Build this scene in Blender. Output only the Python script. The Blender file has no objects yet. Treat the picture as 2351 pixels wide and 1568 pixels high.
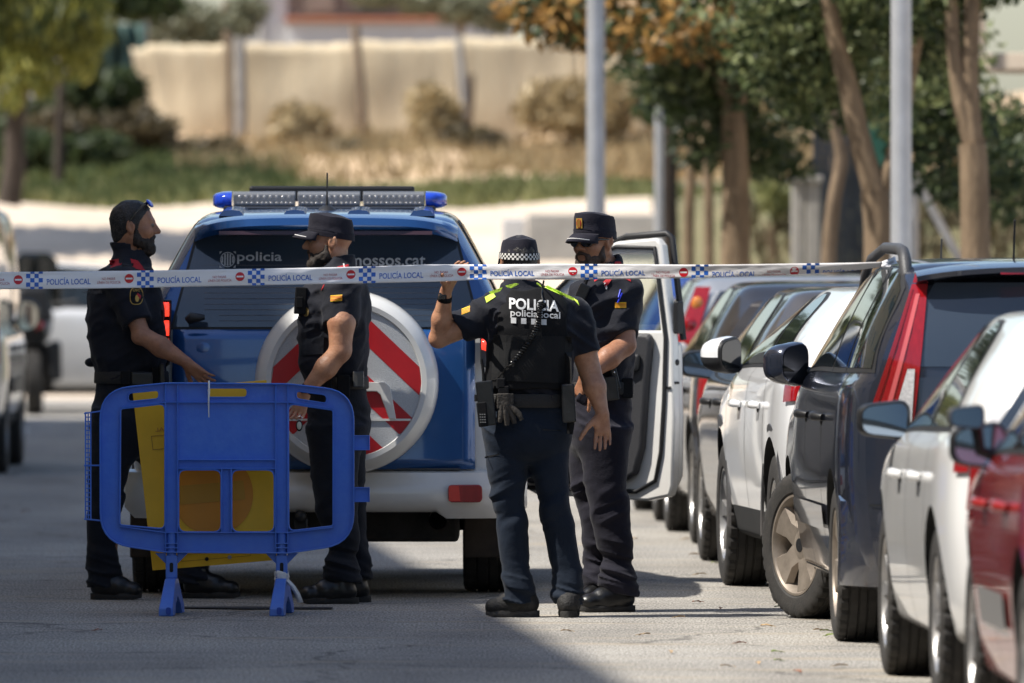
import bpy, bmesh, math, random
import numpy as np
from mathutils import Vector, Matrix, Euler

# ------------------------------------------------------------------ camera, sky, sun, exposure
F, CX, HY, HC = 24858.0, 1175.5, 546.0, 1.69      # focal length and principal point of a 2351 px wide frame, eye height
scene = bpy.context.scene
COL = scene.collection
cam_d = bpy.data.cameras.new('camera'); cam = bpy.data.objects.new('camera', cam_d); COL.objects.link(cam)
cam.location = (0, 0, HC); cam.rotation_euler = (math.radians(90), 0, 0)
cam_d.sensor_width = 36; cam_d.lens = 36 * F / 2351
cam_d.shift_y = (HY - 784) / 2351
cam_d.clip_start = 1; cam_d.clip_end = 2000
cam_d.dof.use_dof = True; cam_d.dof.focus_distance = 48.8; cam_d.dof.aperture_fstop = 4.4
scene.camera = cam

SUN_E, SUN_A = 56.0, 14.0                          # elevation; heading of the light, from +X towards +Y
e, a = math.radians(SUN_E), math.radians(SUN_A)
LDIR = Vector((math.cos(e) * math.cos(a), math.cos(e) * math.sin(a), -math.sin(e)))
world = bpy.data.worlds.new('World'); scene.world = world; world.use_nodes = True
wn = world.node_tree.nodes; wl = world.node_tree.links
sky = wn.new('ShaderNodeTexSky'); sky.sky_type = 'NISHITA'; sky.sun_disc = False
sky.sun_elevation = e; sky.sun_rotation = math.atan2(-LDIR.x, -LDIR.y)
sky.air_density = 1.0; sky.dust_density = 1.2
wn['Background'].inputs['Strength'].default_value = 0.105
wl.new(sky.outputs[0], wn['Background'].inputs['Color'])
sun_d = bpy.data.lights.new('sun', 'SUN'); sun_d.energy = 4.6; sun_d.angle = math.radians(0.55); sun_d.color = (1, .955, .88)
sun = bpy.data.objects.new('sun', sun_d); COL.objects.link(sun)
sun.rotation_euler = LDIR.to_track_quat('-Z', 'Y').to_euler(); sun.location = (-20, 0, 40)
vs = scene.view_settings
vs.view_transform = 'Standard'; vs.look = 'None'; vs.gamma = 1; vs.use_curve_mapping = False; vs.exposure = 0.70
scene.cycles.use_denoising = True
scene.cycles.max_bounces = 8

# ------------------------------------------------------------------ helpers
def sp(y): return F / y                              # picture pixels per metre at distance y
def P(px, py, y): return Vector(((px - CX) * y / F, y, HC - (py - HY) * y / F))
def gy(py): return F * HC / (py - HY)                # distance of a ground point
rnd = random.Random(7)
nrng = np.random.default_rng(11)

_m = {}
def mat(name, col, rough=.6, metal=0., coat=0., var=0., vscale=8., bump=0., bscale=60., trans=0., emit=None, spec=.5, stretch=None, ior=1.45, col2=None, dist=.02, sheen=0., bump2=0., b2scale=8., alpha=1., dirt=None):
    if name in _m: return _m[name]
    m = bpy.data.materials.new(name); m.use_nodes = True
    nt = m.node_tree; N = nt.nodes; L = nt.links; b = N['Principled BSDF']
    b.inputs['Base Color'].default_value = (*col, 1); b.inputs['Roughness'].default_value = rough
    b.inputs['Metallic'].default_value = metal; b.inputs['Coat Weight'].default_value = coat
    b.inputs['Coat Roughness'].default_value = .04
    b.inputs['Specular IOR Level'].default_value = spec; b.inputs['IOR'].default_value = ior
    b.inputs['Transmission Weight'].default_value = trans
    b.inputs['Sheen Weight'].default_value = sheen; b.inputs['Alpha'].default_value = alpha
    if emit: b.inputs['Emission Color'].default_value = (*emit[0], 1); b.inputs['Emission Strength'].default_value = emit[1]
    tc = N.new('ShaderNodeTexCoord'); src = tc.outputs['Object']
    if stretch:
        mp = N.new('ShaderNodeMapping'); mp.inputs['Scale'].default_value = stretch; L.new(src, mp.inputs['Vector']); src = mp.outputs[0]
    if var or col2:
        n = N.new('ShaderNodeTexNoise'); n.inputs['Scale'].default_value = vscale; n.inputs['Detail'].default_value = 6; n.inputs['Roughness'].default_value = .65
        L.new(src, n.inputs['Vector'])
        r = N.new('ShaderNodeValToRGB'); c2 = col2 or tuple(max(0, c * (1 - var)) for c in col)
        c1 = col if col2 else tuple(min(1, c * (1 + var)) for c in col)
        r.color_ramp.elements[0].position = .36; r.color_ramp.elements[1].position = .64
        r.color_ramp.elements[0].color = (*c2, 1); r.color_ramp.elements[1].color = (*c1, 1)
        L.new(n.outputs['Fac'], r.inputs[0]); out = r.outputs[0]
        if dirt:                                      # (colour, height below which the thing is dusty)
            gm = N.new('ShaderNodeSeparateXYZ'); L.new(tc.outputs['Object'], gm.inputs[0])
            mr = N.new('ShaderNodeMapRange'); mr.inputs[1].default_value = dirt[1]; mr.inputs[2].default_value = dirt[1] * .35; mr.inputs[3].default_value = 0; mr.inputs[4].default_value = dirt[2]
            L.new(gm.outputs[2], mr.inputs[0]); n3 = N.new('ShaderNodeTexNoise'); n3.inputs['Scale'].default_value = 9; n3.inputs['Detail'].default_value = 8; L.new(src, n3.inputs['Vector'])
            mu = N.new('ShaderNodeMath'); mu.operation = 'MULTIPLY'; L.new(mr.outputs[0], mu.inputs[0]); L.new(n3.outputs['Fac'], mu.inputs[1])
            mx = N.new('ShaderNodeMix'); mx.data_type = 'RGBA'; L.new(mu.outputs[0], mx.inputs[0]); L.new(out, mx.inputs[6]); mx.inputs[7].default_value = (*dirt[0], 1); out = mx.outputs[2]
            rr = N.new('ShaderNodeMapRange'); rr.inputs[3].default_value = rough; rr.inputs[4].default_value = .7; L.new(mu.outputs[0], rr.inputs[0]); L.new(rr.outputs[0], b.inputs['Roughness'])
        L.new(out, b.inputs['Base Color'])
    prev = None
    for bv, bs, d in ((bump2, b2scale, dist * 4), (bump, bscale, dist)):
        if bv:
            n2 = N.new('ShaderNodeTexNoise'); n2.inputs['Scale'].default_value = bs; n2.inputs['Detail'].default_value = 4
            L.new(src, n2.inputs['Vector'])
            bp = N.new('ShaderNodeBump'); bp.inputs['Strength'].default_value = bv; bp.inputs['Distance'].default_value = d
            L.new(n2.outputs['Fac'], bp.inputs['Height'])
            if prev: L.new(prev, bp.inputs['Normal'])
            prev = bp.outputs[0]
    if prev: L.new(prev, b.inputs['Normal'])
    _m[name] = m
    return m

def tag(o, label=None, cat=None, group=None, kind=None):
    if label: o['label'] = label
    if cat: o['category'] = cat
    if group: o['group'] = group
    if kind: o['kind'] = kind
    return o
def empty(name, loc=(0, 0, 0), rz=0., label=None, cat=None, group=None):
    o = bpy.data.objects.new(name, None); COL.objects.link(o); o.location = loc; o.rotation_euler = (0, 0, rz); o.empty_display_size = .2
    return tag(o, label, cat, group)
def mesh_obj(name, verts, faces, m=None, parent=None, smooth=40, mats=None, fm=None, loc=None):
    me = bpy.data.meshes.new(name); me.from_pydata([tuple(v) for v in verts], [], [tuple(int(i) for i in f) for f in faces])
    for mm in (mats or [m]): me.materials.append(mm)
    if fm is not None: me.polygons.foreach_set('material_index', np.array(fm, dtype=np.int32))
    me.update()
    if smooth:
        me.shade_smooth()
        if smooth < 180: me.set_sharp_from_angle(angle=math.radians(smooth))
    o = bpy.data.objects.new(name, me); COL.objects.link(o)
    if parent: o.parent = parent
    if loc: o.location = loc
    return o
class MB:
    """collects shapes into one mesh"""
    def __init__(s): s.v = []; s.f = []; s.fm = []; s.cur = 0
    def add(s, v, f):
        k = len(s.v); s.v += [tuple(p) for p in v]; s.f += [tuple(i + k for i in q) for q in f]; s.fm += [s.cur] * len(f); return s
    def box(s, c, d, rot=None, taper=1.):
        vs = []
        for z in (-.5, .5):
            t = 1 if z < 0 else taper
            for x, y in ((-.5, -.5), (.5, -.5), (.5, .5), (-.5, .5)):
                p = Vector((x * d[0] * t, y * d[1] * t, z * d[2]))
                if rot: p = rot @ p
                vs.append(p + Vector(c))
        return s.add(vs, [(3, 2, 1, 0), (4, 5, 6, 7), (0, 1, 5, 4), (1, 2, 6, 5), (2, 3, 7, 6), (3, 0, 4, 7)])
    def rings(s, rings, caps=True, closed=True):
        n = len(rings[0]); v = [p for r in rings for p in r]; f = []
        for i in range(len(rings) - 1):
            for j in range(n if closed else n - 1):
                k = (j + 1) % n; f.append((i * n + j, i * n + k, (i + 1) * n + k, (i + 1) * n + j))
        if caps: f.append(tuple(range(n))[::-1]); f.append(tuple(range((len(rings) - 1) * n, len(rings) * n)))
        return s.add(v, f)
    def tube(s, path, r, n=10, caps=True, flat=1.):
        path = [Vector(p) for p in path]; rs = r if isinstance(r, (list, tuple)) else [r] * len(path); out = []; up = None
        for i, p in enumerate(path):
            t = (path[min(i + 1, len(path) - 1)] - path[max(i - 1, 0)]).normalized()
            if up is None: up = Vector((0, 0, 1)) if abs(t.z) < .9 else Vector((1, 0, 0))
            x = t.cross(up).normalized(); up = x.cross(t).normalized()
            out.append([p + rs[i] * (math.cos(2 * math.pi * k / n) * x + flat * math.sin(2 * math.pi * k / n) * up) for k in range(n)])
        return s.rings(out, caps)
    def cyl(s, a, b, r0, r1=None, n=16): return s.tube([a, b], [r0, r0 if r1 is None else r1], n)
    def lathe(s, prof, c=(0, 0, 0), axis='z', n=32, caps=False):
        rg = []
        for r, h in prof:
            ring = []
            for k in range(n):
                t = 2 * math.pi * k / n; u, w = r * math.cos(t), r * math.sin(t)
                p = {'z': (u, w, h), 'x': (h, u, w), 'y': (u, h, w)}[axis]; ring.append(Vector(p) + Vector(c))
            rg.append(ring)
        return s.rings(rg, caps)
    def prism(s, poly, y0, y1, hole=None):            # polygon of (x, z), extruded in y
        n = len(poly); v = [(x, y0, z) for x, z in poly] + [(x, y1, z) for x, z in poly]
        f = [(i, (i + 1) % n, n + (i + 1) % n, n + i) for i in range(n)]
        f += [tuple(range(n))[::-1], tuple(range(n, 2 * n))]
        return s.add(v, f)
    def ell(s, c, r, n=16, m=10, rot=None):
        rg = []
        for i in range(m + 1):
            ph = -math.pi / 2 + math.pi * i / m; cr = max(math.cos(ph), 1e-3)
            ring = []
            for k in range(n):
                p = Vector((r[0] * cr * math.cos(2 * math.pi * k / n), r[1] * cr * math.sin(2 * math.pi * k / n), r[2] * math.sin(ph)))
                ring.append((rot @ p if rot else p) + Vector(c))
            rg.append(ring)
        return s.rings(rg, True)
    def grid(s, pts, nu, nv):
        return s.add(pts, [(i * nv + j, i * nv + j + 1, (i + 1) * nv + j + 1, (i + 1) * nv + j) for i in range(nu - 1) for j in range(nv - 1)])
    def xf(s, M): s.v = [tuple(M @ Vector(p)) for p in s.v]; return s
    def build(s, name, m, parent=None, smooth=40, bevel=0., seg=2, loc=None, solid=0.):
        o = mesh_obj(name, s.v, s.f, m if not isinstance(m, list) else None, parent, smooth, m if isinstance(m, list) else None, s.fm if isinstance(m, list) else None, loc)
        if solid: md = o.modifiers.new('t', 'SOLIDIFY'); md.thickness = solid; md.offset = 0
        if bevel:
            md = o.modifiers.new('b', 'BEVEL'); md.width = bevel; md.segments = seg; md.limit_method = 'ANGLE'; md.angle_limit = math.radians(35); md.harden_normals = False
        return o
def arc(cx, cz, r, a0, a1, n=6, rz=None):
    return [(cx + r * math.cos(math.radians(a0 + (a1 - a0) * i / n)), cz + (rz or r) * math.sin(math.radians(a0 + (a1 - a0) * i / n))) for i in range(n + 1)]
def rrect(x0, z0, x1, z1, r, n=5):
    return arc(x1 - r, z1 - r, r, 0, 90, n) + arc(x0 + r, z1 - r, r, 90, 180, n) + arc(x0 + r, z0 + r, r, 180, 270, n) + arc(x1 - r, z0 + r, r, 270, 360, n)
def resample(poly, n):
    """n points evenly along a closed outline, starting where it crosses angle 0 about its middle"""
    p = np.array(list(poly) + [poly[0]], float); d = np.r_[0, np.cumsum(np.hypot(*np.diff(p, axis=0).T))]
    t = np.linspace(0, d[-1], n, endpoint=False)
    return np.stack([np.interp(t, d, p[:, 0]), np.interp(t, d, p[:, 1])], 1)
def plate(mb, outer, holes, y0, y1):
    """a flat plate in (x, z) with holes, by bmesh triangulation of its outline"""
    bm = bmesh.new(); es = []
    for lp in [outer] + holes:
        vs_ = [bm.verts.new((x, 0, z)) for x, z in lp]
        es += [bm.edges.new((vs_[i], vs_[(i + 1) % len(vs_)])) for i in range(len(vs_))]
    bmesh.ops.triangle_fill(bm, edges=es, use_beauty=True, use_dissolve=False, normal=(0, -1, 0))
    bm.verts.ensure_lookup_table(); bm.verts.index_update()
    V = [v.co.copy() for v in bm.verts]; T = [[v.index for v in f.verts] for f in bm.faces]; k = len(V); fs = []
    for t in T:
        nrm = (V[t[1]] - V[t[0]]).cross(V[t[2]] - V[t[0]])
        if nrm.y > 0: t = t[::-1]
        fs.append(tuple(t)); fs.append(tuple(i + k for i in t[::-1]))
    off = 0
    for lp in [outer] + holes:
        n = len(lp)
        ar = sum(lp[i][0] * lp[(i + 1) % n][1] - lp[(i + 1) % n][0] * lp[i][1] for i in range(n))
        ccw = (ar > 0) == (lp is outer)
        for i in range(n):
            q = (off + i, off + (i + 1) % n, k + off + (i + 1) % n, k + off + i)
            fs.append(q[::-1] if ccw else q)
        off += n
    bm.free()
    return mb.add([(v.x, y0, v.z) for v in V] + [(v.x, y1, v.z) for v in V], fs)
def copy_tree(o, parent=None, loc=None):
    c = o.copy(); COL.objects.link(c); c.parent = parent
    if loc is not None: c.location = loc
    for ch in o.children: copy_tree(ch, c)
    return c
def text_tris(s, size=1., bold=0., shear=0., sx=1., align='LEFT', res=3):
    """triangles of a line of lettering in the plane (x, z); letters are `size` high (capitals about 0.7 of it)"""
    cu = bpy.data.curves.new('txt', 'FONT'); cu.body = s; cu.size = size; cu.offset = bold; cu.shear = shear; cu.align_x = align; cu.resolution_u = res
    o = bpy.data.objects.new('txt', cu); COL.objects.link(o); dg = bpy.context.evaluated_depsgraph_get()
    me = bpy.data.meshes.new_from_object(o.evaluated_get(dg)); me.calc_loop_triangles()
    v = np.array([(p.co.x * sx, p.co.y) for p in me.vertices]); t = [tuple(q.vertices) for q in me.loop_triangles]
    bpy.data.objects.remove(o); bpy.data.curves.remove(cu); bpy.data.meshes.remove(me)
    return v, t
def fit_text(s, x0, x1, z0, z1, bold=0., shear=0., ref=None):
    """lettering fitted into a box of (x, z)"""
    v, t = text_tris(s, 1, bold, shear)
    lo, hi = v.min(0), v.max(0)
    if ref: lo[1], hi[1] = ref
    v = (v - lo) / (hi - lo) * np.array([x1 - x0, z1 - z0]) + np.array([x0, z0])
    return v, t
# ------------------------------------------------------------------ the setting
M_asph = mat('asphalt', (.305, .292, .270), .93, var=.16, vscale=.55, bump=.9, bscale=95, dist=.012, stretch=(1, 1, 1))
def asphalt_extra(m):
    nt = m.node_tree; N = nt.nodes; L = nt.links; b = N['Principled BSDF']
    src = b.inputs['Base Color'].links[0].from_socket
    tc = N.new('ShaderNodeTexCoord')
    # stone grain: seen at a low angle, so it is drawn out along the street
    mp = N.new('ShaderNodeMapping'); mp.inputs['Scale'].default_value = (1, .16, 1); L.new(tc.outputs['Object'], mp.inputs[0])
    v = N.new('ShaderNodeTexNoise'); v.inputs['Scale'].default_value = 95; v.inputs['Detail'].default_value = 3; L.new(mp.outputs[0], v.inputs['Vector'])
    r = N.new('ShaderNodeValToRGB'); r.color_ramp.elements[0].position = .40; r.color_ramp.elements[0].color = (.55, .54, .53, 1)
    r.color_ramp.elements[1].position = .60; r.color_ramp.elements[1].color = (1.42, 1.40, 1.37, 1); L.new(v.outputs['Fac'], r.inputs[0])
    mx = N.new('ShaderNodeMix'); mx.data_type = 'RGBA'; mx.blend_type = 'MULTIPLY'; mx.inputs[0].default_value = .85
    L.new(src, mx.inputs[6]); L.new(r.outputs[0], mx.inputs[7])
    # worn tracks and stains
    mp2 = N.new('ShaderNodeMapping'); mp2.inputs['Scale'].default_value = (.9, .12, 1); L.new(tc.outputs['Object'], mp2.inputs[0])
    v2 = N.new('ShaderNodeTexNoise'); v2.inputs['Scale'].default_value = 1.6; v2.inputs['Detail'].default_value = 7; L.new(mp2.outputs[0], v2.inputs['Vector'])
    r2 = N.new('ShaderNodeValToRGB'); r2.color_ramp.elements[0].position = .35; r2.color_ramp.elements[0].color = (.78, .77, .76, 1)
    r2.color_ramp.elements[1].position = .6; r2.color_ramp.elements[1].color = (1.06, 1.05, 1.02, 1); L.new(v2.outputs['Fac'], r2.inputs[0])
    mx2 = N.new('ShaderNodeMix'); mx2.data_type = 'RGBA'; mx2.blend_type = 'MULTIPLY'; mx2.inputs[0].default_value = .8
    L.new(mx.outputs[2], mx2.inputs[6]); L.new(r2.outputs[0], mx2.inputs[7]); out = mx2.outputs[2]
    # cracks, oil spots and yellowish dust
    def layer(out, fac, col):
        k = N.new('ShaderNodeMix'); k.data_type = 'RGBA'; L.new(fac, k.inputs[0]); L.new(out, k.inputs[6]); k.inputs[7].default_value = (*col, 1); return k.outputs[2]
    def ramp(src_, p0, p1, v0, v1):
        k = N.new('ShaderNodeMapRange'); k.inputs[1].default_value = p0; k.inputs[2].default_value = p1; k.inputs[3].default_value = v0; k.inputs[4].default_value = v1; L.new(src_, k.inputs[0]); return k.outputs[0]
    nz = N.new('ShaderNodeTexNoise'); nz.inputs['Scale'].default_value = 3; nz.inputs['Detail'].default_value = 5; L.new(tc.outputs['Object'], nz.inputs['Vector'])
    ad = N.new('ShaderNodeVectorMath'); ad.operation = 'MULTIPLY_ADD'; L.new(nz.outputs['Color'], ad.inputs[0]); ad.inputs[1].default_value = (.5, .5, 0); L.new(tc.outputs['Object'], ad.inputs[2])
    vo = N.new('ShaderNodeTexVoronoi'); vo.feature = 'DISTANCE_TO_EDGE'; vo.inputs['Scale'].default_value = .42; L.new(ad.outputs[0], vo.inputs['Vector']); out = layer(out, ramp(vo.outputs[0], .0, .010, .75, 0), (.05, .048, .045))
    sp_ = N.new('ShaderNodeTexNoise'); sp_.inputs['Scale'].default_value = 1.1; sp_.inputs['Detail'].default_value = 9; sp_.inputs['Roughness'].default_value = .7; L.new(tc.outputs['Object'], sp_.inputs['Vector']); out = layer(out, ramp(sp_.outputs['Fac'], .60, .70, 0, .55), (.07, .066, .062))
    du = N.new('ShaderNodeTexNoise'); du.inputs['Scale'].default_value = 2.2; du.inputs['Detail'].default_value = 8; mp3 = N.new('ShaderNodeMapping'); mp3.inputs['Scale'].default_value = (.35, 1.2, 1); mp3.inputs['Location'].default_value = (7, 3, 0); L.new(tc.outputs['Object'], mp3.inputs[0]); L.new(mp3.outputs[0], du.inputs['Vector']); out = layer(out, ramp(du.outputs['Fac'], .54, .68, 0, .5), (.40, .33, .235))
    L.new(out, b.inputs['Base Color'])
asphalt_extra(M_asph)
M_dirt = mat('pale_dirt', (.56, .46, .355), .95, var=.12, vscale=1.2, bump=.5, bscale=20)
M_soil = mat('bank_soil', (.58, .42, .27), .95, col2=(.36, .26, .155), vscale=1.4, bump=.6, bscale=12, dist=.05)
M_verge = mat('verge_soil', (.40, .33, .18), .95, col2=(.20, .20, .08), vscale=1.8, bump=.5, bscale=14)
M_slope = mat('shaded_slope_soil', (.17, .145, .075), .95, col2=(.085, .085, .035), vscale=1.5, bump=.5, bscale=14)  # tree shade on the slope is mixed into this soil colour
M_conc = mat('concrete', (.40, .38, .35), .9, var=.15, vscale=3, bump=.3, bscale=40)
M_kerb = mat('kerb_stone', (.36, .345, .32), .9, var=.15, vscale=4, bump=.3, bscale=40)
M_pave = mat('pavement_tile', (.34, .31, .28), .9, var=.15, vscale=5, bump=.3, bscale=30)
M_line = mat('road_paint', (.62, .61, .58), .8, var=.2, vscale=14)

def sheet(name, x0, x1, ys, zf, m, nx=2):
    mb = MB(); xs = np.linspace(x0, x1, nx)
    mb.grid([(x, y, zf(x, y)) for x in xs for y in ys], nx, len(ys))
    mb.f = [q[::-1] for q in mb.f]
    return tag(mb.build(name, m, None, 60), kind='structure')
tag(sheet('ground', -400, 400, np.linspace(-200, 900, 12), lambda x, y: -.02 if y < 113 else -.6, M_soil), kind='structure')
sheet('road', -14, 3.35, np.linspace(-10, 113, 42), lambda x, y: 0.0, M_asph, 6)
sheet('crossing_road', -60, 60, np.linspace(97, 113.4, 4), lambda x, y: .004, M_asph, 4)
def zbank(x, y):
    y0 = 113.0 if x < 1.5 else max(88.0, 113 - (x - 1.5) * 12)
    t = min(max((y - y0) / 13.5, 0), 1)
    z = 2.12 * t * t * (3 - 2 * t)
    if y > 126: z += min((y - 126) / 10, 1.5) * .85
    return z + .06 * math.sin(x * 1.7 + y * .6) * min(t * 3, 1) * (1 if y > 114 else 0)
sheet('dirt_slope', -60, 1.6, np.linspace(113, 126.2, 28), zbank, M_dirt, 60)
sheet('grass_slope', 1.55, 60, np.linspace(86, 126.2, 60), lambda x, y: zbank(x, y) + (.0 if y > 90 else -.05), M_slope, 90)
sheet('grass_verge', -60, 60, np.linspace(126, 128.6, 8), lambda x, y: zbank(x, y) + .01, M_verge, 80)
sheet('earth_bank', -60, 60, np.linspace(128.3, 150, 24), lambda x, y: zbank(x, y) + .18 * math.sin(x * 1.1) * math.sin(y * .9) + .015, M_soil, 80)
# pavement on the right with kerb stones
kx = 3.35
pv = MB(); pv.box((kx + 2.16, 45, .06), (4.0, 96, .13)); tag(pv.build('pavement', M_pave, None, 0, .01), kind='structure')
kb = MB()
kerb0 = empty('kerb', (kx, 0, 0)); tag(kerb0, kind='structure')
kbm = None
for i in range(90):
    if kbm is None:
        mb = MB(); mb.box((0, 0, .065), (.15, .99, .15)); ks = mb.build('kerb_stone', M_kerb, kerb0, 0, .012); kbm = ks.data
    else:
        ks = ks.copy(); COL.objects.link(ks)
    ks.location = (.08, 30 + i * 1.0, 0)
# faint worn road markings
mb = MB()
pts = [(-5.0, 98.2), (-4.55, 98.2), (-4.2, 94.5), (-4.55, 90.2), (-4.8, 90.2), (-4.45, 94.5)]
mb.add([(x, y, .009) for x, y in pts], [(0, 1, 2, 5), (5, 2, 3, 4)]); mb.f = [q[::-1] for q in mb.f]
tag(mb.build('road_marking', M_line, None, 0), 'worn white curved arrow painted on the road beside the silver car', 'road marking')

# --- foliage
def leaf_mat(name, c1, c2, tr=.35):
    m = bpy.data.materials.new(name); m.use_nodes = True; N = m.node_tree.nodes; L = m.node_tree.links; b = N['Principled BSDF']
    g = N.new('ShaderNodeNewGeometry'); r = N.new('ShaderNodeValToRGB'); r.color_ramp.elements[0].color = (*c1, 1); r.color_ramp.elements[1].color = (*c2, 1)
    L.new(g.outputs['Random Per Island'], r.inputs[0]); L.new(r.outputs[0], b.inputs['Base Color']); b.inputs['Roughness'].default_value = .55
    t = N.new('ShaderNodeBsdfTranslucent'); L.new(r.outputs[0], t.inputs[0]); mx = N.new('ShaderNodeMixShader'); mx.inputs[0].default_value = tr
    L.new(b.outputs[0], mx.inputs[1]); L.new(t.outputs[0], mx.inputs[2]); L.new(mx.outputs[0], N['Material Output'].inputs[0])
    return m
ML_dark = leaf_mat('leaf_dark', (.012, .026, .008), (.085, .115, .038))
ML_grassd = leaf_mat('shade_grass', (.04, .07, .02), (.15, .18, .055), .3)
ML_mid = leaf_mat('leaf_mid', (.09, .12, .045), (.28, .31, .125))
ML_orange = leaf_mat('leaf_orange', (.20, .11, .03), (.62, .35, .10))
ML_olive = leaf_mat('leaf_olive', (.10, .11, .06), (.26, .26, .17))
ML_yellow = leaf_mat('leaf_yellow', (.09, .11, .02), (.36, .34, .07))
ML_dry = leaf_mat('dry_grass', (.26, .19, .09), (.55, .43, .24), .3)
ML_grass = leaf_mat('grass_blade', (.10, .12, .035), (.33, .32, .13), .3)
ML_brown = leaf_mat('dry_shrub', (.055, .045, .022), (.17, .13, .065), .3)
M_bark = mat('bark', (.26, .185, .115), .9, col2=(.13, .09, .055), vscale=9, bump=.8, bscale=18, stretch=(1, 1, .25), dist=.03)
M_barkd = mat('dark_bark', (.055, .04, .03), .9, var=.3, vscale=14, bump=.8, bscale=18, stretch=(1, 1, .25), dist=.03)

def leaves(name, m, parent, blobs, n, size, aspect=2.2, droop=0., seed=1, loc=None):
    """n leaf faces spread over the outer volume of ellipsoids (centre, radii)"""
    g = np.random.default_rng(seed); w = np.array([r[0] * r[1] * r[2] for c, r in blobs]) ** .67; w = w / w.sum()
    V = []; Fs = []
    idx = g.choice(len(blobs), n, p=w)
    d = g.normal(size=(n, 3)); d /= np.linalg.norm(d, axis=1)[:, None]
    rad = g.random(n) ** .42
    C = np.array([c for c, r in blobs])[idx]; R = np.array([r for c, r in blobs])[idx]
    # clumps: pull the points towards random twig ends
    tw = g.normal(size=(n // 14 + 1, 3)); tw /= np.linalg.norm(tw, axis=1)[:, None]
    pick = g.integers(0, len(tw), n); d2 = tw[pick] + .33 * d; d2 /= np.linalg.norm(d2, axis=1)[:, None]
    pos = C + d2 * R * rad[:, None]
    ax = g.normal(size=(n, 3)); ax[:, 2] -= droop; ax /= np.linalg.norm(ax, axis=1)[:, None]
    nn = g.normal(size=(n, 3)); b_ = np.cross(ax, nn); b_ /= np.linalg.norm(b_, axis=1)[:, None]
    s = size * (.6 + .8 * g.random(n)); l = s * aspect
    q = np.stack([pos - ax * l[:, None] / 2, pos + b_ * s[:, None] / 2, pos + ax * l[:, None] / 2, pos - b_ * s[:, None] / 2], 1).reshape(-1, 3)
    me = bpy.data.meshes.new(name); me.vertices.add(4 * n); me.vertices.foreach_set('co', q.astype(np.float32).ravel())
    me.loops.add(4 * n); me.loops.foreach_set('vertex_index', np.arange(4 * n, dtype=np.int32))
    me.polygons.add(n); me.polygons.foreach_set('loop_start', np.arange(0, 4 * n, 4, dtype=np.int32)); me.polygons.foreach_set('loop_total', np.full(n, 4, dtype=np.int32))
    me.materials.append(m); me.update(); me.validate()
    o = bpy.data.objects.new(name, me); COL.objects.link(o); o.parent = parent
    return o
def limb(mb, pts, r0, r1, n=8):
    k = len(pts); m = 4 * (k - 1) + 1
    pp = np.array(pts, float); t = np.linspace(0, k - 1, m)
    # smooth path
    q = np.stack([np.interp(t, np.arange(k), pp[:, i]) for i in range(3)], 1)
    q[1:-1] = (q[:-2] + 2 * q[1:-1] + q[2:]) / 4; q[1:-1] = (q[:-2] + 2 * q[1:-1] + q[2:]) / 4
    mb.tube([tuple(x) for x in q], [r0 + (r1 - r0) * i / (m - 1) for i in range(m)], n)
def tree(name, base, limbs, blobs, leafm, n, size, label, seed, bark=None, group=None, droop=0., aspect=2.2, cat='tree'):
    """limbs: paths in picture pixels at the tree's distance, with end radii in metres; blobs: (px, py, dy, rx, ry, rz) in px / m"""
    Y = base[1]; root = empty(name, (P(base[0], 0, Y).x, Y, base[2]), 0, label, cat, group); o = root.location
    mb = MB()
    for path, r0, r1 in limbs:
        limb(mb, [tuple(P(q[0], q[1], Y + (q[2] if len(q) > 2 else 0)) - o) for q in path], r0, r1)
    mb.build('trunk', bark or M_bark, root, 60)
    B = [(tuple(P(b[0], b[1], Y + b[2]) - o), (b[3], b[4], b[5])) for b in blobs]
    if not isinstance(leafm, list): leafm = [(leafm, 1.)]
    cr = leaves('crown', leafm[0][0], root, B, int(n * leafm[0][1]), size, aspect, droop, seed)
    for k, (lm, fr, sub) in enumerate(leafm[1:]):
        leaves('foliage', lm, cr, [B[i] for i in sub], int(n * fr), size, aspect, droop, seed + 50 + k)
    return root
G_T = 'trees along the pavement and bank'
# plane tree with turning leaves behind the lamp post
tree('street_tree', (1690, 84, 0), [
    ([(1690, 1040), (1688, 640), (1690, 430), (1685, 300), (1682, 240)], .13, .085),
    ([(1682, 250), (1655, 190), (1630, 120), (1600, 20), (1540, -160)], .06, .02), ([(1684, 250), (1715, 190), (1740, 120), (1760, -20), (1790, -200)], .065, .02),
    ([(1685, 330), (1730, 250, .6), (1800, 130, 1)], .03, .01), ([(1640, 150), (1560, 60, -.6), (1420, 10, -1)], .03, .01), ([(1675, 210), (1580, 120, -.4), (1500, 90, -.6)], .025, .01)],
    [(1610, 110, .3, .62, .8, .55), (1560, 40, -.6, .75, .8, .36), (1650, 240, .4, .55, .8, .45), (1740, 330, .8, .42, .7, .28), (1650, 330, .5, .40, .6, .25), (1600, 170, .2, .38, .6, .34), (1700, 60, .4, .8, 1, .6), (1560, -120, 0, 1.4, 1.4, .6), (1750, -140, 0, 1.4, 1.4, .6), (1330, 60, -1, .5, .6, .2), (1440, 50, -1, .45, .6, .22), (1260, 20, -1, .45, .5, .16), (1350, 10, -1, .6, .5, .18), (1540, 70, -1.6, .5, .4, .25), (1790, 380, .6, .32, .5, .14)],
    [(ML_dark, .84), (ML_orange, .2, [9, 10, 11, 12, 13, 1]), (ML_mid, .03, [0, 5])], 9500, .055, 'broad street tree with orange turning leaves beside the taller lamp post', 3, M_bark, G_T)
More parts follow.
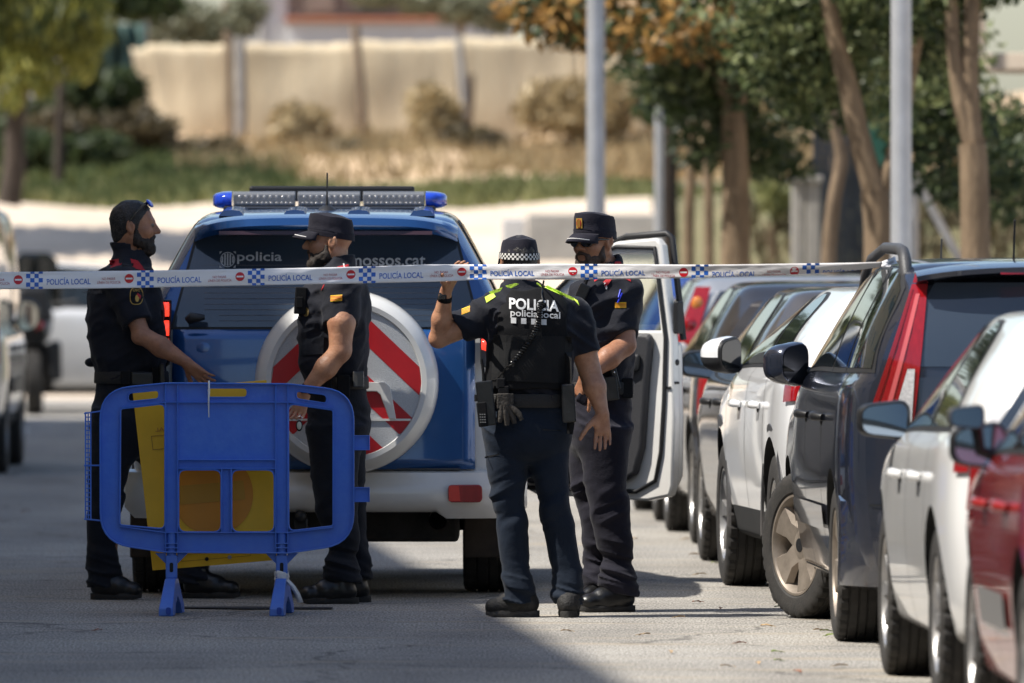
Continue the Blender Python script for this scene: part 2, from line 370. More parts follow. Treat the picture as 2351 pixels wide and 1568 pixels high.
# second row of trees, green glossy leaves
tree('street_tree', (2010, 73, 0), [
    ([(2022, 1150), (2022, 640), (2020, 520), (2010, 440)], .125, .10), ([(2012, 450), (1975, 330), (1950, 200), (1915, 80), (1880, -120)], .085, .05), ([(2018, 450), (2060, 340), (2095, 130), (2130, -40)], .06, .04)],
    [(1880, 60, .6, .62, .7, .5), (1800, 110, 1., .5, .6, .42), (1930, 190, .9, .45, .6, .35), (1840, 200, 1.2, .38, .6, .26), (2000, 20, .9, .5, .6, .36), (1760, -40, .5, .7, .8, .4), (2110, -80, .9, .7, .7, .35), (1960, -160, 0, 1.4, 1.3, .5), (2180, 130, 3.2, .4, .5, .4), (1760, 150, 1.4, .25, .4, .2)],
    [(ML_mid, .5), (ML_dark, .34, [0, 1, 2, 3, 4, 7])], 7600, .045, 'forked pale-barked tree immediately behind the nearer lamp post', 5, M_bark, G_T)
tree('street_tree', (2235, 72, 0), [
    ([(2245, 1140), (2240, 600), (2238, 420), (2232, 330)], .104, .093), ([(2234, 340), (2205, 240), (2190, 120), (2180, -60)], .06, .045), ([(2236, 335), (2225, 200), (2230, 60), (2235, -80)], .065, .05), ([(2252, 330), (2258, 318), (2262, 316)], .02, .012)],
    [(2150, 10, .5, .36, .6, .28), (2200, -120, .3, .8, .8, .25), (2140, 90, 1.5, .28, .5, .28), (2290, -8, .2, .20, .3, .07), (2130, 210, 5, .45, .8, .5), (2290, 410, 6, .5, .8, .35), (2170, 330, 5, .42, .6, .45), (2300, 300, 7, .3, .5, .3)],
    [(ML_dark, 1.), (ML_mid, .2, [0, 2, 4, 7])], 5600, .044, 'slim double-stemmed tree in front of the beige balcony', 6, M_bark, G_T)
# thin and dark trunks further back
for px, Y, r, pth, lab, bk in ((1530, 97, .10, [(1535, 960), (1535, 600), (1532, 420), (1540, 230), (1530, 60)], 'dark straight trunk standing close beside a thin steel pole', M_barkd),
                       (1582, 93, .055, [(1582, 980), (1580, 600), (1582, 460), (1590, 330), (1600, 180)], 'thin brown trunk between the dark trunk and the orange-leaved tree', M_bark),
                       (1627, 92, .05, [(1628, 980), (1627, 620), (1628, 470), (1622, 330), (1640, 180)], 'slender grey-brown trunk just short of the forked street tree', M_bark),
                       (1915, 80, .06, [(1893, 1080), (1900, 600), (1912, 470), (1935, 360), (1915, 280), (1895, 200)], 'thin crooked sapling trunk in front of the dark gateway', M_bark)):
    tree('street_tree', (px, Y, 0), [(pth, r, r * .7)], [(pth[-1][0], 120, .5, .6, .7, .5), (pth[-1][0] + 40, 20, .4, .8, .8, .5), (pth[-1][0] + 10, 240, .6, .35, .5, .25)], ML_dark, 1500, .075, lab, int(px), bk, G_T)
# trees on the far left
tree('pepper_tree', (40, 119, .9), [([(20, 470), (35, 380), (32, 290), (45, 220), (70, 150)], .13, .09), ([(60, 180), (110, 90), (160, -20)], .06, .03), ([(45, 220), (20, 130), (-10, 0)], .06, .03)],
     [(40, 60, 0, .62, .7, .45), (120, 40, -.4, .5, .6, .38), (60, 150, -.3, .42, .5, .3), (150, 110, -.2, .34, .4, .32), (205, 60, -.2, .3, .4, .36), (190, 140, -.2, .2, .3, .25), (-10, 120, 0, .4, .5, .4), (170, 20, 0, .35, .4, .25), (30, -80, 0, 1., 1., .4), (95, 180, -.4, .2, .3, .22), (20, 215, -.4, .22, .3, .2)],
     [(ML_yellow, .7), (ML_dark, .35, [0, 1, 6, 8])], 7600, .045, 'drooping yellow-green tree with a dark leaning trunk', 21, M_barkd, G_T, 2.2, 4.)
tree('bank_tree', (135, 128, 1.8), [([(135, 420), (137, 300), (140, 180), (150, 40)], .065, .04)], [(240, -20, 0, .7, .6, .34), (330, 10, 0, .5, .5, .2), (140, 0, 0, .5, .5, .4)], ML_dark, 2200, .08, 'thin dark-trunked tree in front of the green screen', 22, M_barkd, G_T)
tree('olive_tree', (470, 143, 3), [([(480, 300), (500, 120), (520, 0)], .07, .04), ([(500, 120), (460, 40), (400, -20)], .04, .02)], [(420, 40, 0, .55, .5, .28), (520, 60, 0, .45, .5, .26), (350, 70, 0, .35, .4, .25), (570, 20, 0, .3, .4, .25), (470, 100, 0, .5, .4, .14)], ML_olive, 2400, .06, 'grey-green olive tree rising behind the top of the reed fence', 23, M_bark, G_T)
tree('olive_tree', (1060, 144, 3), [([(1060, 300), (1060, 120), (1050, -20)], .06, .04)], [(1060, 10, 0, .55, .5, .28), (960, 0, 0, .4, .4, .2), (1140, 40, 0, .4, .4, .22), (860, -10, 0, .4, .4, .18)], ML_olive, 1900, .06, 'small olive tree in front of the red-trimmed house', 24, M_bark, G_T)

# tall trees behind the houses and one beside the crossing, all but out of the picture
for k, (x, y, h) in enumerate(((-26, 168, 11), (-18, 172, 12), (-11, 166, 12), (-4, 171, 13), (3, 167, 12), (11, 172, 12), (19, 168, 11), (-34, 160, 12), (-24, 146, 10), (-16.5, 143, 9))):  # trees added so the car windows mirror dark foliage
    g = random.Random(90 + k); rt = empty('backdrop_tree', (x, y, 2.6), 0, 'tall grey-green tree behind the reed fence, %s in its row' % ('first', 'third', 'fourth', 'fifth', 'sixth', 'seventh', 'eighth', 'outermost', 'second', 'lowest')[k], 'tree', 'tall trees behind the fence')
    mb = MB(); limb(mb, [(0, 0, 0), (.2, 0, h * .3), (0, .1, h * .6)], .28, .12); mb.build('trunk', M_barkd, rt, 60)
    leaves('crown', ML_dark if k % 3 else ML_olive, rt, [((g.uniform(-2.2, 2.2), g.uniform(-1.5, 1.5), h * .62 + g.uniform(-1.5, 2.)), (g.uniform(1.6, 2.6), 2., g.uniform(1.5, 2.3))) for _ in range(6)], 2600, .30, 1.6, 0, 300 + k)
st = empty('verge_tree', (-7.7, 121.5, 1.3), 0, 'leafy tree beside the crossing, past the left edge', 'tree'); mb = MB(); limb(mb, [(0, 0, -.3), (.1, 0, 2), (0, 0, 4.8)], .16, .08); mb.build('trunk', M_barkd, st, 60)  # unseen tree, added to cast shade on the dirt slope
leaves('crown', ML_dark, st, [((-.9, 0, 5.3), (1.5, .9, .9)), ((.7, .2, 5.3), (1.5, .9, .9)), ((0, -.3, 5.9), (1.9, .9, .9)), ((1.5, .1, 5.5), (1.1, .8, .7))], 5200, .13, 1.8, 0, 333)
# --- reed fence with posts
M_reed = mat('reed', (.70, .585, .405), .9, col2=(.62, .505, .34), vscale=2.6, bump=.5, bscale=9, dist=.02, stretch=(3, 1, .35))
M_wood = mat('weathered_wood', (.22, .16, .11), .9, var=.3, vscale=9, stretch=(1, 1, .2))
M_gpost = mat('grey_post', (.33, .31, .29), .85, var=.2, vscale=6)
FY = 135.0
froot = empty('reed_fence', tuple(P(900, 370, FY)), 0, 'long cream reed fence sagging between posts on the far bank', 'fence')
ends = [(300, 335, 108, 340), (335, 535, 100, 345), (535, 823, 97, 360), (823, 1055, 92, 358), (1055, 1330, 84, 368), (1330, 1640, 84, 375), (1640, 1960, 90, 380)]
for k, (xa, xb, yt, yb) in enumerate(ends):
    mb = MB(); nu, nv = 22, 12; pts = []
    for i in range(nu):
        u = i / (nu - 1); px = xa + (xb - xa) * u
        for j in range(nv):
            v = j / (nv - 1); sag = 4 * math.sin(math.pi * u) + 1.2 * math.sin(u * 17 + k) + 1.5 * math.sin(u * 41 + k)
            py = (yt + sag) * (1 - v) + yb * v
            pxx = px + (46 * v if k == 0 else (46 * v * (1 - u) if k == 1 else 0))
            q = P(pxx, py, FY); q.y += .010 * math.sin(px * .02 + v * 4) + .004 * math.sin(px * .07) + .008 * math.sin(v * 9 + px * .01)
            pts.append(q - froot.location)
    mb.grid(pts, nu, nv)
    mb.build('reed_panel', M_reed, froot, 180, solid=.03)
for (x0, y0, x1, y1, r, m) in ((522, 70, 528, 345, .05, M_wood), (549, 85, 552, 350, .075, M_gpost), (815, 60, 838, 340, .055, M_wood), (1052, 80, 1074, 352, .05, M_gpost), (1082, 170, 1072, 345, .045, M_wood), (1345, 60, 1350, 380, .05, M_wood), (1640, 60, 1640, 380, .05, M_wood)):
    mb = MB(); mb.tube([P(x0, y0, FY - .22) - froot.location, P((x0 + x1) / 2 + 2, (y0 + y1) / 2, FY - .24) - froot.location, P(x1, y1 + 20, FY - .22) - froot.location], r, 8)
    mb.build('post', m, froot, 60)
# green windbreak screen
M_green = mat('green_screen', (.045, .085, .075), .9, var=.3, vscale=2, bump=.3, bscale=3, dist=.05)
mb = MB(); pts = []
so = P(260, 360, 136)
for i in range(20):
    for j in range(10):
        q = P(185 + 150 * i / 19, 55 + 300 * j / 9, 136); q.y += .12 * math.sin(i * 1.3) + .06 * math.sin(j + i * .5); pts.append(q - so)
mb.grid(pts, 20, 10)
gs = empty('screen_fence', tuple(so), 0, 'dark green fabric screen fence behind the far left trees', 'fence')
mb.build('screen_cloth', M_green, gs, 180, solid=.02)
for px in (190, 262, 334):
    mb = MB(); mb.tube([P(px, 40, 136.2) - so, P(px, 400, 136.2) - so], .04, 8); mb.build('post', M_gpost, gs, 60)
# pale wall glimpsed left behind the trees
M_plast = mat('white_plaster', (.62, .61, .60), .9, var=.08, vscale=2)
M_tile = mat('terracotta', (.42, .16, .09), .8, var=.2, vscale=6)
M_shut = mat('brown_shutter', (.23, .19, .155), .7, var=.15, vscale=3)
M_glassd = mat('window_glass', (.02, .025, .03), .06, spec=.8)
# house behind the fence
HYY = 152.0; hs = sp(HYY)
ho = P(800, 300, HYY); ho.z = 2.6
house = empty('house', tuple(ho), 0, 'white house with terracotta trim and a brown shuttered wing behind the reed fence', 'house')
def hb(name, x0, x1, y0, y1, d0, d1, m, bev=.01, par=None):
    a_, b_ = P(x0, y1, HYY), P(x1, y0, HYY); mb = MB()
    mb.box(((a_.x + b_.x) / 2 - ho.x, (d0 + d1) / 2, (a_.z + b_.z) / 2 - ho.z), (b_.x - a_.x, d1 - d0, b_.z - a_.z)); return mb.build(name, m, par or house, 0, bev)
hb('wall', 560, 660, -340, 420, 0, 6, M_plast); hb('wall', 660.5, 1180, 52, 420, -.4, 5, M_plast); hb('terracotta_coping', 655, 1190, 40, 51.5, -.5, .0, M_tile)
hb('upper_wall', 660.5, 1180, -340, 39.5, .1, 5, M_shut)
for x in (700, 790, 880, 970, 1060): hb('shutter', x, x + 70, -120, 30, .03, .098, M_shut)
hb('roof', 540, 1200, -380, -341, -.6, 6.6, M_tile)
for z in (170, 260): hb('drain_pipe', 600, 606, -300, 400, -.09, -.005, M_gpost) if z == 170 else None
fw = empty('garden_wall', tuple(P(70, 420, 140)), 0, 'pale garden wall glimpsed behind the far left trees', 'wall')
for k, x in enumerate((-40, 60, 160)):
    a_ = P(x, 330, 140) - fw.location; b_ = P(x + 99, 130, 140) - fw.location
    mb = MB(); mb.box(((a_.x + b_.x) / 2, 0, (a_.z + b_.z) / 2), (b_.x - a_.x, .2, b_.z - a_.z)); mb.build('wall_panel', M_plast, fw, 0, .01)
# low concrete wall
lw = empty('low_wall', tuple(P(1330, 560, 118)), 0, 'low grey concrete wall beyond the open car door', 'wall')
for x0, x1, y0 in ((1150, 1208, 500), (1209, 1360, 490), (1361, 1512, 491)):
    a_ = P(x0, 600, 118) - lw.location; b_ = P(x1, y0, 118) - lw.location
    mb = MB(); mb.box(((a_.x + b_.x) / 2, 0, (a_.z + b_.z) / 2), (b_.x - a_.x - .01, .3, b_.z - a_.z)); mb.build('wall_block', M_plast if x0 == 1150 else M_conc, lw, 0, .02)
# lamp posts
M_galv = mat('galvanised_steel', (.50, .51, .53), .48, .45, var=.08, vscale=5, bump=.1, bscale=30)
M_dark = mat('black_plastic', (.012, .012, .013), .45, bump=.1, bscale=120)
def lamp_post(px, Y, r0, r1, label):
    o = P(px, 0, Y); root = empty('lamp_post', (o.x, Y, 0), 0, label, 'lamp post')
    mb = MB(); mb.tube([(0, 0, 0), (0, 0, .5), (0, 0, 4), (.03, 0, 9.0)], [r0 * 1.05, r0, (r0 + r1) / 2, r1 * .6], 20); mb.build('pole', M_galv, root, 60)
    mb = MB(); mb.box((0, 0, .02), (.36, .36, .04)); mb.build('base_plate', M_galv, root, 0, .005)
    mb = MB(); mb.tube([(.03, 0, 8.95), (-.3, 0, 9.3), (-1.2, 0, 9.45)], .035, 10); mb.build('arm', M_galv, root, 60)
    mb = MB(); mb.ell((-1.5, 0, 9.45), (.4, .16, .07)); mb.build('lamp_head', M_galv, root, 60)
    mb = MB(); mb.box((0, -r0 * .98, .9), (.09, .012, .3)); mb.build('inspection_door', M_galv, root, 0, .004)
lamp_post(1368, 80, .074, .056, 'galvanised lamp post rising behind the two officers at the open door')
lamp_post(2069, 69.4, .068, .062, 'pale lamp post in front of the forked tree, above the grey people carrier')
mb = MB(); mb.tube([(0, 0, 0), (0, 0, 6.4)], .038, 12); o = mb.build('steel_pole', M_galv, None, 60, loc=(P(1513, 0, 96).x, 96, 0)); tag(o, 'thin steel pole touching the dark straight trunk', 'pole')
# gateway: concrete pillars, dark sheet-metal gate, green door, stay pole
M_gate = mat('grey_sheet_metal', (.085, .095, .11), .55, .3, var=.2, vscale=3)
M_gdoor = mat('green_door', (.02, .10, .07), .6, var=.2, vscale=3)
for x0, x1, lab in ((1818, 1846, 'dull grey concrete gate pillar farther from the thin crooked sapling'), (1849, 1882, 'pale concrete gate pillar nearer the thin crooked sapling')):
    a_ = P(x0, 0, 95.0); b_ = P(x1, 420, 95.0); mb = MB(); mb.box((0, 0, b_.z / 2), (b_.x - a_.x, .3, b_.z)); mb.box((0, 0, b_.z + .03), (b_.x - a_.x + .05, .36, .06))
    tag(mb.build('gate_pillar', M_conc, None, 0, .015, loc=((a_.x + b_.x) / 2, 95.0, 0)), lab, 'pillar', 'gate pillars')
go = P(1930, 0, 98); gate = empty('metal_gate', (go.x, 98, 0), 0, 'dark blue-grey sheet metal gate behind the forked tree', 'gate')
for k in range(6):
    x0 = 1865 + k * 22; a_ = P(x0, 0, 98); b_ = P(x0 + 21, 225, 98); mb = MB(); mb.box(((a_.x + b_.x) / 2 - go.x, 0, b_.z / 2), (b_.x - a_.x, .05, b_.z)); mb.build('gate_panel', M_gate, gate, 0, .006)
a_ = P(1992, 0, 97.6); b_ = P(2046, 255, 97.6); mb = MB(); mb.box(((a_.x + b_.x) / 2 - go.x, -.4, b_.z / 2), (b_.x - a_.x, .05, b_.z)); mb.build('green_leaf_door', M_gdoor, gate, 0, .006)
mb = MB(); mb.tube([P(2105, 415, 84), P(2200, 590, 84), P(2235, 660, 84)], .035, 10); tag(mb.build('stay_pole', M_galv, None, 60), 'slanting steel stay pole on the grassy bank', 'pole')
mb = MB(); a_ = P(2098, 390, 84); mb.tube([(0, 0, 0), (0, 0, a_.z)], .04, 10); tag(mb.build('steel_pole', M_galv, None, 60, loc=(a_.x, 84, 0)), 'upright steel pole at the top end of the slanting stay', 'pole')
# building with balcony, upper right
M_beige = mat('beige_render', (.60, .51, .39), .85, var=.06, vscale=3)
M_slab = mat('balcony_slab', (.50, .42, .33), .85, var=.06, vscale=3)
BY = 82.0; bo = P(2351, 0, BY); bo.z = 0
bld = empty('apartment_building', tuple(bo), -.55, 'beige apartment building with a projecting balcony and brick base', 'building')
def bb(name, x0, x1, y0, y1, d0, d1, m, par=None):
    a_, b_ = P(x0, y1, BY), P(x1, y0, BY); mb = MB(); mb.box(((a_.x + b_.x) / 2 - bo.x, (d0 + d1) / 2, (a_.z + b_.z) / 2 - bo.z), (b_.x - a_.x, d1 - d0, b_.z - a_.z)); return mb.build(name, m, par or bld, 0, .008)
bb('upper_wall', 2330, 2900, -1600, 163, .7, 9, M_beige)
sl = bb('balcony', 2222, 2900, 128, 166, -1.2, .69, M_slab)
bb('parapet_panel', 2224, 2274, 20, 127.5, -1.15, -1.0, M_beige, sl); bb('parapet_panel', 2283, 2420, -10, 127.5, -1.15, -1.0, M_beige, sl); bb('parapet_post', 2274.5, 2282.5, -30, 127.5, -1.17, -.98, M_gpost, sl)
M_mort = mat('mortar', (.42, .35, .29), .9); bb('lower_wall', 2330, 2900, 163.5, 1000, .74, 9, M_mort)
M_brick = mat('brick', (.44, .24, .16), .85, var=.25, vscale=9)
bm0 = None
for r_ in range(18):
    for c_ in range(5):
        x0 = 2331 + c_ * 62 - (31 if r_ % 2 else 0); z1 = 166 + r_ * 19
        if x0 < 2331: x0b, wpx = 2331, 31
        else: x0b, wpx = x0, 60
        a_, b_ = P(x0b, z1 + 17, BY), P(x0b + wpx, z1, BY)
        if bm0 is None:
            mb = MB(); mb.box((0, 0, 0), (1, .06, 1)); o = mb.build('brick', M_brick, bld, 0); bm0 = o
        else: o = bm0.copy(); COL.objects.link(o)
        o.location = ((a_.x + b_.x) / 2 - bo.x, .715, (a_.z + b_.z) / 2 - bo.z); o.scale = (b_.x - a_.x, 1, b_.z - a_.z)
# shrubs on the bank
G_S = 'shrubs on the far bank'
def shrub(px, py, Y, rx, rz, m, n, label, seed, size=.06, aspect=3.5):
    c = P(px, py, Y); z0 = zbank(c.x, Y); root = empty('shrub', (c.x, Y, z0), 0, label, 'shrub', G_S)
    g = random.Random(seed); B = [((g.uniform(-.6, .6) * rx, g.uniform(-.3, .3), c.z - z0 + g.uniform(-.5, .5) * rz), (rx * g.uniform(.4, .7), .35, rz * g.uniform(.4, .7))) for _ in range(5)]
    mb = MB()
    for b_ in B: limb(mb, [(0, 0, -.1), (b_[0][0] * .5, 0, b_[0][2] * .5), b_[0]], .02, .006, 5)
    mb.build('stems', M_bark, root, 60); leaves('foliage', m, root, B, n, size, aspect, 0, seed)
for a_ in ((210, 250, 132.8, .75, .55, ML_dark, 2600, 'tall dark bush filling the gap in front of the green screen', 12), (75, 300, 133, .8, .6, ML_dark, 2400, 'dark thicket between the two far left trunks', 13), (330, 300, 132.6, .45, .45, ML_brown, 1600, 'brown bush over the slanting end of the reed fence', 14), (250, 330, 131.5, 1.0, .45, ML_brown, 2600, 'dark brown scrubby bush below the green screen', 1), (400, 345, 132.2, .8, .3, ML_brown, 1800, 'brown withered bush at the leaning end of the reed fence', 2), (130, 370, 130, .8, .4, ML_dark, 1800, 'dark green bush at the foot of the drooping tree', 3),
           (680, 300, 133.8, .38, .42, ML_dry, 1100, 'straw-coloured dry bush right of the thick grey fence post', 4), (970, 275, 133.8, .45, .52, ML_dry, 1300, 'tall dry bush against the reed fence between two slanting posts', 5), (1300, 270, 133.5, .85, .62, ML_dry, 2600, 'broad dry bush against the reed fence left of the lamp post', 6), (1420, 270, 133.6, .5, .62, ML_dry, 1500, 'dry bush showing right of the lamp post', 7), (830, 345, 132.5, .6, .16, ML_brown, 900, 'low withered bush at the foot of the slanting wooden post', 8), (1790, 300, 110, .28, .4, ML_dry, 900, 'dry tuft in the gap beside the concrete gate pillars', 9), (1770, 440, 108, .25, .25, ML_grass, 700, 'small green bush beside the concrete gate pillars', 10), (1110, 330, 133, .5, .2, ML_brown, 700, 'low brown bush at the foot of the doubled fence post', 11)):
    shrub(*a_)
# grass blades, one mass
def grass_patch(n, xs, ys, h, name, m, label, seed):
    g = np.random.default_rng(seed); x = g.uniform(*xs, n); y = g.uniform(*ys, n); z = np.array([zbank(a_, b_) for a_, b_ in zip(x, y)])
    hh = h * (.4 + g.random(n)); dx = g.normal(0, .35, n) * hh; w = .02 + .03 * g.random(n)
    V = np.stack([np.stack([x - w, y, z], 1), np.stack([x + w, y, z], 1), np.stack([x + dx, y + g.normal(0, .05, n), z + hh], 1)], 1).reshape(-1, 3)
    me = bpy.data.meshes.new(name); me.from_pydata(V.tolist(), [], np.arange(3 * n).reshape(-1, 3).tolist()); me.materials.append(m)
    o = bpy.data.objects.new(name, me); COL.objects.link(o); tag(o, label, 'grass', None, 'stuff')
grass_patch(7000, (-9, 6), (125.3, 127.8), .16, 'grass', ML_grass, 'green grass verge below the reed fence', 31)
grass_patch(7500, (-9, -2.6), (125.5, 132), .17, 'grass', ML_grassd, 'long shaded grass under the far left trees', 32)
grass_patch(5000, (2.4, 8), (92, 112), .2, 'grass', ML_brown, 'dry grass on the slope behind the right-hand trees', 33)  # dark brown blades carry the shade under the trees
grass_patch(3800, (-4, 6), (129, 134.5), .22, 'dry_grass', ML_dry, 'dry grass along the foot of the reed fence', 34)

# --- the apartment block on the left whose shadow lies across the street (out of the picture)
HB = 15.0
sh = HB / math.tan(math.radians(SUN_E)); sx_, sy_ = sh * math.cos(a), sh * math.sin(a)
def edge(Y): return .27 - .063 * (Y - 44)
ya, yb = 10.0, 101.0
fa = Vector((edge(ya) - sx_, ya - sy_, 0)); fb = Vector((edge(yb) - sx_, yb - sy_, 0)); ang = math.atan2(-(fb.x - fa.x), fb.y - fa.y); Ln = (fb - fa).length
ap = empty('apartment_block', tuple(fa), ang, 'long ochre apartment block along the shaded side of the street', 'building')
M_och = mat('ochre_render', (.50, .40, .27), .9, var=.06, vscale=1)
mb = MB(); mb.box((-5, Ln / 2, HB / 2), (10, Ln, HB)); mb.build('wall', M_och, ap, 0, .02)
win0 = None
for fl in range(5):
    for k in range(14):
        yy = 3 + k * (Ln - 6) / 13; zz = 1.7 + fl * 2.9
        if win0 is None:
            mb = MB(); mb.box((0, 0, 0), (.08, 1.3, 1.4)); win0 = mb.build('window', M_glassd, ap, 0, .01); w_ = win0
            mb = MB(); mb.box((.06, 0, -.75), (.2, 1.5, .08)); s0 = mb.build('sill', M_conc, win0, 0, .005)
        else: w_ = copy_tree(win0, ap)
        w_.location = (.02, yy, zz)
# ------------------------------------------------------------------ vehicles: a loft with sections along the length
def pchip(xs, ys):
    xs = np.array(xs, float); ys = np.array(ys, float); h = np.diff(xs); d = np.diff(ys) / h; m = np.zeros(len(xs)); m[0], m[-1] = d[0], d[-1]
    for i in range(1, len(xs) - 1):
        if d[i - 1] * d[i] > 0: w1, w2 = 2 * h[i] + h[i - 1], h[i] + 2 * h[i - 1]; m[i] = (w1 + w2) / (w1 / d[i - 1] + w2 / d[i])
    def f(x):
        x = np.clip(np.asarray(x, float), xs[0], xs[-1]); i = np.clip(np.searchsorted(xs, x) - 1, 0, len(h) - 1); t = (x - xs[i]) / h[i]
        return ys[i] * (1 + 2 * t) * (1 - t) ** 2 + h[i] * m[i] * t * (1 - t) ** 2 + ys[i + 1] * t * t * (3 - 2 * t) + h[i] * m[i + 1] * t * t * (t - 1)
    return f
def tab(l): return pchip([p[0] for p in l], [p[1] for p in l])
M_glass = mat('tinted_glass', (.012, .016, .016), .03, spec=.75, coat=.3)
M_glassb = mat('rear_glass', (.030, .042, .060), .06, spec=.8, coat=.4)
M_seal = mat('rubber_seal', (.014, .014, .015), .55)
M_gap = mat('door_gap', (.008, .008, .008), .8)
M_tyre = mat('tyre_rubber', (.020, .019, .018), .78, col2=(.034, .031, .028), vscale=18, bump=.5, bscale=90, dist=.004, stretch=(.4, 1, 1))
M_alloy = mat('alloy', (.42, .41, .40), .35, .75, var=.15, vscale=20)
M_alloyd = mat('dusty_alloy', (.33, .28, .23), .5, .55, col2=(.22, .185, .15), vscale=9)
M_chrome = mat('chrome', (.75, .75, .76), .12, 1.)
M_mirror = mat('mirror_glass', (.30, .35, .40), .04, 1.)
M_red = mat('red_lens', (.27, .005, .008), .10, coat=.9, var=.12, vscale=60, stretch=(1, 1, .05))
M_redlit = mat('lit_red_lens', (.6, .02, .02), .15, coat=.6, emit=((1., .06, .03), .9))
M_clear = mat('clear_lens', (.55, .53, .52), .15, coat=.7, var=.2, vscale=60)
M_amber = mat('amber_lens', (.7, .25, .05), .15, coat=.7)
M_plas = mat('grey_plastic', (.05, .05, .053), .5, bump=.15, bscale=150, var=.15, vscale=12, dirt=((.20, .17, .14), .5, .8))
M_under = mat('underbody', (.016, .014, .012), .85, var=.4, vscale=10)
M_liner = mat('arch_liner', (.010, .010, .010), .9)
def paint(name, c, metal=.0, rough=.35, dust=.35, var=.03):
    return mat(name, c, rough, metal, .9, var=var, vscale=1.2, dirt=((.30, .26, .21), .75, dust))
TEMPL = 17
class Car:
    def __init__(s, name, Y, X, head, L, w, zf, zb, zr, wr, lean, label, cat='car', bow=.06, fade=1.1, group=None, crown=.03, tum=.012):
        s.L = L; s.w = tab(w); s.zf = tab(zf); s.zb = tab(zb); s.zr = tab(zr); s.wr = tab(wr); s.ln = tab(lean); s.bow = bow; s.fd = fade; s.crown = crown; s.tum = tum; s.hc = {}; s.wc = float(s.w(.6)); zz = np.linspace(0, 3, 601); s.lt = s.ln(zz)
        s.root = empty(name, (X, Y, 0), math.radians(head), label, cat, group)
    def templ(s, y):
        w, zf, zb, zr, wr = (float(f(y)) for f in (s.w, s.zf, s.zb, s.zr, s.wr)); H = zb - zf; g = max(zr - zb, .01); ze = zb + g * .88
        xb = .935 * w
        pts = [(0, zf), (.72 * w, zf), (.915 * w, zf + .025), (.955 * w, zf + .10 * H / .85), (.98 * w, zf + .26 * H), (1.0 * w, zf + .50 * H), (.998 * w, zf + .72 * H), (.98 * w, zf + .92 * H), (xb, zb)]
        for k in (.25, .5, .75, 1.):
            pts.append((xb + (wr - xb) * k + s.tum * math.sin(math.pi * k), zb + (ze - zb) * k))
        pts += [(wr - .045 * min(1, g * 3), zb + g * .955), (wr * .80, zb + g * .985), (wr * .42, zb + g), (0, zb + g)]
        return np.array(pts)
    def half(s, y, n=3):
        key = (round(float(y), 5), n)
        if key in s.hc: return s.hc[key]
        p = s.templ(y); q = np.vstack([2 * p[0] - p[1], p, [-p[-2][0], p[-2][1]]]); p0, p1, p2, p3 = q[:-3], q[1:-2], q[2:-1], q[3:]
        t = (np.arange(n) / n)[None, :, None]; p0, p1, p2, p3 = (a_[:, None, :] for a_ in (p0, p1, p2, p3))
        out = .5 * (2 * p1 + (p2 - p0) * t + (2 * p0 - 5 * p1 + 4 * p2 - p3) * t * t + (3 * p1 - p0 - 3 * p2 + p3) * t ** 3)
        out = np.vstack([out.reshape(-1, 2), p[-1:]]); out[:, 0] = np.maximum(out[:, 0], 0); s.hc[key] = out; return out
    def shift(s, x, y, z):
        f = max(0, 1 - y / s.fd) ** 2
        return y if f == 0 else y + f * (float(s.lt[int(min(max(z, 0), 2.99) * 200)]) + s.bow * (x / s.wc) ** 2)
    def S(s, y, t, side=-1, off=0.):
        """point on the flank; t counts template rows (8 = waist, 12 = roof rail)"""
        def pt(yy, tt):
            h = s.half(yy); u = min(max(tt, 0), TEMPL - 1) * 3; i = int(min(u, len(h) - 2)); p = h[i] + (h[i + 1] - h[i]) * (u - i)
            return Vector((side * p[0], s.shift(p[0], yy, p[1]), p[1]))
        p = pt(y, t)
        if off:
            a_ = pt(min(y + .02, s.L), t) - pt(max(y - .02, 0), t); b_ = pt(y, t + .1) - pt(y, t - .1); n = a_.cross(b_)
            if n.x * side < 0: n = -n
            p = p + n.normalized() * off
        return p
    def R(s, x, z, off=0.):
        return Vector((x, s.shift(abs(x), 0, z) - off, z))
    def body(s, m, m2=None, row2=99, wheels=(), ra=.36, ny=54, lower=None, rowl=0):
        n = 3; ys = np.unique(np.r_[np.linspace(0, .3, 9), np.linspace(.3, s.L - .35, ny), np.linspace(s.L - .35, s.L, 9)])
        V = []; Fc = []; fm = []
        nr = (TEMPL - 1) * n + 1; ring = 2 * nr - 2
        for y in ys:
            h = s.half(y, n); row = [(-x, s.shift(x, y, z), z) for x, z in h] + [(x, s.shift(x, y, z), z) for x, z in h[-2:0:-1]]
            V += row
        def mi(j):
            r_ = (j if j < nr else ring - j) / n
            return 1 if r_ >= row2 else (2 if r_ < rowl else 0)
        for i in range(len(ys) - 1):
            for j in range(ring):
                k = (j + 1) % ring; Fc.append((i * ring + j, i * ring + k, (i + 1) * ring + k, (i + 1) * ring + j)); fm.append(mi(min(j, k) if j < nr - 1 else max(j, k) if k else j))
        for base, yy, flip in ((0, ys[0], 1), ((len(ys) - 1) * ring, ys[-1], 0)):
            nc = 8; prev = [base + j for j in range(nr)]; h = s.half(yy, n)
            cols = [prev]
            for c in range(1, nc):
                u = 1 - 2 * c / nc; col = []
                for j in range(nr):
                    if j in (0, nr - 1): col.append(base + j); continue
                    x, z = h[j]; xx = -x * u; V.append((xx, s.shift(abs(xx), yy, z), z)); col.append(len(V) - 1)
                cols.append(col)
            cols.append([base] + [base + ring - j for j in range(1, nr - 1)] + [base + nr - 1])
            for c in range(nc):
                for j in range(nr - 1):
                    q = [cols[c][j], cols[c][j + 1], cols[c + 1][j + 1], cols[c + 1][j]]; q = [v for i_, v in enumerate(q) if v not in q[:i_]]
                    if len(q) < 3: continue
                    Fc.append(tuple(q if not flip else q[::-1])); fm.append(mi(j))
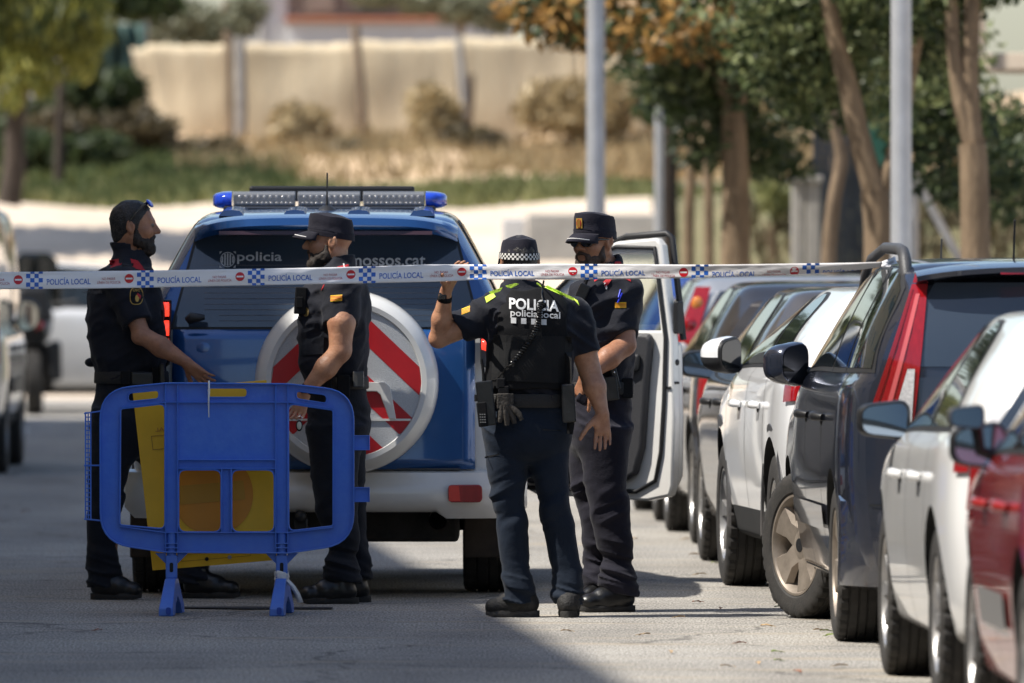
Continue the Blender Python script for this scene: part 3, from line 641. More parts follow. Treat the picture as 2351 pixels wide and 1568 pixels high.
        bmm = bpy.data.meshes.new('body'); bmm.from_pydata(V, [], Fc)
        for mm in (m, m2 or m, lower or m, M_liner): bmm.materials.append(mm)
        bmm.polygons.foreach_set('material_index', np.array(fm, dtype=np.int32)); bmm.update()
        b_ = bmesh.new(); b_.from_mesh(bmm); bmesh.ops.recalc_face_normals(b_, faces=b_.faces); b_.to_mesh(bmm); b_.free()
        o = bpy.data.objects.new('body', bmm); COL.objects.link(o)
        if wheels:
            cut = MB()
            for (yw, r) in wheels:
                for sd in (-1, 1):
                    W = float(s.w(yw)); cut.lathe([(r, sd * (W - .30)), (r, sd * (W + .25))][::sd], (0, yw, ra - .02 if False else ra), 'x', 36, True)
            cme = mesh_obj('cutter', cut.v, cut.f, M_liner, None, 0)
            bb_ = bmesh.new(); bb_.from_mesh(cme.data); bmesh.ops.recalc_face_normals(bb_, faces=bb_.faces); bb_.to_mesh(cme.data); bb_.free()
            md = o.modifiers.new('c', 'BOOLEAN'); md.operation = 'DIFFERENCE'; md.object = cme; md.solver = 'EXACT'
            try: md.material_mode = 'TRANSFER'
            except Exception: pass
            dg = bpy.context.evaluated_depsgraph_get(); me = bpy.data.meshes.new_from_object(o.evaluated_get(dg)); o.modifiers.clear(); o.data = me; bpy.data.objects.remove(cme)
        o.data.shade_smooth(); o.data.set_sharp_from_angle(angle=math.radians(38)); o.parent = s.root
        s.b = o
        return o
    def patch(s, name, m, y0, y1, t0, t1, side=-1, off=.004, ny=14, nt=8, par=None, rnd_=.0):
        """surface patch; y0, y1 may be (at t0, at t1)"""
        a0, b0 = (y0 if isinstance(y0, tuple) else (y0, y0)); a1, b1 = (y1 if isinstance(y1, tuple) else (y1, y1)); pts = []
        for i in range(ny):
            for j in range(nt):
                v = j / (nt - 1); ya, yb_ = a0 + (b0 - a0) * v, a1 + (b1 - a1) * v
                u = i / (ny - 1)
                if rnd_:                                # rounded upper corners
                    k = max(0, (v - (1 - rnd_)) / rnd_); ins = (1 - math.sqrt(max(0, 1 - k * k))) * .5 * min(.32, abs(yb_ - ya)); ya += ins; yb_ -= ins
                pts.append(s.S(ya + (yb_ - ya) * u, t0 + (t1 - t0) * v, side, off))
        mb = MB(); mb.grid(pts, ny, nt)
        if side < 0: mb.f = [q[::-1] for q in mb.f]
        return mb.build(name, m, par or s.root, 180)
    def windows(s, spans, t0=8.25, t1=12.1, sides=(-1, 1), seal=.03, m=None, rn=.35):
        for sd in sides:
            for (y0, y1) in spans:
                o = s.patch('side_window', m or M_glass, y0, y1, t0, t1, sd, .006, 16, 9, None, rn)
                ya = tuple(v - seal for v in y0); yb_ = tuple(v + seal for v in y1)
                s.patch('window_seal', M_seal, ya, yb_, t0 - .22, t1 + .28, sd, .003, 16, 9, o, rn)
    def gap(s, y, t0=2.2, t1=12.2, side=-1, w=.004, slant=0.):
        y0 = y if not isinstance(y, tuple) else y[0]; y1 = y if not isinstance(y, tuple) else y[1]
        s.patch('door_gap', M_gap, (y0 - w, y1 - w), (y0 + w, y1 + w), t0, t1, side, .0018, 2, 24)
    def handle(s, y, t=7.0, side=-1, m=None, ln=.18):
        c = s.S(y, t, side); mb = MB(); mb.tube([c + Vector((side * .004, -ln / 2, -.004)), c + Vector((side * .034, -ln / 2 + .03, 0)), c + Vector((side * .038, ln / 2 - .03, 0)), c + Vector((side * .004, ln / 2, -.004))], [.012, .016, .016, .012], 8, flat=1.2)
        o = mb.build('door_handle', m or M_dark, s.root, 60)
        mb = MB(); mb.ell(c + Vector((side * -.004, 0, -.015)), (.012, .06, .03), 10, 6); mb.build('handle_recess', M_gap, o, 60); return o
    def mirror(s, y, side=-1, m=None, w=.21, h=.145, d=.16, lift=.10, out=.06, turn=0., tilt=0., mf=None, t=8.1, glass=True, mg=None):
        """door mirror with housing, glass and arm"""
        c = s.S(y, t, side); rg = []; N = 28
        base = rrect(-w / 2, -h / 2, w / 2, h / 2, h * .30, 6); base = resample(base, N)
        base[:, 1] *= 1 + .16 * (base[:, 0] / (w / 2)) * -side
        prof = [(0.0, .93), (.012, 1.0), (.05, 1.03), (.09, .98), (.125, .82), (.15, .55), (.16, .2)]
        for yy, k in prof: rg.append([(px * k, yy * d / .16, pz * k) for px, pz in base])
        R = Matrix.Rotation(math.radians(turn), 3, 'Z') @ Matrix.Rotation(math.radians(tilt), 3, 'Y')
        ctr = c + Vector((side * (out + w / 2), -.02, lift))
        hs_ = MB(); hs_.rings([[tuple(R @ Vector(p) + ctr) for p in r] for r in rg]); o = hs_.build('mirror_housing', m or M_dark, s.root, 50)
        mb = MB(); pl = [(px * .86, pz * .86) for px, pz in base]
        mb.add([tuple(R @ Vector((px, -.003, pz)) + ctr) for px, pz in pl], [tuple(range(N))]); g = mb.build('mirror_glass', mg or M_mirror, o, 0)
        if mb.f and (Vector(g.data.polygons[0].normal).y > 0): g.data.flip_normals()
        mb = MB(); mb.tube([c + Vector((-side * .02, .06, -.01)), c + Vector((side * .05, .05, .01)), ctr + R @ Vector((-side * w * .33, .06, -h * .4))], [.035, .03, .028], 10, flat=.7); mb.build('mirror_arm', M_dark, o, 60)
        if mf: # two-tone cap
            mb = MB(); mb.rings([[tuple(R @ Vector((p[0] * 1.02, p[1] + .001, p[2] * 1.02)) + ctr) for p in r if p[2] > -h * .12] for r in rg[1:]], False, False); mb.build('mirror_cap', mf, o, 60)
        return o
    def rear_patch(s, name, m, poly_or_box, off=.01, nx=20, nz=10, par=None, th=0.):
        """patch on the rear face between z0 and z1; x edges are functions of z given as pairs"""
        (z0, z1), (xa0, xa1), (xb0, xb1) = poly_or_box; pts = []
        for i in range(nx):
            for j in range(nz):
                v = j / (nz - 1); x = (xa0 + (xa1 - xa0) * v) * (1 - i / (nx - 1)) + (xb0 + (xb1 - xb0) * v) * i / (nx - 1); pts.append(s.R(x, z0 + (z1 - z0) * v, off))
        mb = MB(); mb.grid(pts, nx, nz)
        mb.f = [q[::-1] for q in mb.f]
        o = mb.build(name, m, par or s.root, 180)
        if th: md = o.modifiers.new('t', 'SOLIDIFY'); md.thickness = th; md.offset = 1
        return o

_whm = {}
def wheel_mesh(r, wd, rim, style):
    key = (round(r, 3), round(wd, 3), round(rim, 3), style)
    if key in _whm: return _whm[key]
    n = 132; hw = wd / 2
    prof = [(rim * .98, -hw * .82, 0), (rim + .01, -hw * .95, 0), (rim + (r - rim) * .45, -hw, 0), (r - .032, -hw * .98, 0), (r - .012, -hw * .93, 1)]
    xs = [-.86, -.60, -.57, -.53, -.50, -.22, -.19, -.15, -.12, .12, .15, .19, .22, .50, .53, .57, .60, .86]; gr = {2, 3, 6, 7, 10, 11, 14, 15}
    for i, x in enumerate(xs): prof.append((r - (.009 if i in gr else 0) - .006 * abs(x) ** 3, hw * x, 2 if i in gr else (1 if abs(x) > .55 else 3)))
    prof += [(r - .012, hw * .93, 1), (r - .032, hw * .98, 0), (rim + (r - rim) * .45, hw, 0), (rim + .01, hw * .95, 0), (rim * .98, hw * .82, 0)]
    V = []; Fc = []
    for rr, x, kd in prof:
        for k in range(n):
            q = rr
            if kd == 1 and k % 4 == 0: q -= .010
            if kd == 3 and (k + int(x * 90)) % 6 == 0: q -= .005
            t = 2 * math.pi * k / n; V.append((x, q * math.cos(t), q * math.sin(t)))
    m_ = len(prof)
    for i in range(m_ - 1):
        for k in range(n): Fc.append((i * n + k, (i + 1) * n + k, (i + 1) * n + (k + 1) % n, i * n + (k + 1) % n))
    ty = bpy.data.meshes.new('tyre'); ty.from_pydata(V, [], Fc); ty.materials.append(M_tyre); ty.update(); ty.shade_smooth(); ty.set_sharp_from_angle(angle=math.radians(30))
    am = M_alloyd if style.endswith('d') else M_alloy
    mb = MB(); mb.cur = 0
    mb.lathe([(rim * .99, -hw * .84), (rim * 1.0, -hw * .9), (rim * .955, -hw * .9), (rim * .90, -hw * .72), (rim * .86, -hw * .3), (rim * .86, hw * .7)], (0, 0, 0), 'x', 64)
    ns = {'5': 5, '5d': 5, '10': 10, '7': 7, '9': 9}[style]
    for k in range(ns):
        t = 2 * math.pi * k / ns + .25
        wdt = {5: .11, 7: .06, 9: .05, 10: .04}[ns]
        c_, s_ = math.cos(t), math.sin(t); rg = []
        for rad, ww, x in ((.05, wdt * .55, -hw * .62), (rim * .5, wdt * .45, -hw * .74), (rim * .92, wdt * .85, -hw * .82)):
            rg.append([(x + dx, rad * c_ - q * s_, rad * s_ + q * c_) for q, dx in ((-ww, .03), (-ww * .8, 0), (ww * .8, 0), (ww, .03))])
        mb.rings(rg, True)
    mb.lathe([(.002, -hw * .70), (.045, -hw * .70), (.07, -hw * .62), (.07, -hw * .2)], (0, 0, 0), 'x', 24)
    mb.cur = 1; mb.lathe([(.002, -hw * .1), (rim * .86, -hw * .1)], (0, 0, 0), 'x', 32)
    mb.cur = 2; mb.lathe([(.002, -hw * .73), (.03, -hw * .725), (.032, -hw * .68)], (0, 0, 0), 'x', 20)
    tmp = mesh_obj('rim', mb.v, mb.f, None, None, 35, [am, M_liner, M_dark], mb.fm); rm = tmp.data; bpy.data.objects.remove(tmp)
    _whm[key] = (ty, rm); return ty, rm
def add_wheel(root, x, y, r=.32, wd=.215, rim=.215, style='5', steer=0., left=True):
    ty, rm = wheel_mesh(r, wd, rim, style)
    t = bpy.data.objects.new('wheel', ty); COL.objects.link(t); t.parent = root; t.location = (x, y, r); t.rotation_euler = (rnd.uniform(0, 6), 0, math.radians(steer) + (0 if left else math.pi))
    q = bpy.data.objects.new('rim', rm); COL.objects.link(q); q.parent = t
    return t
def four_wheels(c, ys, r, wd, rim, style, inset=.0, steer=0.):
    for k, y in enumerate(ys):
        W = float(c.w(y)) - wd / 2 - inset
        for sd in (-1, 1): add_wheel(c.root, sd * W, y, r, wd, rim, style, steer if k == 1 else 0, sd < 0)
# ------------------------------------------------------------------ police off-roader, seen from behind
PX0, PY0 = -.874, 50.72
M_pblue = mat('police_blue', (.015, .080, .25), .24, .35, .9, var=.05, vscale=1.5)
M_pwhite = mat('police_white', (.66, .65, .62), .35, 0, .8, var=.05, vscale=2, dirt=((.42, .36, .29), .85, .55))
pc = Car('police_car', PY0, PX0, 0., 4.45,
    [(0, .86), (.05, .90), (.2, .925), (.6, .935), (3.6, .935), (4.15, .88), (4.45, .72)], [(0, .42), (.6, .40), (4.45, .42)],
    [(0, 1.27), (3.0, 1.25), (3.4, 1.13), (4.45, .96)], [(0, 1.775), (.25, 1.80), (1.6, 1.83), (2.4, 1.77), (2.95, 1.36), (3.25, 1.17), (4.1, 1.08), (4.45, .97)],
    [(0, .60), (.3, .63), (2.4, .63), (2.9, .70), (3.25, .74), (4.45, .6)], [(.4, 0.), (.6, .02), (1.26, .06), (1.70, .24), (1.80, .26)],
    'blue and white police off-roader with light bar and striped spare wheel cover', 'police car', .05, 1.0)
pc.body(M_pwhite, M_pblue, 8, ((1.02, .43), (3.5, .43)), .385)
four_wheels(pc, (1.02, 3.5), .385, .295, .23, '5', .0)
def px(x): return (x - 747) / 490
def pz(y): return HC - (y - HY) / 490
# tailgate, rear window, lip
tg = pc.rear_patch('tailgate', M_pblue, ((.605, 1.258), (-.725, -.715), (.700, .700)), .012, 24, 14, None, .02)
mb = MB(); mb.ell(pc.R(px(477), pz(806), .014), (.088, .018, .064), 28, 10); mb.build('badge_cover', M_pblue, tg, 60)
rw = pc.rear_patch('rear_window', M_glassb, ((1.272, 1.715), (-.715, -.600), (.715, .600)), .010, 26, 14)
pc.rear_patch('window_seal', M_seal, ((1.259, 1.725), (-.73, -.612), (.73, .612)), .006, 26, 14, rw)
for k in range(11):
    z = 1.30 + k * .026; hw_ = .57 if k > 1 else .50
    pc.rear_patch('heating_wire', mat('wire', (.10, .10, .11), .5), ((z, z + .0022), (-hw_, -hw_), (hw_, hw_)), .0118, 20, 2, rw)
M_dec = mat('window_lettering', (.42, .43, .45), .6)
for txt, x0, x1, y0, y1, b_ in (('policia', 542, 645, 578, 606, .012), ('mossos.cat', 802, 976, 582, 610, .014)):
    v, t = fit_text(txt, px(x0), px(x1), pz(y1), pz(y0), b_, 0, None if txt == 'policia' else (0, .73))
    if txt == 'policia': v[:, 1] = np.where(True, pz(y1) + (v[:, 1] - v[:, 1].min()) * 1.0, 0)
    mb = MB(); mb.add([pc.R(x, z, .0125) for x, z in v], t); mb.build('lettering', M_dec, rw, 0)
# shield emblem: oval with upright bars
mb = MB(); cx_, cz_ = px(520), pz(596)
for k in range(24):
    t0, t1 = 2 * math.pi * k / 24, 2 * math.pi * (k + 1) / 24
    mb.add([pc.R(cx_ + r * math.cos(t), cz_ + r * 1.02 * math.sin(t), .0125) for t, r in ((t0, .031), (t1, .031), (t1, .035), (t0, .035))], [(0, 1, 2, 3)])
for k in range(-2, 3):
    x = cx_ + k * .0125; h_ = math.sqrt(max(.029 ** 2 - (k * .0125) ** 2, 0)); mb.add([pc.R(x + a_ * .0036, cz_ + b_ * h_, .0125) for a_, b_ in ((-1, -1), (1, -1), (1, 1), (-1, 1))], [(0, 1, 2, 3)])
for a_, b_ in ((-1, -1), (1, -1), (1, 1), (-1, 1)):
    mb.add([pc.R(cx_ + a_ * .038, cz_ + b_ * .038, .0125), pc.R(cx_ + a_ * .026, cz_ + b_ * .038, .0125), pc.R(cx_ + a_ * .038, cz_ + b_ * .026, .0125)], [(0, 1, 2)])
mb.build('shield_emblem', M_dec, rw, 0)
# roof lip over the window
mb = MB(); rg = []
for i in range(33):
    u = -1 + 2 * i / 32; x = .618 * u; k = abs(u) ** 6; zt = 1.802 - .012 * u * u - .045 * k; yb_ = .02 + .16 * k
    rg.append([(x, yb_ + .30, zt - .01), (x, yb_ + .10, zt), (x, yb_ + .01, zt - .018), (x, yb_, zt - .052), (x, yb_ + .02, zt - .074), (x, yb_ + .22, zt - .078), (x, yb_ + .30, zt - .06)])
mb.rings(rg); lip = mb.build('roof_spoiler', M_pblue, pc.root, 50)
mb = MB(); mb.rings([[(.50 * u, .035, 1.722), (.50 * u, .03, 1.705), (.50 * u, .10, 1.703), (.50 * u, .10, 1.722)] for u in np.linspace(-1, 1, 9)]); mb.build('brake_light', mat('smoked_strip', (.05, .025, .035), .3), lip, 40)
# taillights
for sd in (-1, 1):
    mb = MB(); hh = [(sd * .715, .045, 1.40), (sd * .80, .16, 1.40), (sd * .862, .10, 1.14), (sd * .745, .02, 1.08), (sd * .72, .02, 1.1)]
    h2 = [(x, y - .06 - (.02 if abs(x) < .8 else 0), z) for x, y, z in hh]; n = len(hh)
    fs = [tuple(range(n)), tuple(range(2 * n - 1, n - 1, -1))] + [(i, n + i, n + (i + 1) % n, (i + 1) % n) for i in range(n)]
    mb.add([Vector(p) + Vector((sd * .006, .0, 0)) for p in hh + h2], fs if sd > 0 else [q[::-1] for q in fs]); hs_ = mb.build('taillight', M_dark, pc.root, 30, .006)
    for (z0, z1) in ((1.325, 1.385), (1.235, 1.30), (1.165, 1.215)):
        mb = MB(); pts = []
        for i in range(6):
            for j in range(4):
                u, v = i / 5, j / 3; z = z0 + (z1 - z0) * v; x = .725 + (.135 - (z - 1.14) * .17) * u; y = -.050 - .016 * math.sin(math.pi * v) + .10 * u * u
                pts.append((sd * (x + .006), y + .02 - (1.40 - z) * .06, z))
        mb.grid(pts, 6, 4); o = mb.build('light_segment', M_redlit, hs_, 60, solid=.012)
    pc.patch('side_lens', M_red, .05, .22, 7.2, 9.2, sd, .012, 6, 6, hs_)
# spare wheel cover with chevrons
sc_ = Vector((px(797), -.02, 1.017))
mb = MB(); mb.lathe([(.40, .10), (.425, .02), (.43, -.10), (.424, -.17), (.405, -.215), (.375, -.24), (.352, -.238), (.348, -.228), (.001, -.228)], sc_, 'y', 72); mb.f = [q[::-1] for q in mb.f]
swc = mb.build('spare_wheel_cover', M_pwhite, pc.root, 40)
M_refw = mat('reflective_white', (.50, .51, .52), .45, .1, var=.10, vscale=160, bump=.3, bscale=240)
M_refr = mat('reflective_red', (.48, .012, .018), .4, .0, var=.12, vscale=3)
RD = .349
def disc(mbx, f0, f1, off, half):
    xs = np.linspace(0, RD, 41)
    for i in range(40):
        q = []
        for x in (xs[i], xs[i + 1]):
            c = math.sqrt(max(RD * RD - x * x, 0)); q.append((x, min(max(f0(x), -c), c), min(max(f1(x), -c), c)))
        if q[0][2] - q[0][1] < 1e-5 and q[1][2] - q[1][1] < 1e-5: continue
        pp = [(half * q[0][0], q[0][1]), (half * q[1][0], q[1][1]), (half * q[1][0], q[1][2]), (half * q[0][0], q[0][2])]
        mbx.add([sc_ + Vector((x, -.229 - off, z)) for x, z in (pp if half > 0 else pp[::-1])], [(0, 1, 2, 3)])
mb = MB()
for hf in (-1, 1): disc(mb, lambda x: -1, lambda x: 1, .0015, hf)
mb.build('reflective_disc', M_refw, swc, 0)
for k in range(4):
    for hf in (-1, 1):
        mb = MB(); up = .395 - .27 * k; disc(mb, lambda x: up - .134 - .95 * x, lambda x: up - .95 * x, .003, hf)
        if mb.v: mb.build('red_chevron', M_refr, swc, 0)
mb = MB()
outer = [(-.06, 0), (.18, 0), (.205, -.022), (.232, -.172), (.199, -.172), (.158, -.058), (.14, -.043), (-.06, -.043)]
plate(mb, outer, [], -.012, 0.); mb.v = [tuple(sc_ + Vector((x, -.233 + y, z + .0))) for x, y, z in mb.v]; mb.build('handle', M_pwhite, swc, 30, .004)
mb = MB(); mb.box(sc_ + Vector((0, -.2335, -.175)), (.60, .004, .010)); mb.build('cover_seam', M_pwhite, swc, 0)
# bumper
mb = MB(); rg = []
for i in range(41):
    u = -1 + 2 * i / 40; x = .945 * u; k = abs(u) ** 7; cyc = .16 * k; ins = 0
    step = 1 if abs(x) < .55 else 0; zb_ = .405 - (.03 if abs(x) > .56 else 0) + .05 * max(0, abs(u) - .96) / .04
    rg.append([(x, .30 + cyc * .3, .60), (x, .02 + cyc, .603), (x, -.025 + cyc, .59), (x, -.035 + cyc, .555), (x, -.045 - .012 * step + cyc, .535), (x, -.05 - .014 * step + cyc, .47), (x, -.035 + cyc, .425), (x, .0 + cyc, zb_), (x, .30 + cyc * .3, zb_)])
mb.rings(rg); bmp = mb.build('rear_bumper', M_pwhite, pc.root, 45)
mb = MB(); mb.box((-.02, .02, .606), (1.30, .05, .010)); mb.build('bumper_step', M_plas, bmp, 0, .002)
for sd in (-1, 1):
    mb = MB(); mb.prism([(sd * x, z) for x, z in rrect(.575, .452, .735, .535, .02)][::sd], -.062, -.03); rf = mb.build('reflector', M_red, bmp, 30, .004)
    mb = MB(); mb.prism([(sd * x, z) for x, z in ((.578, .458), (.632, .458), (.626, .530), (.578, .530))][::sd], -.0635, -.0622); mb.build('reflector_segment', mat('bright_red_lens', (.62, .03, .02), .2, coat=.7), rf, 0)
# underbody, exhaust, mudflaps
mb = MB(); mb.box((0, .55, .36), (1.25, .7, .20)); mb.box((-.2, .18, .34), (.62, .22, .16)); mb.tube([(-.8, 1.02, .36), (0, 1.02, .33), (.8, 1.02, .36)], [.05, .10, .05], 12); mb.box((.45, 1.0, .30), (.14, .2, .12)); mb.box((0, 2.4, .42), (1.4, 2.4, .16))
mb.build('underbody', M_under, pc.root, 40, .02)
mb = MB(); mb.tube([(px(1005), .5, .37), (px(1005), .1, .372), (px(1005), .0, .365)], .042, 20, False); mb.lathe([(.035, .0), (.035, .3)], (px(1005), .0, .365), 'y', 20); mb.build('exhaust_pipe', mat('rusty_pipe', (.05, .032, .022), .6, .6, var=.4, vscale=12), pc.root, 50)
for sd in (-1, 1):
    mb = MB(); mb.box((sd * .79, .56, .285), (.29, .015, .22), Matrix.Rotation(math.radians(-6), 3, 'X')); mb.build('mudflap', mat('mudflap', (.035, .026, .02), .8, var=.2, vscale=9), pc.root, 0, .01)
mb = MB(); mb.box((px(690), .05, .33), (.07, .10, .10)); mb.ell((px(690), -.03, .385), (.03, .03, .03)); mb.build('tow_hitch', M_dark, pc.root, 40, .01)
# light bar on feet, board behind, antenna
BYL = 1.75; s2 = sp(PY0 + BYL)
def bx(x): return (x - CX) / s2 - PX0
def bz(y): return HC - (y - HY) / s2
lb = empty('light_bar', (0, 0, 0)); lb.parent = pc.root
mb = MB(); mb.box(((bx(488) + bx(1025)) / 2, BYL + .12, bz(480)), (bx(1000) - bx(515), .24, .03)); mb.build('bar_base', M_dark, lb, 0, .006)
M_lens = mat('bar_lens', (.30, .31, .33), .08, coat=.7, alpha=.42); M_blens = mat('blue_lens', (.012, .05, .42), .08, coat=.8, var=.35, vscale=25)
M_led = mat('led', (.75, .72, .70), .2, .6); M_barin = mat('bar_inside', (.10, .105, .12), .5)
for (x0, x1) in ((533, 679), (682, 828), (832, 976)):
    a_, b_ = bx(x0), bx(x1); mb = MB(); mb.box(((a_ + b_) / 2, BYL + .13, bz(459)), (b_ - a_ - .012, .10, bz(443) - bz(477))); md_ = mb.build('lamp_module', M_barin, lb, 0, .006)
    for r_, yy in ((0, 452), (1, 466)):
        n = 9 if r_ == 0 else 12
        for k in range(n):
            gx = (k + .5 + (.25 * ((k // 4) - 1) if r_ else 0)) / n; xx = a_ + .02 + (b_ - a_ - .04) * gx
            if k == 0 and r_ == 0 and 'led0' not in globals():
                mb = MB(); mb.ell((0, 0, 0), (.0085, .006, .0085), 8, 5); led0 = mb.build('led', M_led, md_, 180); o = led0
            else: o = led0.copy(); COL.objects.link(o); o.parent = md_
            o.location = (xx, BYL + .078, bz(yy)); o.scale = (1, 1, 1.1 if r_ == 0 else .8)
    mb = MB(); mb.rings([[(x, BYL + .02, bz(477)), (x, BYL - .0, bz(470)), (x, BYL + .0, bz(447)), (x, BYL + .03, bz(439)), (x, BYL + .20, bz(439)), (x, BYL + .24, bz(470)), (x, BYL + .22, bz(477))] for x in (a_ + .002, a_ + .008, b_ - .008, b_ - .002)]); mb.build('lens', M_lens, md_, 30, .004)
    mb = MB(); mb.rings([[(x, BYL - .004, bz(478)), (x, BYL - .004, bz(474.5)), (x, BYL + .05, bz(474.5)), (x, BYL + .05, bz(478))] for x in (a_, b_)]); mb.build('lens_frame', M_barin, md_, 0)
for x0, x1, sd in ((488, 532, -1), (977, 1026, 1)):
    rg = []; 
    for i in range(9):
        u = i / 8; x = bx(x1 if sd < 0 else x0) + sd * u * (bx(x1) - bx(x0)); k = math.sqrt(max(1 - (u ** 2.4) * .95, .02)); cz0 = bz(459.5)
        rg.append([(x, BYL + .12 + .12 * k * math.cos(t) * (1 if u < .9 else .9), cz0 + .044 * (k * .6 + .4) * math.copysign(abs(math.sin(t)) ** .6, math.sin(t))) for t in np.linspace(0, 2 * math.pi, 24, endpoint=False)])
    mb = MB(); mb.rings(rg if sd > 0 else rg[::-1]); mb.build('end_lens', M_blens, lb, 60)
mb = MB(); mb.box(((bx(567) + bx(950)) / 2, BYL + .45, (bz(426) + bz(462)) / 2), (bx(950) - bx(567), .03, bz(426) - bz(462))); mb.build('sign_board', M_dark, lb, 0, .012)
for x in (526, 986):
    mb = MB(); mb.box((bx(x), BYL + .1, bz(488)), (.03, .06, .05)); mb.cyl((bx(x) - .03, BYL + .06, bz(484)), (bx(x) + .03, BYL + .06, bz(484)), .012); mb.build('bar_foot', M_dark, lb, 0, .004)
for x in (640, 900):
    mb = MB(); mb.box((bx(x), BYL + .12, bz(487)), (.22, .10, .028), None, .7); mb.build('mount', M_dark, lb, 0, .006)
for x0 in (-.45, -.15, .15, .45):
    mb = MB(); mb.rings([[(x0 + dx, y, 1.80 + .03 * min(y, 1) + .012 * h) for dx, h in ((-.06, -1.5), (-.04, .6), (0, 1), (.04, .6), (.06, -1.5))] for y in (.35, .4, 1.2, 2.2)], True, False); mb.build('roof_rib', M_pblue, pc.root, 60)
mb = MB(); ax_ = (751 - CX) / sp(PY0 + .9) - PX0; mb.tube([(ax_, .9, 1.82), (ax_, .9, 1.845)], [.05, .02], 16); mb.tube([(ax_, .9, 1.84), (ax_, .9, 1.90), (ax_ + .001, .9, 2.0)], [.008, .004, .004], 8); mb.build('antenna', M_dark, pc.root, 60)
mb = MB(); mb.tube([(px(430), -.0, 1.30), (px(440), -.005, 1.315), (px(470), -.004, 1.318)], [.02, .028, .012], 10); mb.build('wiper', M_dark, pc.root, 60)
# side glass
pc.windows([((.30, .55), (1.15, 1.2)), ((1.28, 1.30), (2.25, 2.2))], 8.4, 12.0)
# open right front door
dh = Vector((.95, 2.95, 0)); dang = 50.
dr = empty('front_door', tuple(dh)); dr.parent = pc.root; dr['label'] = 'white front door standing open'
U = Vector((math.sin(math.radians(dang)), -math.cos(math.radians(dang)), 0)); NI = Vector((-math.cos(math.radians(dang)), -math.sin(math.radians(dang)), 0))
dr.rotation_euler = (0, 0, math.atan2(U.y, U.x))          # local x along the door, local y = away from the inner face
DL = .97
outer = [(0, .46), (.10, .42), (DL - .16, .40), (DL - .02, .425), (DL, .48), (DL + .012, .80), (DL, 1.19), (DL - .035, 1.42), (DL - .07, 1.655), (DL - .10, 1.69), (.62, 1.672), (.45, 1.62), (.25, 1.46), (.02, 1.22), (0, 1.1)]
hole = [(.10, 1.235), (DL - .075, 1.235), (DL - .098, 1.42), (DL - .128, 1.615), (.63, 1.605), (.48, 1.56), (.30, 1.42)]
mb = MB(); plate(mb, outer, [hole], -.055, .0); mb.build('door_shell', M_pwhite, dr, 30, .012)
mb = MB(); o2 = [(u - .002, z) for u, z in outer[:7]] + [(0.05, 1.22)]; o2 = [(0, .50), (.10, .46), (DL - .15, .435), (DL - .04, .47), (DL - .015, .52), (DL - .01, .80), (DL - .02, 1.18), (.05, 1.20), (0, 1.1)]
mb.prism([(u, z) for u, z in o2], .001, .06); mb.build('door_skin', M_pwhite, dr, 30, .02)
trim = [(0, .50), (.10, .475), (DL - .30, .48), (DL - .20, .53), (DL - .155, .66), (DL - .125, 1.0), (DL - .10, 1.19), (DL - .12, 1.222), (0, 1.222)]
mb = MB(); mb.prism(trim, -.105, -.056); tr = mb.build('door_trim', mat('trim_plastic', (.030, .030, .033), .55, bump=.2, bscale=140), dr, 30, .02, 3)
mb = MB(); mb.prism([(.1, .95), (DL - .25, 1.0), (DL - .16, 1.04), (DL - .15, 1.12), (.1, 1.10)], -.135, -.105); mb.build('armrest', mat('trim_dark', (.016, .016, .017), .6), tr, 30, .02, 3)
seal = [(.05, .455), (DL - .22, .445), (DL - .10, .50), (DL - .065, .64), (DL - .045, .9), (DL - .035, 1.20), (DL - .075, 1.45), (DL - .105, 1.64), (.62, 1.645), (.45, 1.59), (.24, 1.43)]
mb = MB(); mb.tube([(u, -.062, z) for u, z in seal], .011, 8); mb.build('door_seal', M_seal, dr, 60)
mb = MB(); ed = [(DL - .125, .0), (0, 0)]; mb.tube([(.24, .02, 1.47), (.46, .02, 1.645), (.62, .02, 1.695), (DL - .095, .02, 1.712), (DL - .06, .02, 1.69), (DL - .02, .02, 1.42), (DL + .01, .02, 1.19)], .016, 8); mb.build('window_frame_seal', M_seal, dr, 60)
mb = MB(); mb.box((DL + .008, -.03, .98), (.012, .03, .012)); mb.box((DL - .03, -.058, .955), (.05, .008, .014)); mb.ell((DL + .004, -.02, 1.08), (.006, .016, .016)); mb.build('latch', M_dark, dr, 0)
mb = MB(); mb.box((DL + .008, -.015, 1.30), (.03, .05, .16)); mb.build('hinge_cover', M_dark, dr, 0, .008)
def glass_pane(name):
    m = bpy.data.materials.new(name); m.use_nodes = True; N = m.node_tree.nodes; L = m.node_tree.links
    t = N.new('ShaderNodeBsdfTransparent'); t.inputs[0].default_value = (.86, .92, .90, 1); g = N.new('ShaderNodeBsdfGlossy'); g.inputs['Roughness'].default_value = .02
    fz = N.new('ShaderNodeFresnel'); fz.inputs[0].default_value = 1.5; mx = N.new('ShaderNodeMixShader'); L.new(fz.outputs[0], mx.inputs[0]); L.new(t.outputs[0], mx.inputs[1]); L.new(g.outputs[0], mx.inputs[2]); L.new(mx.outputs[0], N['Material Output'].inputs[0]); return m
M_pane = glass_pane('door_glass')
mb = MB(); hh = [(u * 1.0, z) for u, z in hole]; mb.prism(hh, -.030, -.026); mb.build('window_pane', M_pane, dr, 0)
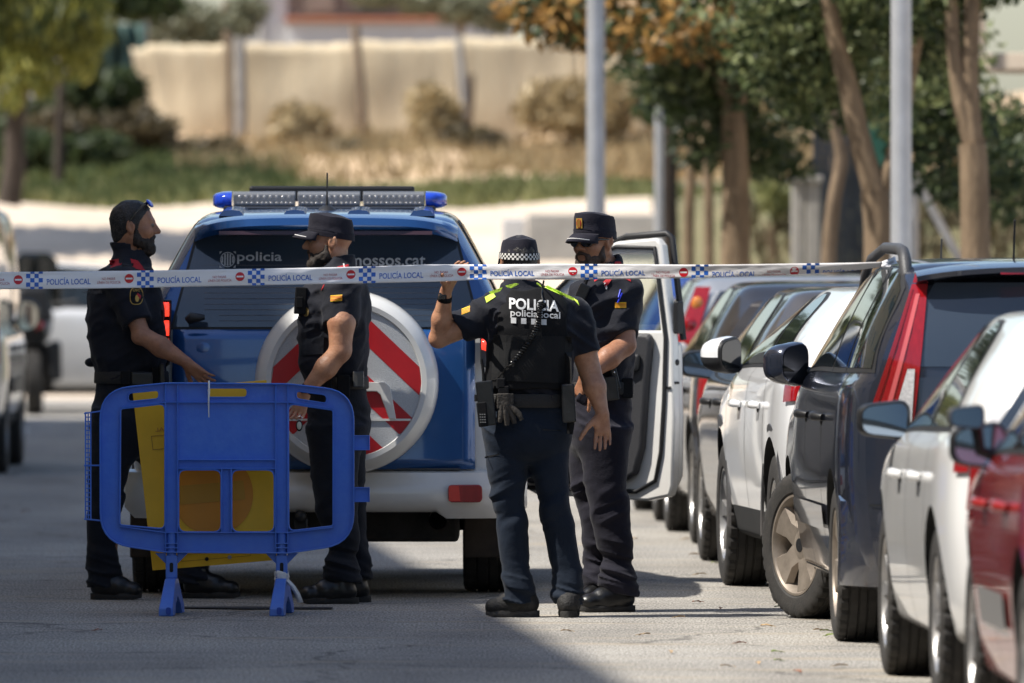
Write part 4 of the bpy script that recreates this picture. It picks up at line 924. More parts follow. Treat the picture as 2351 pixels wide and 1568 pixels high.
# ------------------------------------------------------------------ blue plastic barrier with a yellow sign leaning behind it
BYY = 48.6; bs = sp(BYY)
def q2(x, y): return ((x - 520) / bs, (1409 - y) / bs)
M_bblue = mat('blue_plastic', (.032, .14, .62), .42, col2=(.046, .17, .64), vscale=16, bump=.12, bscale=60, spec=.45, coat=.1, dist=.006, dirt=((.16, .20, .32), .7, .5))
br = empty('barrier', ((520 - CX) / bs, BYY, 0), math.radians(0), 'blue plastic crowd barrier with handle slots standing in front of the spare wheel', 'barrier')
def smooth_poly(pts, r=.03, n=5):
    """rounds the corners of a polygon of (x, z); r per corner may be the third value"""
    out = []; m = len(pts)
    for i in range(m):
        p0, p1, p2 = (np.array(pts[(i + k) % m][:2], float) for k in (-1, 0, 1)); rr = pts[i][2] if len(pts[i]) > 2 else r
        a_ = p0 - p1; b_ = p2 - p1; la, lb_ = np.linalg.norm(a_), np.linalg.norm(b_); k = min(rr, la * .45, lb_ * .45)
        s0, s1 = p1 + a_ / la * k, p1 + b_ / lb_ * k
        for t in np.linspace(0, 1, n): out.append(tuple((1 - t) ** 2 * s0 + 2 * t * (1 - t) * p1 + t * t * s1))
    return out
def D(pts): return [(*q2(p[0], p[1]), *(p[2:] if len(p) > 2 else ())) for p in pts]
outer = smooth_poly(D([(230, 893, .16), (383, 878, .02), (663, 880, .02), (812, 897, .16), (812, 1246, .16), (663, 1268, .02), (383, 1266, .02), (231, 1244, .16)]), n=8)
holes = [smooth_poly(D([(277, 937, .012), (379, 925, .03), (379, 1213, .03), (275, 1204, .012)])), smooth_poly(D([(662, 925, .03), (765, 940, .012), (765, 1206, .012), (663, 1218, .03)])),
         smooth_poly(D([(410, 1077), (508, 1077), (508, 1220), (410, 1220)]), .035), smooth_poly(D([(532, 1077), (630, 1077), (630, 1220), (532, 1220)]), .035),
         smooth_poly(D([(294, 901), (365, 894), (365, 914), (294, 921)]), .02), smooth_poly(D([(476, 889), (568, 889), (568, 911), (476, 911)]), .02), smooth_poly(D([(680, 896), (750, 905), (750, 925), (680, 914)]), .02)]
mb = MB(); plate(mb, outer, holes, -.004, .006); panel = mb.build('panel', M_bblue, br, 30)
def strip(poly, y0, y1, closed=True):
    mb = MB(); n = len(poly); v = [(x, y0, z) for x, z in poly] + [(x, y1, z) for x, z in poly]
    mb.add(v, [(i, (i + 1) % n, n + (i + 1) % n, n + i) for i in range(n if closed else n - 1)]); return mb
for lp, d in [(outer, .035)] + [(h, .024) for h in holes[:4]] + [(h, .012) for h in holes[4:]]:
    strip(lp, -d, d).build('rim' if lp is outer else 'opening_rim', M_bblue, br, 40, .0015, 2, None, .006)
for a_, b_ in (((380, 880), (380, 1268)), ((408, 880), (408, 1268)), ((633, 880), (633, 1268)), ((661, 881), (661, 1268)), ((278, 934), (380, 922)), ((380, 922), (661, 922)), ((661, 922), (766, 937)), ((408, 1054), (633, 1054)), ((408, 1074), (633, 1074)), ((275, 1207), (380, 1221)), ((380, 1221), (661, 1221)), ((661, 1221), (766, 1209)), ((509, 1074), (509, 1221)), ((531, 1074), (531, 1221))):
    p0, p1 = q2(*a_), q2(*b_); strip([p0, p1], -.026, .0, False).build('rib', M_bblue, br, 40, .001, 2, None, .005)
for sx in (394, 647):                                   # legs and feet
    x0, z0 = q2(sx, 1222); mb = MB(); mb.tube([(x0, -.002, z0), (x0, -.002, q2(sx, 1330)[1])], .0215, 20); lg = mb.build('leg', M_bblue, br, 50)
    for yy in (1246, 1256): mb = MB(); mb.box((x0, -.004, q2(sx, yy)[1]), (.055, .05, .005)); mb.build('collar', M_bblue, lg, 0, .001)
    mb = MB(); mb.box((x0, -.004, q2(sx, 1300)[1]), (.052, .045, .105)); mb.build('socket', M_bblue, lg, 0, .006)
    mb = MB(); mb.prism(rrect(x0 - .008, q2(sx, 1312)[1], x0 + .008, q2(sx, 1290)[1], .007), -.028, -.026); mb.build('slot', M_gap, lg, 0)
    for sd in (-1, 1):
        c0, c1 = q2(sx + sd * 13, 1268), q2(sx + sd * 38, 1268); c2 = q2(sx + sd * 13, 1293)
        mb = MB(); mb.prism([c0, c1, c2][::sd], -.005, .005); mb.build('gusset', M_bblue, lg, 0, .001)
    # foot: an arch along the depth, turned a little
    prof = [(-.26, 0), (-.26, .035), (-.06, .162), (.06, .162), (.26, .035), (.26, 0), (.15, 0), (.10, .05), (0, .085), (-.10, .05), (-.15, 0)]
    mb = MB(); R = Matrix.Rotation(math.radians(-4), 3, 'Z'); n = len(prof); rg = []
    for w_ in (-.033, .033): rg.append([tuple(R @ Vector((w_ * (1 - .28 * z / .16), y, z)) + Vector((x0, 0, 0))) for y, z in prof])
    mb.rings(rg, False); V = mb.v
    # caps as strips between the upper and the lower line of the arch
    for base, fl in ((0, 1), (n, 0)):
        for q in ((0, 1, 9, 10), (1, 2, 8, 9), (2, 3, 7.5, 8), (3, 4, 7, 8), (4, 5, 6, 7)):
            q = [int(v) for v in q]; q = [v for i_, v in enumerate(q) if v not in q[:i_]]; q = [base + v for v in q]; mb.f.append(tuple(q[::-1] if fl else q)); mb.fm.append(0)
    ft = mb.build('foot', M_bblue, br, 30, .005); bmf = bmesh.new(); bmf.from_mesh(ft.data); bmesh.ops.recalc_face_normals(bmf, faces=bmf.faces); bmf.to_mesh(ft.data); bmf.free()
    mb = MB(); mb.prism(rrect(x0 - .017, .008, x0 + .005, .040, .008), -.268, -.262); mb.build('foot_dimple', mat('blue_plastic_recess', (.012, .05, .30), .5), ft, 0)
# hinge ladder on the left, lugs on the right
hl = MB(); x0, z0 = q2(195, 1191); x1, z1 = q2(210, 946)
for xx in (x0 + .003, x1 - .003): hl.box((xx, 0, (z0 + z1) / 2), (.006, .03, z1 - z0))
hl.box(((x0 + x1) / 2, 0, (z0 + z1) / 2), (.004, .03, z1 - z0))
for k in range(25): hl.box(((x0 + x1) / 2, 0, z0 + (z1 - z0) * k / 24), (x1 - x0, .028, .0045))
hg = hl.build('hinge_ladder', M_bblue, br, 0)
for yy in (948, 1067, 1190):
    a_, b_ = q2(193, yy), q2(234, yy - (6 if yy == 948 else 0) + (4 if yy == 1190 else 0)); strip([a_, b_], -.018, .018, False).build('hinge_arm', M_bblue, hg, 0, .001, 2, None, .006)
for ya, yb_ in ((999, 1031), (1118, 1150)):
    a_, b_ = q2(811, yb_), q2(848, ya); mb = MB(); plate(mb, [(a_[0], a_[1]), (b_[0], a_[1]), (b_[0], b_[1]), (a_[0], b_[1])], [], -.004, .004); lu = mb.build('lug', M_bblue, br, 0, .002)
    strip([(a_[0], a_[1]), (b_[0], a_[1]), (b_[0], b_[1]), (a_[0], b_[1])], -.02, .02).build('lug_rim', M_bblue, lu, 0, .001, 2, None, .005)
# zip tie and tape scrap
M_whitep = mat('white_plastic', (.72, .72, .70), .4)
x0, z0 = q2(480, 877); mb = MB(); mb.tube([(x0, .01, z0 + .006), (x0 + .001, -.04, z0 + .006), (x0 + .001, -.043, z0 - .035), (x0 - .001, -.04, z0 - .09), (x0, -.037, z0 - .155)], [.004, .004, .005, .0035, .0025], 6); mb.ell((x0, -.042, z0 - .034), (.006, .005, .007), 8, 6)
tag(mb.build('zip_tie', M_whitep, None, 60, loc=br.location), 'white zip tie dangling from the top edge of the blue barrier', 'zip tie')
M_film = mat('white_film', (.62, .62, .62), .35, bump=.8, bscale=50, dist=.01, trans=.0)
x0, z0 = q2(647, 1325); mb = MB(); rg = []
for k in range(7):
    z = z0 - .028 + .056 * k / 6; rg.append([(x0 + (.033 + .003 * math.sin(k * 2 + t * 3)) * math.cos(t), (.034 + .003 * math.sin(k + t * 2)) * math.sin(t), z + .006 * math.sin(t * 2 + k)) for t in np.linspace(0, 2 * math.pi, 28, endpoint=False)])
mb.rings(rg, False)
pts = [q2(*p) for p in ((658, 1330), (672, 1345), (682, 1362), (690, 1382))]
mb.grid([(x + a_, -.045 - .006 * math.sin(i * 2) + b_, z + .002) for i, (x, z) in enumerate(pts) for a_, b_ in ((-.012, 0), (0, -.006), (.014, .004))], 4, 3)
tag(mb.build('tape_scrap', M_film, None, 60, loc=br.location, solid=.001), 'crumpled white tape scrap tied round the right leg of the barrier', 'tape')
# yellow sign
SY = 48.84; ss = sp(SY); M_yel = mat('yellow_sign', (.76, .42, .006), .5, var=.07, vscale=4); M_orange = mat('orange_print', (.60, .22, .004), .5, var=.06, vscale=4); M_yline = mat('faint_print', (.40, .20, .006), .5); M_ytxt = mat('faint_text', (.44, .16, .01), .5)
TL, TR, BL = (np.array(v, float) for v in ((303, 899), (611, 873), (351, 1309)))
sg = empty('warning_sign', tuple(P(*BL, SY)), 0, 'yellow rectangular road sign leaning crooked behind the blue barrier', 'sign')
def sgp(u, v, off):                                      # u, v from the top left corner, 0..1
    p = TL + (TR - TL) * u + (BL - TL) * v; w_ = P(p[0], p[1], SY) - sg.location; w_.y += .12 * (1 - v) - .05 - off; return w_
mb = MB(); mb.add([sgp(u, v, o_) for o_ in (0, -.012) for u, v in ((0, 0), (1, 0), (1, 1), (0, 1))], [(3, 2, 1, 0), (4, 5, 6, 7), (0, 1, 5, 4), (1, 2, 6, 5), (2, 3, 7, 6), (3, 0, 4, 7)]); mb.build('board', M_yel, sg, 0, .002)
def sprint(name, polys, m, off): mb = MB(); [mb.add([sgp(u, v, off) for u, v in p], [tuple(range(len(p)))]) for p in polys]; mb.build(name, m, sg, 0)
cir = [(.503 + .305 * math.cos(t), .60 + .232 * math.sin(t)) for t in np.linspace(0, 2 * math.pi, 48, endpoint=False)]
sprint('disc_print', [cir], M_orange, .003); sprint('bar_print', [[(.25, .545), (.745, .545), (.745, .65), (.25, .65)]], mat('yellow_print', (.47, .22, .006), .5), .0045)
fr = lambda a0, b0, a1, b1, w_, h_: [[(a0, b0), (a1, b0), (a1, b0 + h_), (a0, b0 + h_)], [(a0, b1 - h_), (a1, b1 - h_), (a1, b1), (a0, b1)], [(a0, b0), (a0 + w_, b0), (a0 + w_, b1), (a0, b1)], [(a1 - w_, b0), (a1, b0), (a1, b1), (a1 - w_, b1)]]
sprint('box_print', fr(.10, .255, .36, .335, .006, .0045), M_yline, .003); sprint('lower_box_print', fr(.22, .925, .74, .965, .004, .003), M_yline, .003)
v, t = fit_text('NAL', 0, .11, 0, .022); mb = MB(); mb.add([sgp(.245 - x, .235 - z, .003) for x, z in v], t); mb.build('mirrored_lettering', M_ytxt, sg, 0)
for u in (.41, .58): mb = MB(); c = sgp(u, .962, .001); mb.tube([c, c + Vector((0, -.004, 0))], .009, 12); mb.build('bolt', M_liner if u < .5 else M_gpost, sg, 50)
# ------------------------------------------------------------------ police tape
TX = [-90, 0, 689, 940, 1000, 1065, 1100, 1301, 1600, 1860, 1960, 2025]; TT = [625, 624.5, 615, 609, 607, 607, 607, 606, 607.5, 604.5, 603, 601]; TB = [664, 664, 653, 648, 646.5, 644, 642, 642, 637.5, 628, 621, 613]
ft_, fb_ = pchip(TX, TT), pchip(TX, TB); fy_ = pchip([-90, 1000, 1065, 1130, 2025], [47.3, 47.98, 48.02, 47.98, 46.05])
tp0 = P(1065, 625, 48.0)
def tape(x, o_, off=0.):                                 # o_: picture pixels below the top edge
    y = float(fy_(x)); t_, b_ = float(ft_(x)), float(fb_(x)); v = min(max(o_ / 39., 0), (b_ - t_) / 39. if x > 1500 else 1.0)
    py = t_ + min(v * (39 if x > 1500 else (b_ - t_)), b_ - t_); p = P(x, py, y); k = (py - t_) / (b_ - t_)
    p.y += .0035 * math.sin(x * .012 + 2 * k) * math.sin(k * 6 + x * .003) + .0006 * math.sin(x * .11 + k * 9) - off + (.0 if x < 1100 else .02 * (k - .5) * min((x - 1100) / 400, 1) * 2)
    return p - tp0
tr_ = empty('police_tape', tuple(tp0), 0, 'white police tape with blue checks and lettering stretched across the street', 'police tape')
M_tape = mat('white_tape', (.74, .73, .745), .38, bump=.35, bscale=14, dist=.006, stretch=(.10, 1, 3.5), spec=.4); M_tb = mat('tape_blue', (.018, .11, .46), .45); M_tr = mat('tape_red', (.52, .01, .02), .45); M_tdr = mat('tape_dark_red', (.36, .025, .045), .5)
xs = np.linspace(-90, 2025, 360); mb = MB(); mb.grid([tape(x, 39 * j / 10) for x in xs for j in range(11)], len(xs), 11); mb.build('band', M_tape, tr_, 180, solid=.0006)
for k in range(-1, 8):
    x0 = 60 + 254.6 * k; lim = lambda x: x < 2015
    mb = MB()
    for r_ in range(5):
        o0 = 0 if r_ == 0 else 4.6 + 9.7 * (r_ - 1); o1 = 4.6 + 9.7 * r_ if r_ < 4 else 38.8
        for c_ in ((1, 3) if r_ % 2 == 0 else (0, 2)):
            xa = x0 + 9.6 * c_
            if -85 < xa < 2000: mb.grid([tape(xa + 9.6 * i / 2, o0 + (o1 - o0) * j / 3, .0015) for i in range(3) for j in range(4)], 3, 4)
    if mb.v: mb.build('check_print', M_tb, tr_, 0)
    for txt, a_, b_, o0, o1, m, bd in (('POLICÍA LOCAL', 47.5, 148, 16, 29.2, M_tb, .012), ('NO PASAR', 174, 205, 14.6, 20.6, M_tdr, .0), ('LÍNEA DE POLICÍA', 163.5, 217, 22.8, 28.8, M_tdr, .0)):
        if x0 + a_ < -80 or x0 + b_ > 2015: continue
        v, t = text_tris(txt, 1, bd); lo, hi = v[:, 0].min(), v[:, 0].max(); cap = .729
        mb = MB(); mb.add([tape(x0 + a_ + (x - lo) / (hi - lo) * (b_ - a_), o1 - z / cap * (o1 - o0), .0015) for x, z in v], t); mb.build('lettering_print', m, tr_, 0)
    cxx = x0 + 236.5
    if -70 < cxx < 1990:
        mb = MB(); mb.add([tape(cxx, 17.8, .0015)] + [tape(cxx + 10.4 * math.cos(t), 17.8 + 10.4 * math.sin(t), .0015) for t in np.linspace(0, 2 * math.pi, 32, endpoint=False)], [(0, i + 1, (i + 1) % 32 + 1) for i in range(32)]); ne = mb.build('no_entry_print', M_tr, tr_, 0)
        mb = MB(); mb.grid([tape(cxx - 7.8 + 15.6 * i / 3, 15.9 + 3.8 * j, .0025) for i in range(4) for j in range(2)], 4, 2); mb.build('bar_print', M_tape, ne, 0)
mb = MB(); kn = tape(2025, 6); mb.ell(kn + Vector((.012, .0, -.005)), (.016, .02, .014), 12, 8); mb.tube([kn, kn + Vector((.05, .02, .02)), kn + Vector((.06, .0, -.03))], [.012, .016, .01], 8); mb.build('knot', M_tape, tr_, 60)
# dark joint in the asphalt under the barrier
mb = MB(); mb.add([((x - CX) / 509, y, .006) for x, y in ((355, 49.35), (560, 49.18), (760, 49.2), (760, 49.42), (560, 49.5), (355, 49.45))], [(0, 1, 4, 5), (1, 2, 3, 4)]); tag(mb.build('road_joint', mat('tar', (.03, .03, .032), .7, var=.3, vscale=20), None, 0), kind='structure')
# ------------------------------------------------------------------ bodies and clothes: blended solids meshed by surface nets
_lat = np.random.default_rng(5).random((32, 32, 32)).astype(np.float32)
def vnoise(x, y, z):
    out = 0; xi, yi, zi = np.floor(x).astype(int), np.floor(y).astype(int), np.floor(z).astype(int); fx, fy, fz = x - xi, y - yi, z - zi
    fx, fy, fz = (t * t * (3 - 2 * t) for t in (fx, fy, fz))
    for dx in (0, 1):
        for dy in (0, 1):
            for dz in (0, 1):
                out = out + _lat[(xi + dx) % 32, (yi + dy) % 32, (zi + dz) % 32] * (fx if dx else 1 - fx) * (fy if dy else 1 - fy) * (fz if dz else 1 - fz)
    return out
def folds(x, y, z, sc):
    n = vnoise(x * sc[0], y * sc[1], z * sc[2]); m = vnoise(x * sc[0] * 2.1 + 7, y * sc[1] * 2.1, z * sc[2] * 2.1 + 3); return (1 - np.abs(2 * n - 1) * 1.6) + .45 * (.6 - np.abs(2 * m - 1) * 1.6)
class Field:
    def __init__(s, lo, hi, h=.007):
        s.lo = np.array(lo, float); s.h = h; s.n = np.ceil((np.array(hi) - s.lo) / h).astype(int) + 1; s.f = np.full(s.n, .25, np.float32)
    def box(s, lo, hi, m):
        a_ = np.clip(np.floor((np.array(lo) - m - s.lo) / s.h).astype(int), 0, s.n - 1); b_ = np.clip(np.ceil((np.array(hi) + m - s.lo) / s.h).astype(int) + 1, 1, s.n)
        sl = tuple(slice(i, max(j, i + 1)) for i, j in zip(a_, b_)); ax = [(s.lo[k] + s.h * np.arange(sl[k].start, sl[k].stop)).astype(np.float32) for k in range(3)]
        return sl, ax[0][:, None, None], ax[1][None, :, None], ax[2][None, None, :]
    def op(s, d, sl, k, mode):
        f = s.f[sl]
        if mode == 'sub': s.f[sl] = np.maximum(f, -d); return s
        if k > 0:
            h = np.clip(.5 + .5 * (d - f) / k, 0, 1); s.f[sl] = d * (1 - h) + f * h - k * h * (1 - h)
        else: s.f[sl] = np.minimum(f, d)
        return s
    def rc(s, a_, b_, ra, rb, k=.02, mode='add', clip=None, grow=None, sq=None):
        a_, b_ = np.array(a_, float), np.array(b_, float); m = max(ra, rb); sl, x, y, z = s.box(np.minimum(a_, b_) - m, np.maximum(a_, b_) + m, .05)
        ba = b_ - a_; L2 = ba @ ba; px, py, pz = x - a_[0], y - a_[1], z - a_[2]; t = np.clip((px * ba[0] + py * ba[1] + pz * ba[2]) / L2, 0, 1)
        qx, qy, qz = px - t * ba[0], py - t * ba[1], pz - t * ba[2]
        if sq is not None:                              # flattened along a direction (vector, factor)
            v, fac = np.array(sq[0], float), sq[1]; v = v / np.linalg.norm(v); dd = (qx * v[0] + qy * v[1] + qz * v[2]) * (fac - 1); qx, qy, qz = qx + dd * v[0], qy + dd * v[1], qz + dd * v[2]
        d = np.sqrt(qx ** 2 + qy ** 2 + qz ** 2) - (ra + (rb - ra) * t)
        for p, n in clip or (): n = np.array(n, float) / np.linalg.norm(n); d = np.maximum(d, (x - p[0]) * n[0] + (y - p[1]) * n[1] + (z - p[2]) * n[2])
        return s.op(d.astype(np.float32), sl, k, mode)
    def el(s, c, r, R=None, k=.02, mode='add', clip=None):
        c, r = np.array(c, float), np.array(r, float); m = r.max(); sl, x, y, z = s.box(c - m, c + m, .05); p = [x - c[0], y - c[1], z - c[2]]
        if R is not None: R = np.array(R); p = [R[0, i] * p[0] + R[1, i] * p[1] + R[2, i] * p[2] for i in range(3)]
        k0 = np.sqrt(sum((p[i] / r[i]) ** 2 for i in range(3))); k1 = np.sqrt(sum((p[i] / r[i] ** 2) ** 2 for i in range(3))) + 1e-6; d = k0 * (k0 - 1) / k1
        for q, n in clip or (): d = np.maximum(d, (x - q[0]) * n[0] + (y - q[1]) * n[1] + (z - q[2]) * n[2])
        return s.op(d.astype(np.float32), sl, k, mode)
    def stk(s, st, k=.02, p=2.3, yaw=0., grow=0., z0=None, z1=None, mode='add', rnd_=.0):
        """stations (z, cx, cy, rx, ry), elliptic slices"""
        st = sorted(st); zz = [q[0] for q in st]; fs = [pchip(zz, [q[i] for q in st]) for i in range(1, 5)]; mx = max(max(q[3], q[4]) for q in st) + grow
        xs = [q[1] for q in st]; ys_ = [q[2] for q in st]; za, zb_ = (zz[0] if z0 is None else z0), (zz[-1] if z1 is None else z1)
        sl, x, y, z = s.box((min(xs) - mx, min(ys_) - mx, za), (max(xs) + mx, max(ys_) + mx, zb_), .05)
        cx, cy, rx, ry = (f(z.ravel()).astype(np.float32)[None, None, :] for f in fs); rx = rx + grow; ry = ry + grow; u, v = x - cx, y - cy
        if yaw: c_, s_ = math.cos(yaw), math.sin(yaw); u, v = u * c_ + v * s_, -u * s_ + v * c_
        g = (np.abs(u / rx) ** p + np.abs(v / ry) ** p) ** (1 / p); d = (g - 1) * np.minimum(rx, ry)
        d = np.maximum(d, np.maximum(z - zb_, za - z)); return s.op(d.astype(np.float32), sl, k, mode)
    def disp(s, fn, band=.04):
        i = np.nonzero(np.abs(s.f) < band); 
        x, y, z = (s.lo[k] + s.h * i[k] for k in range(3)); s.f[i] += fn(x, y, z).astype(np.float32); return s
    def cut(s, fn):
        """keeps where fn(x, y, z) < 0"""
        x, y, z = (s.lo[k] + s.h * np.arange(s.n[k]) for k in range(3)); s.f = np.maximum(s.f, fn(x[:, None, None], y[None, :, None], z[None, None, :]).astype(np.float32)); return s
    def blur(s, n=1):
        for _ in range(n):
            for ax in range(3):
                f = s.f; g = f.copy(); a_ = [slice(None)] * 3; b_ = [slice(None)] * 3; c_ = [slice(None)] * 3; a_[ax] = slice(1, -1); b_[ax] = slice(0, -2); c_[ax] = slice(2, None)
                g[tuple(a_)] = .5 * f[tuple(a_)] + .25 * (f[tuple(b_)] + f[tuple(c_)]); s.f = g
        return s
    def mesh(s):
        f = s.f.copy(); f[0] = f[-1] = .2; f[:, 0] = f[:, -1] = .2; f[:, :, 0] = f[:, :, -1] = .2
        neg = f < 0; nx, ny, nz = f.shape
        cn = [neg[i:nx - 1 + i, j:ny - 1 + j, k:nz - 1 + k] for i in (0, 1) for j in (0, 1) for k in (0, 1)]
        any_ = cn[0].copy(); all_ = cn[0].copy()
        for c in cn[1:]: any_ |= c; all_ &= c
        cells = np.argwhere(any_ & ~all_); idx = np.full((nx - 1, ny - 1, nz - 1), -1, np.int32); idx[tuple(cells.T)] = np.arange(len(cells))
        acc = np.zeros((len(cells), 3)); cnt = np.zeros(len(cells)); I, J, K = cells.T; corners = [(i, j, k) for i in (0, 1) for j in (0, 1) for k in (0, 1)]
        val = {c: f[I + c[0], J + c[1], K + c[2]] for c in corners}
        for a_ in corners:
            for ax in range(3):
                if a_[ax] == 0:
                    b_ = list(a_); b_[ax] = 1; b_ = tuple(b_); va, vb = val[a_], val[b_]; m = (va < 0) != (vb < 0); t = va[m] / (va[m] - vb[m]); p = np.repeat(np.array([a_], float), m.sum(), 0); p[:, ax] += t; acc[m] += p; cnt[m] += 1
        V = (cells + acc / cnt[:, None]) * s.h + s.lo; Q = []
        for ax in range(3):
            a_ = [slice(None)] * 3; b_ = [slice(None)] * 3; a_[ax] = slice(0, -1); b_[ax] = slice(1, None); na, nb = neg[tuple(a_)], neg[tuple(b_)]; e = np.argwhere(na != nb); e = e[(e > 0).all(1)]
            u, v = [k for k in range(3) if k != ax]; du = np.zeros(3, int); dv = np.zeros(3, int); du[u] = 1; dv[v] = 1
            q = np.stack([idx[tuple((e - o_).T)] for o_ in (du + dv, dv, du * 0, du)], 1); fl = na[tuple(e.T)]
            if ax == 1: fl = ~fl
            q[~fl] = q[~fl][:, ::-1]; Q.append(q)
        return V, np.vstack(Q)
    def obj(s, name, m, parent, blur=0, sub=False):
        if blur: s.blur(blur)
        V, Q = s.mesh(); me = bpy.data.meshes.new(name); me.vertices.add(len(V)); me.vertices.foreach_set('co', V.astype(np.float32).ravel()); n = len(Q)
        me.loops.add(4 * n); me.loops.foreach_set('vertex_index', Q.astype(np.int32).ravel()); me.polygons.add(n); me.polygons.foreach_set('loop_start', np.arange(0, 4 * n, 4, dtype=np.int32)); me.polygons.foreach_set('loop_total', np.full(n, 4, np.int32))
        me.materials.append(m); me.update(); me.validate(); me.shade_smooth(); o = bpy.data.objects.new(name, me); COL.objects.link(o)
        if parent: o.parent = parent
        return o
    def at(s, p):
        q = (np.array(p, float) - s.lo) / s.h; q = np.clip(q, 0, s.n - 2.001); i = q.astype(int); t = q - i; f = s.f; r = 0
        for dx in (0, 1):
            for dy in (0, 1):
                for dz in (0, 1): r += f[i[0] + dx, i[1] + dy, i[2] + dz] * (t[0] if dx else 1 - t[0]) * (t[1] if dy else 1 - t[1]) * (t[2] if dz else 1 - t[2])
        return r
    def hit(s, x, z, y0=-.7, off=.003, step=.006, y1=.5):
        """first point of the surface met going in +y at (x, z)"""
        y = max(y0, s.lo[1]); prev = s.at((x, y, z))
        while y < y1:
            y += step; v = s.at((x, y, z))
            if v < 0: return Vector((x, y - step * v / (v - prev) * 1.0 - off if v != prev else y - off, z))
            prev = v
        return None
def project(field, name, m, parent, v, t, off=.003, y0=-.7):
    """lettering or a badge laid on a garment"""
    P_ = [field.hit(x, z, y0, off) for x, z in v]; ok = [p for p in P_ if p]
    if not ok: return None
    my = sorted(p.y for p in ok)[len(ok) // 2]; P_ = [p if p and abs(p.y - my) < .08 else Vector((q[0], my, q[1])) for p, q in zip(P_, v)]
    mb = MB(); mb.add(P_, t); o = mb.build(name, m, parent, 0)
    return o
def quad_grid(x0, z0, x1, z1, nx=4, nz=3, skew=0., rise=0.):
    v = [(x0 + (x1 - x0) * i / nx + skew * j / nz, z0 + (z1 - z0) * j / nz + rise * i / nx) for i in range(nx + 1) for j in range(nz + 1)]
    return v, [(i * (nz + 1) + j, (i + 1) * (nz + 1) + j, (i + 1) * (nz + 1) + j + 1, i * (nz + 1) + j + 1) for i in range(nx) for j in range(nz)]
def poly_grid(c4, nx=5, nz=4):
    """bilinear grid of a four-cornered patch: bl, br, tr, tl"""
    c = [np.array(q, float) for q in c4]; v = []
    for i in range(nx + 1):
        for j in range(nz + 1):
            a_, b_ = i / nx, j / nz; v.append(tuple((c[0] * (1 - a_) + c[1] * a_) * (1 - b_) + (c[3] * (1 - a_) + c[2] * a_) * b_))
    return v, [(i * (nz + 1) + j, (i + 1) * (nz + 1) + j, (i + 1) * (nz + 1) + j + 1, i * (nz + 1) + j + 1) for i in range(nx) for j in range(nz)]

def skin_mat(name, c, c2):
    m = mat(name, c, .48, col2=c2, vscale=16, bump=.35, bscale=110, dist=.004, spec=.5, bump2=.25, b2scale=22)
    b = m.node_tree.nodes['Principled BSDF']; b.inputs['Subsurface Weight'].default_value = .12; b.inputs['Subsurface Radius'].default_value = (.01, .004, .002); b.inputs['Subsurface Scale'].default_value = .5
    return m
M_skin = skin_mat('skin', (.47, .245, .145), (.34, .16, .092)); M_skin2 = skin_mat('tanned_skin', (.38, .18, .10), (.27, .12, .066))
M_navy = mat('navy_cloth', (.0095, .0105, .0165), .80, var=.15, vscale=5, bump=.35, bscale=220, dist=.004, spec=.25, sheen=.06, bump2=.5, b2scale=13)
M_navy2 = mat('navy_trousers', (.0085, .0105, .016), .82, var=.18, vscale=4, bump=.35, bscale=220, dist=.004, spec=.22, sheen=.05, bump2=.5, b2scale=11)
M_slate = mat('slate_trousers', (.0085, .0145, .0265), .82, var=.18, vscale=4, bump=.35, bscale=220, dist=.004, spec=.22, sheen=.05, bump2=.5, b2scale=11)
M_greyn = mat('faded_navy', (.0120, .0112, .0190), .82, var=.18, vscale=4, bump=.35, bscale=220, dist=.004, spec=.22, sheen=.06, bump2=.5, b2scale=11)
M_black = mat('black_vest', (.0085, .0085, .0095), .85, var=.2, vscale=6, bump=.4, bscale=180, dist=.003, spec=.2)
M_leather = mat('black_leather', (.008, .008, .0085), .33, var=.2, vscale=8, bump=.25, bscale=50, dist=.005)
M_sole = mat('rubber_sole', (.022, .021, .020), .75, bump=.5, bscale=40, dist=.01)
M_belt = mat('duty_belt', (.018, .0165, .016), .7, bump=.3, bscale=120)
M_hair = mat('black_hair', (.008, .007, .007), .5, col2=(.035, .030, .028), vscale=150, bump=.9, bscale=160, dist=.006)
M_beard = mat('dark_beard', (.016, .0115, .009), .7, col2=(.032, .022, .016), vscale=150, bump=.9, bscale=180, dist=.006)
M_stub = mat('beard_stubble', (.075, .045, .032), .7, col2=(.035, .022, .016), vscale=90, bump=.5, bscale=160, dist=.004)
M_redp = mat('red_cloth', (.40, .010, .016), .7, bump=.2, bscale=160); M_whitec = mat('white_piping', (.72, .70, .68), .6); M_fy = mat('flag_yellow', (.85, .58, .02), .6); M_fr = mat('flag_red', (.50, .02, .012), .6)
M_neon = mat('fluorescent_yellow', (.60, .85, .08), .55, bump=.2, bscale=120); M_print = mat('reflective_print', (.55, .55, .55), .5, var=.08, vscale=80); M_gold = mat('gold_thread', (.5, .30, .06), .5, .3)
M_eye = mat('eye', (.14, .10, .08), .3); M_lensd = mat('dark_lens', (.008, .010, .012), .06, spec=.8); M_blueplas = mat('blue_watch', (.02, .09, .28), .4)

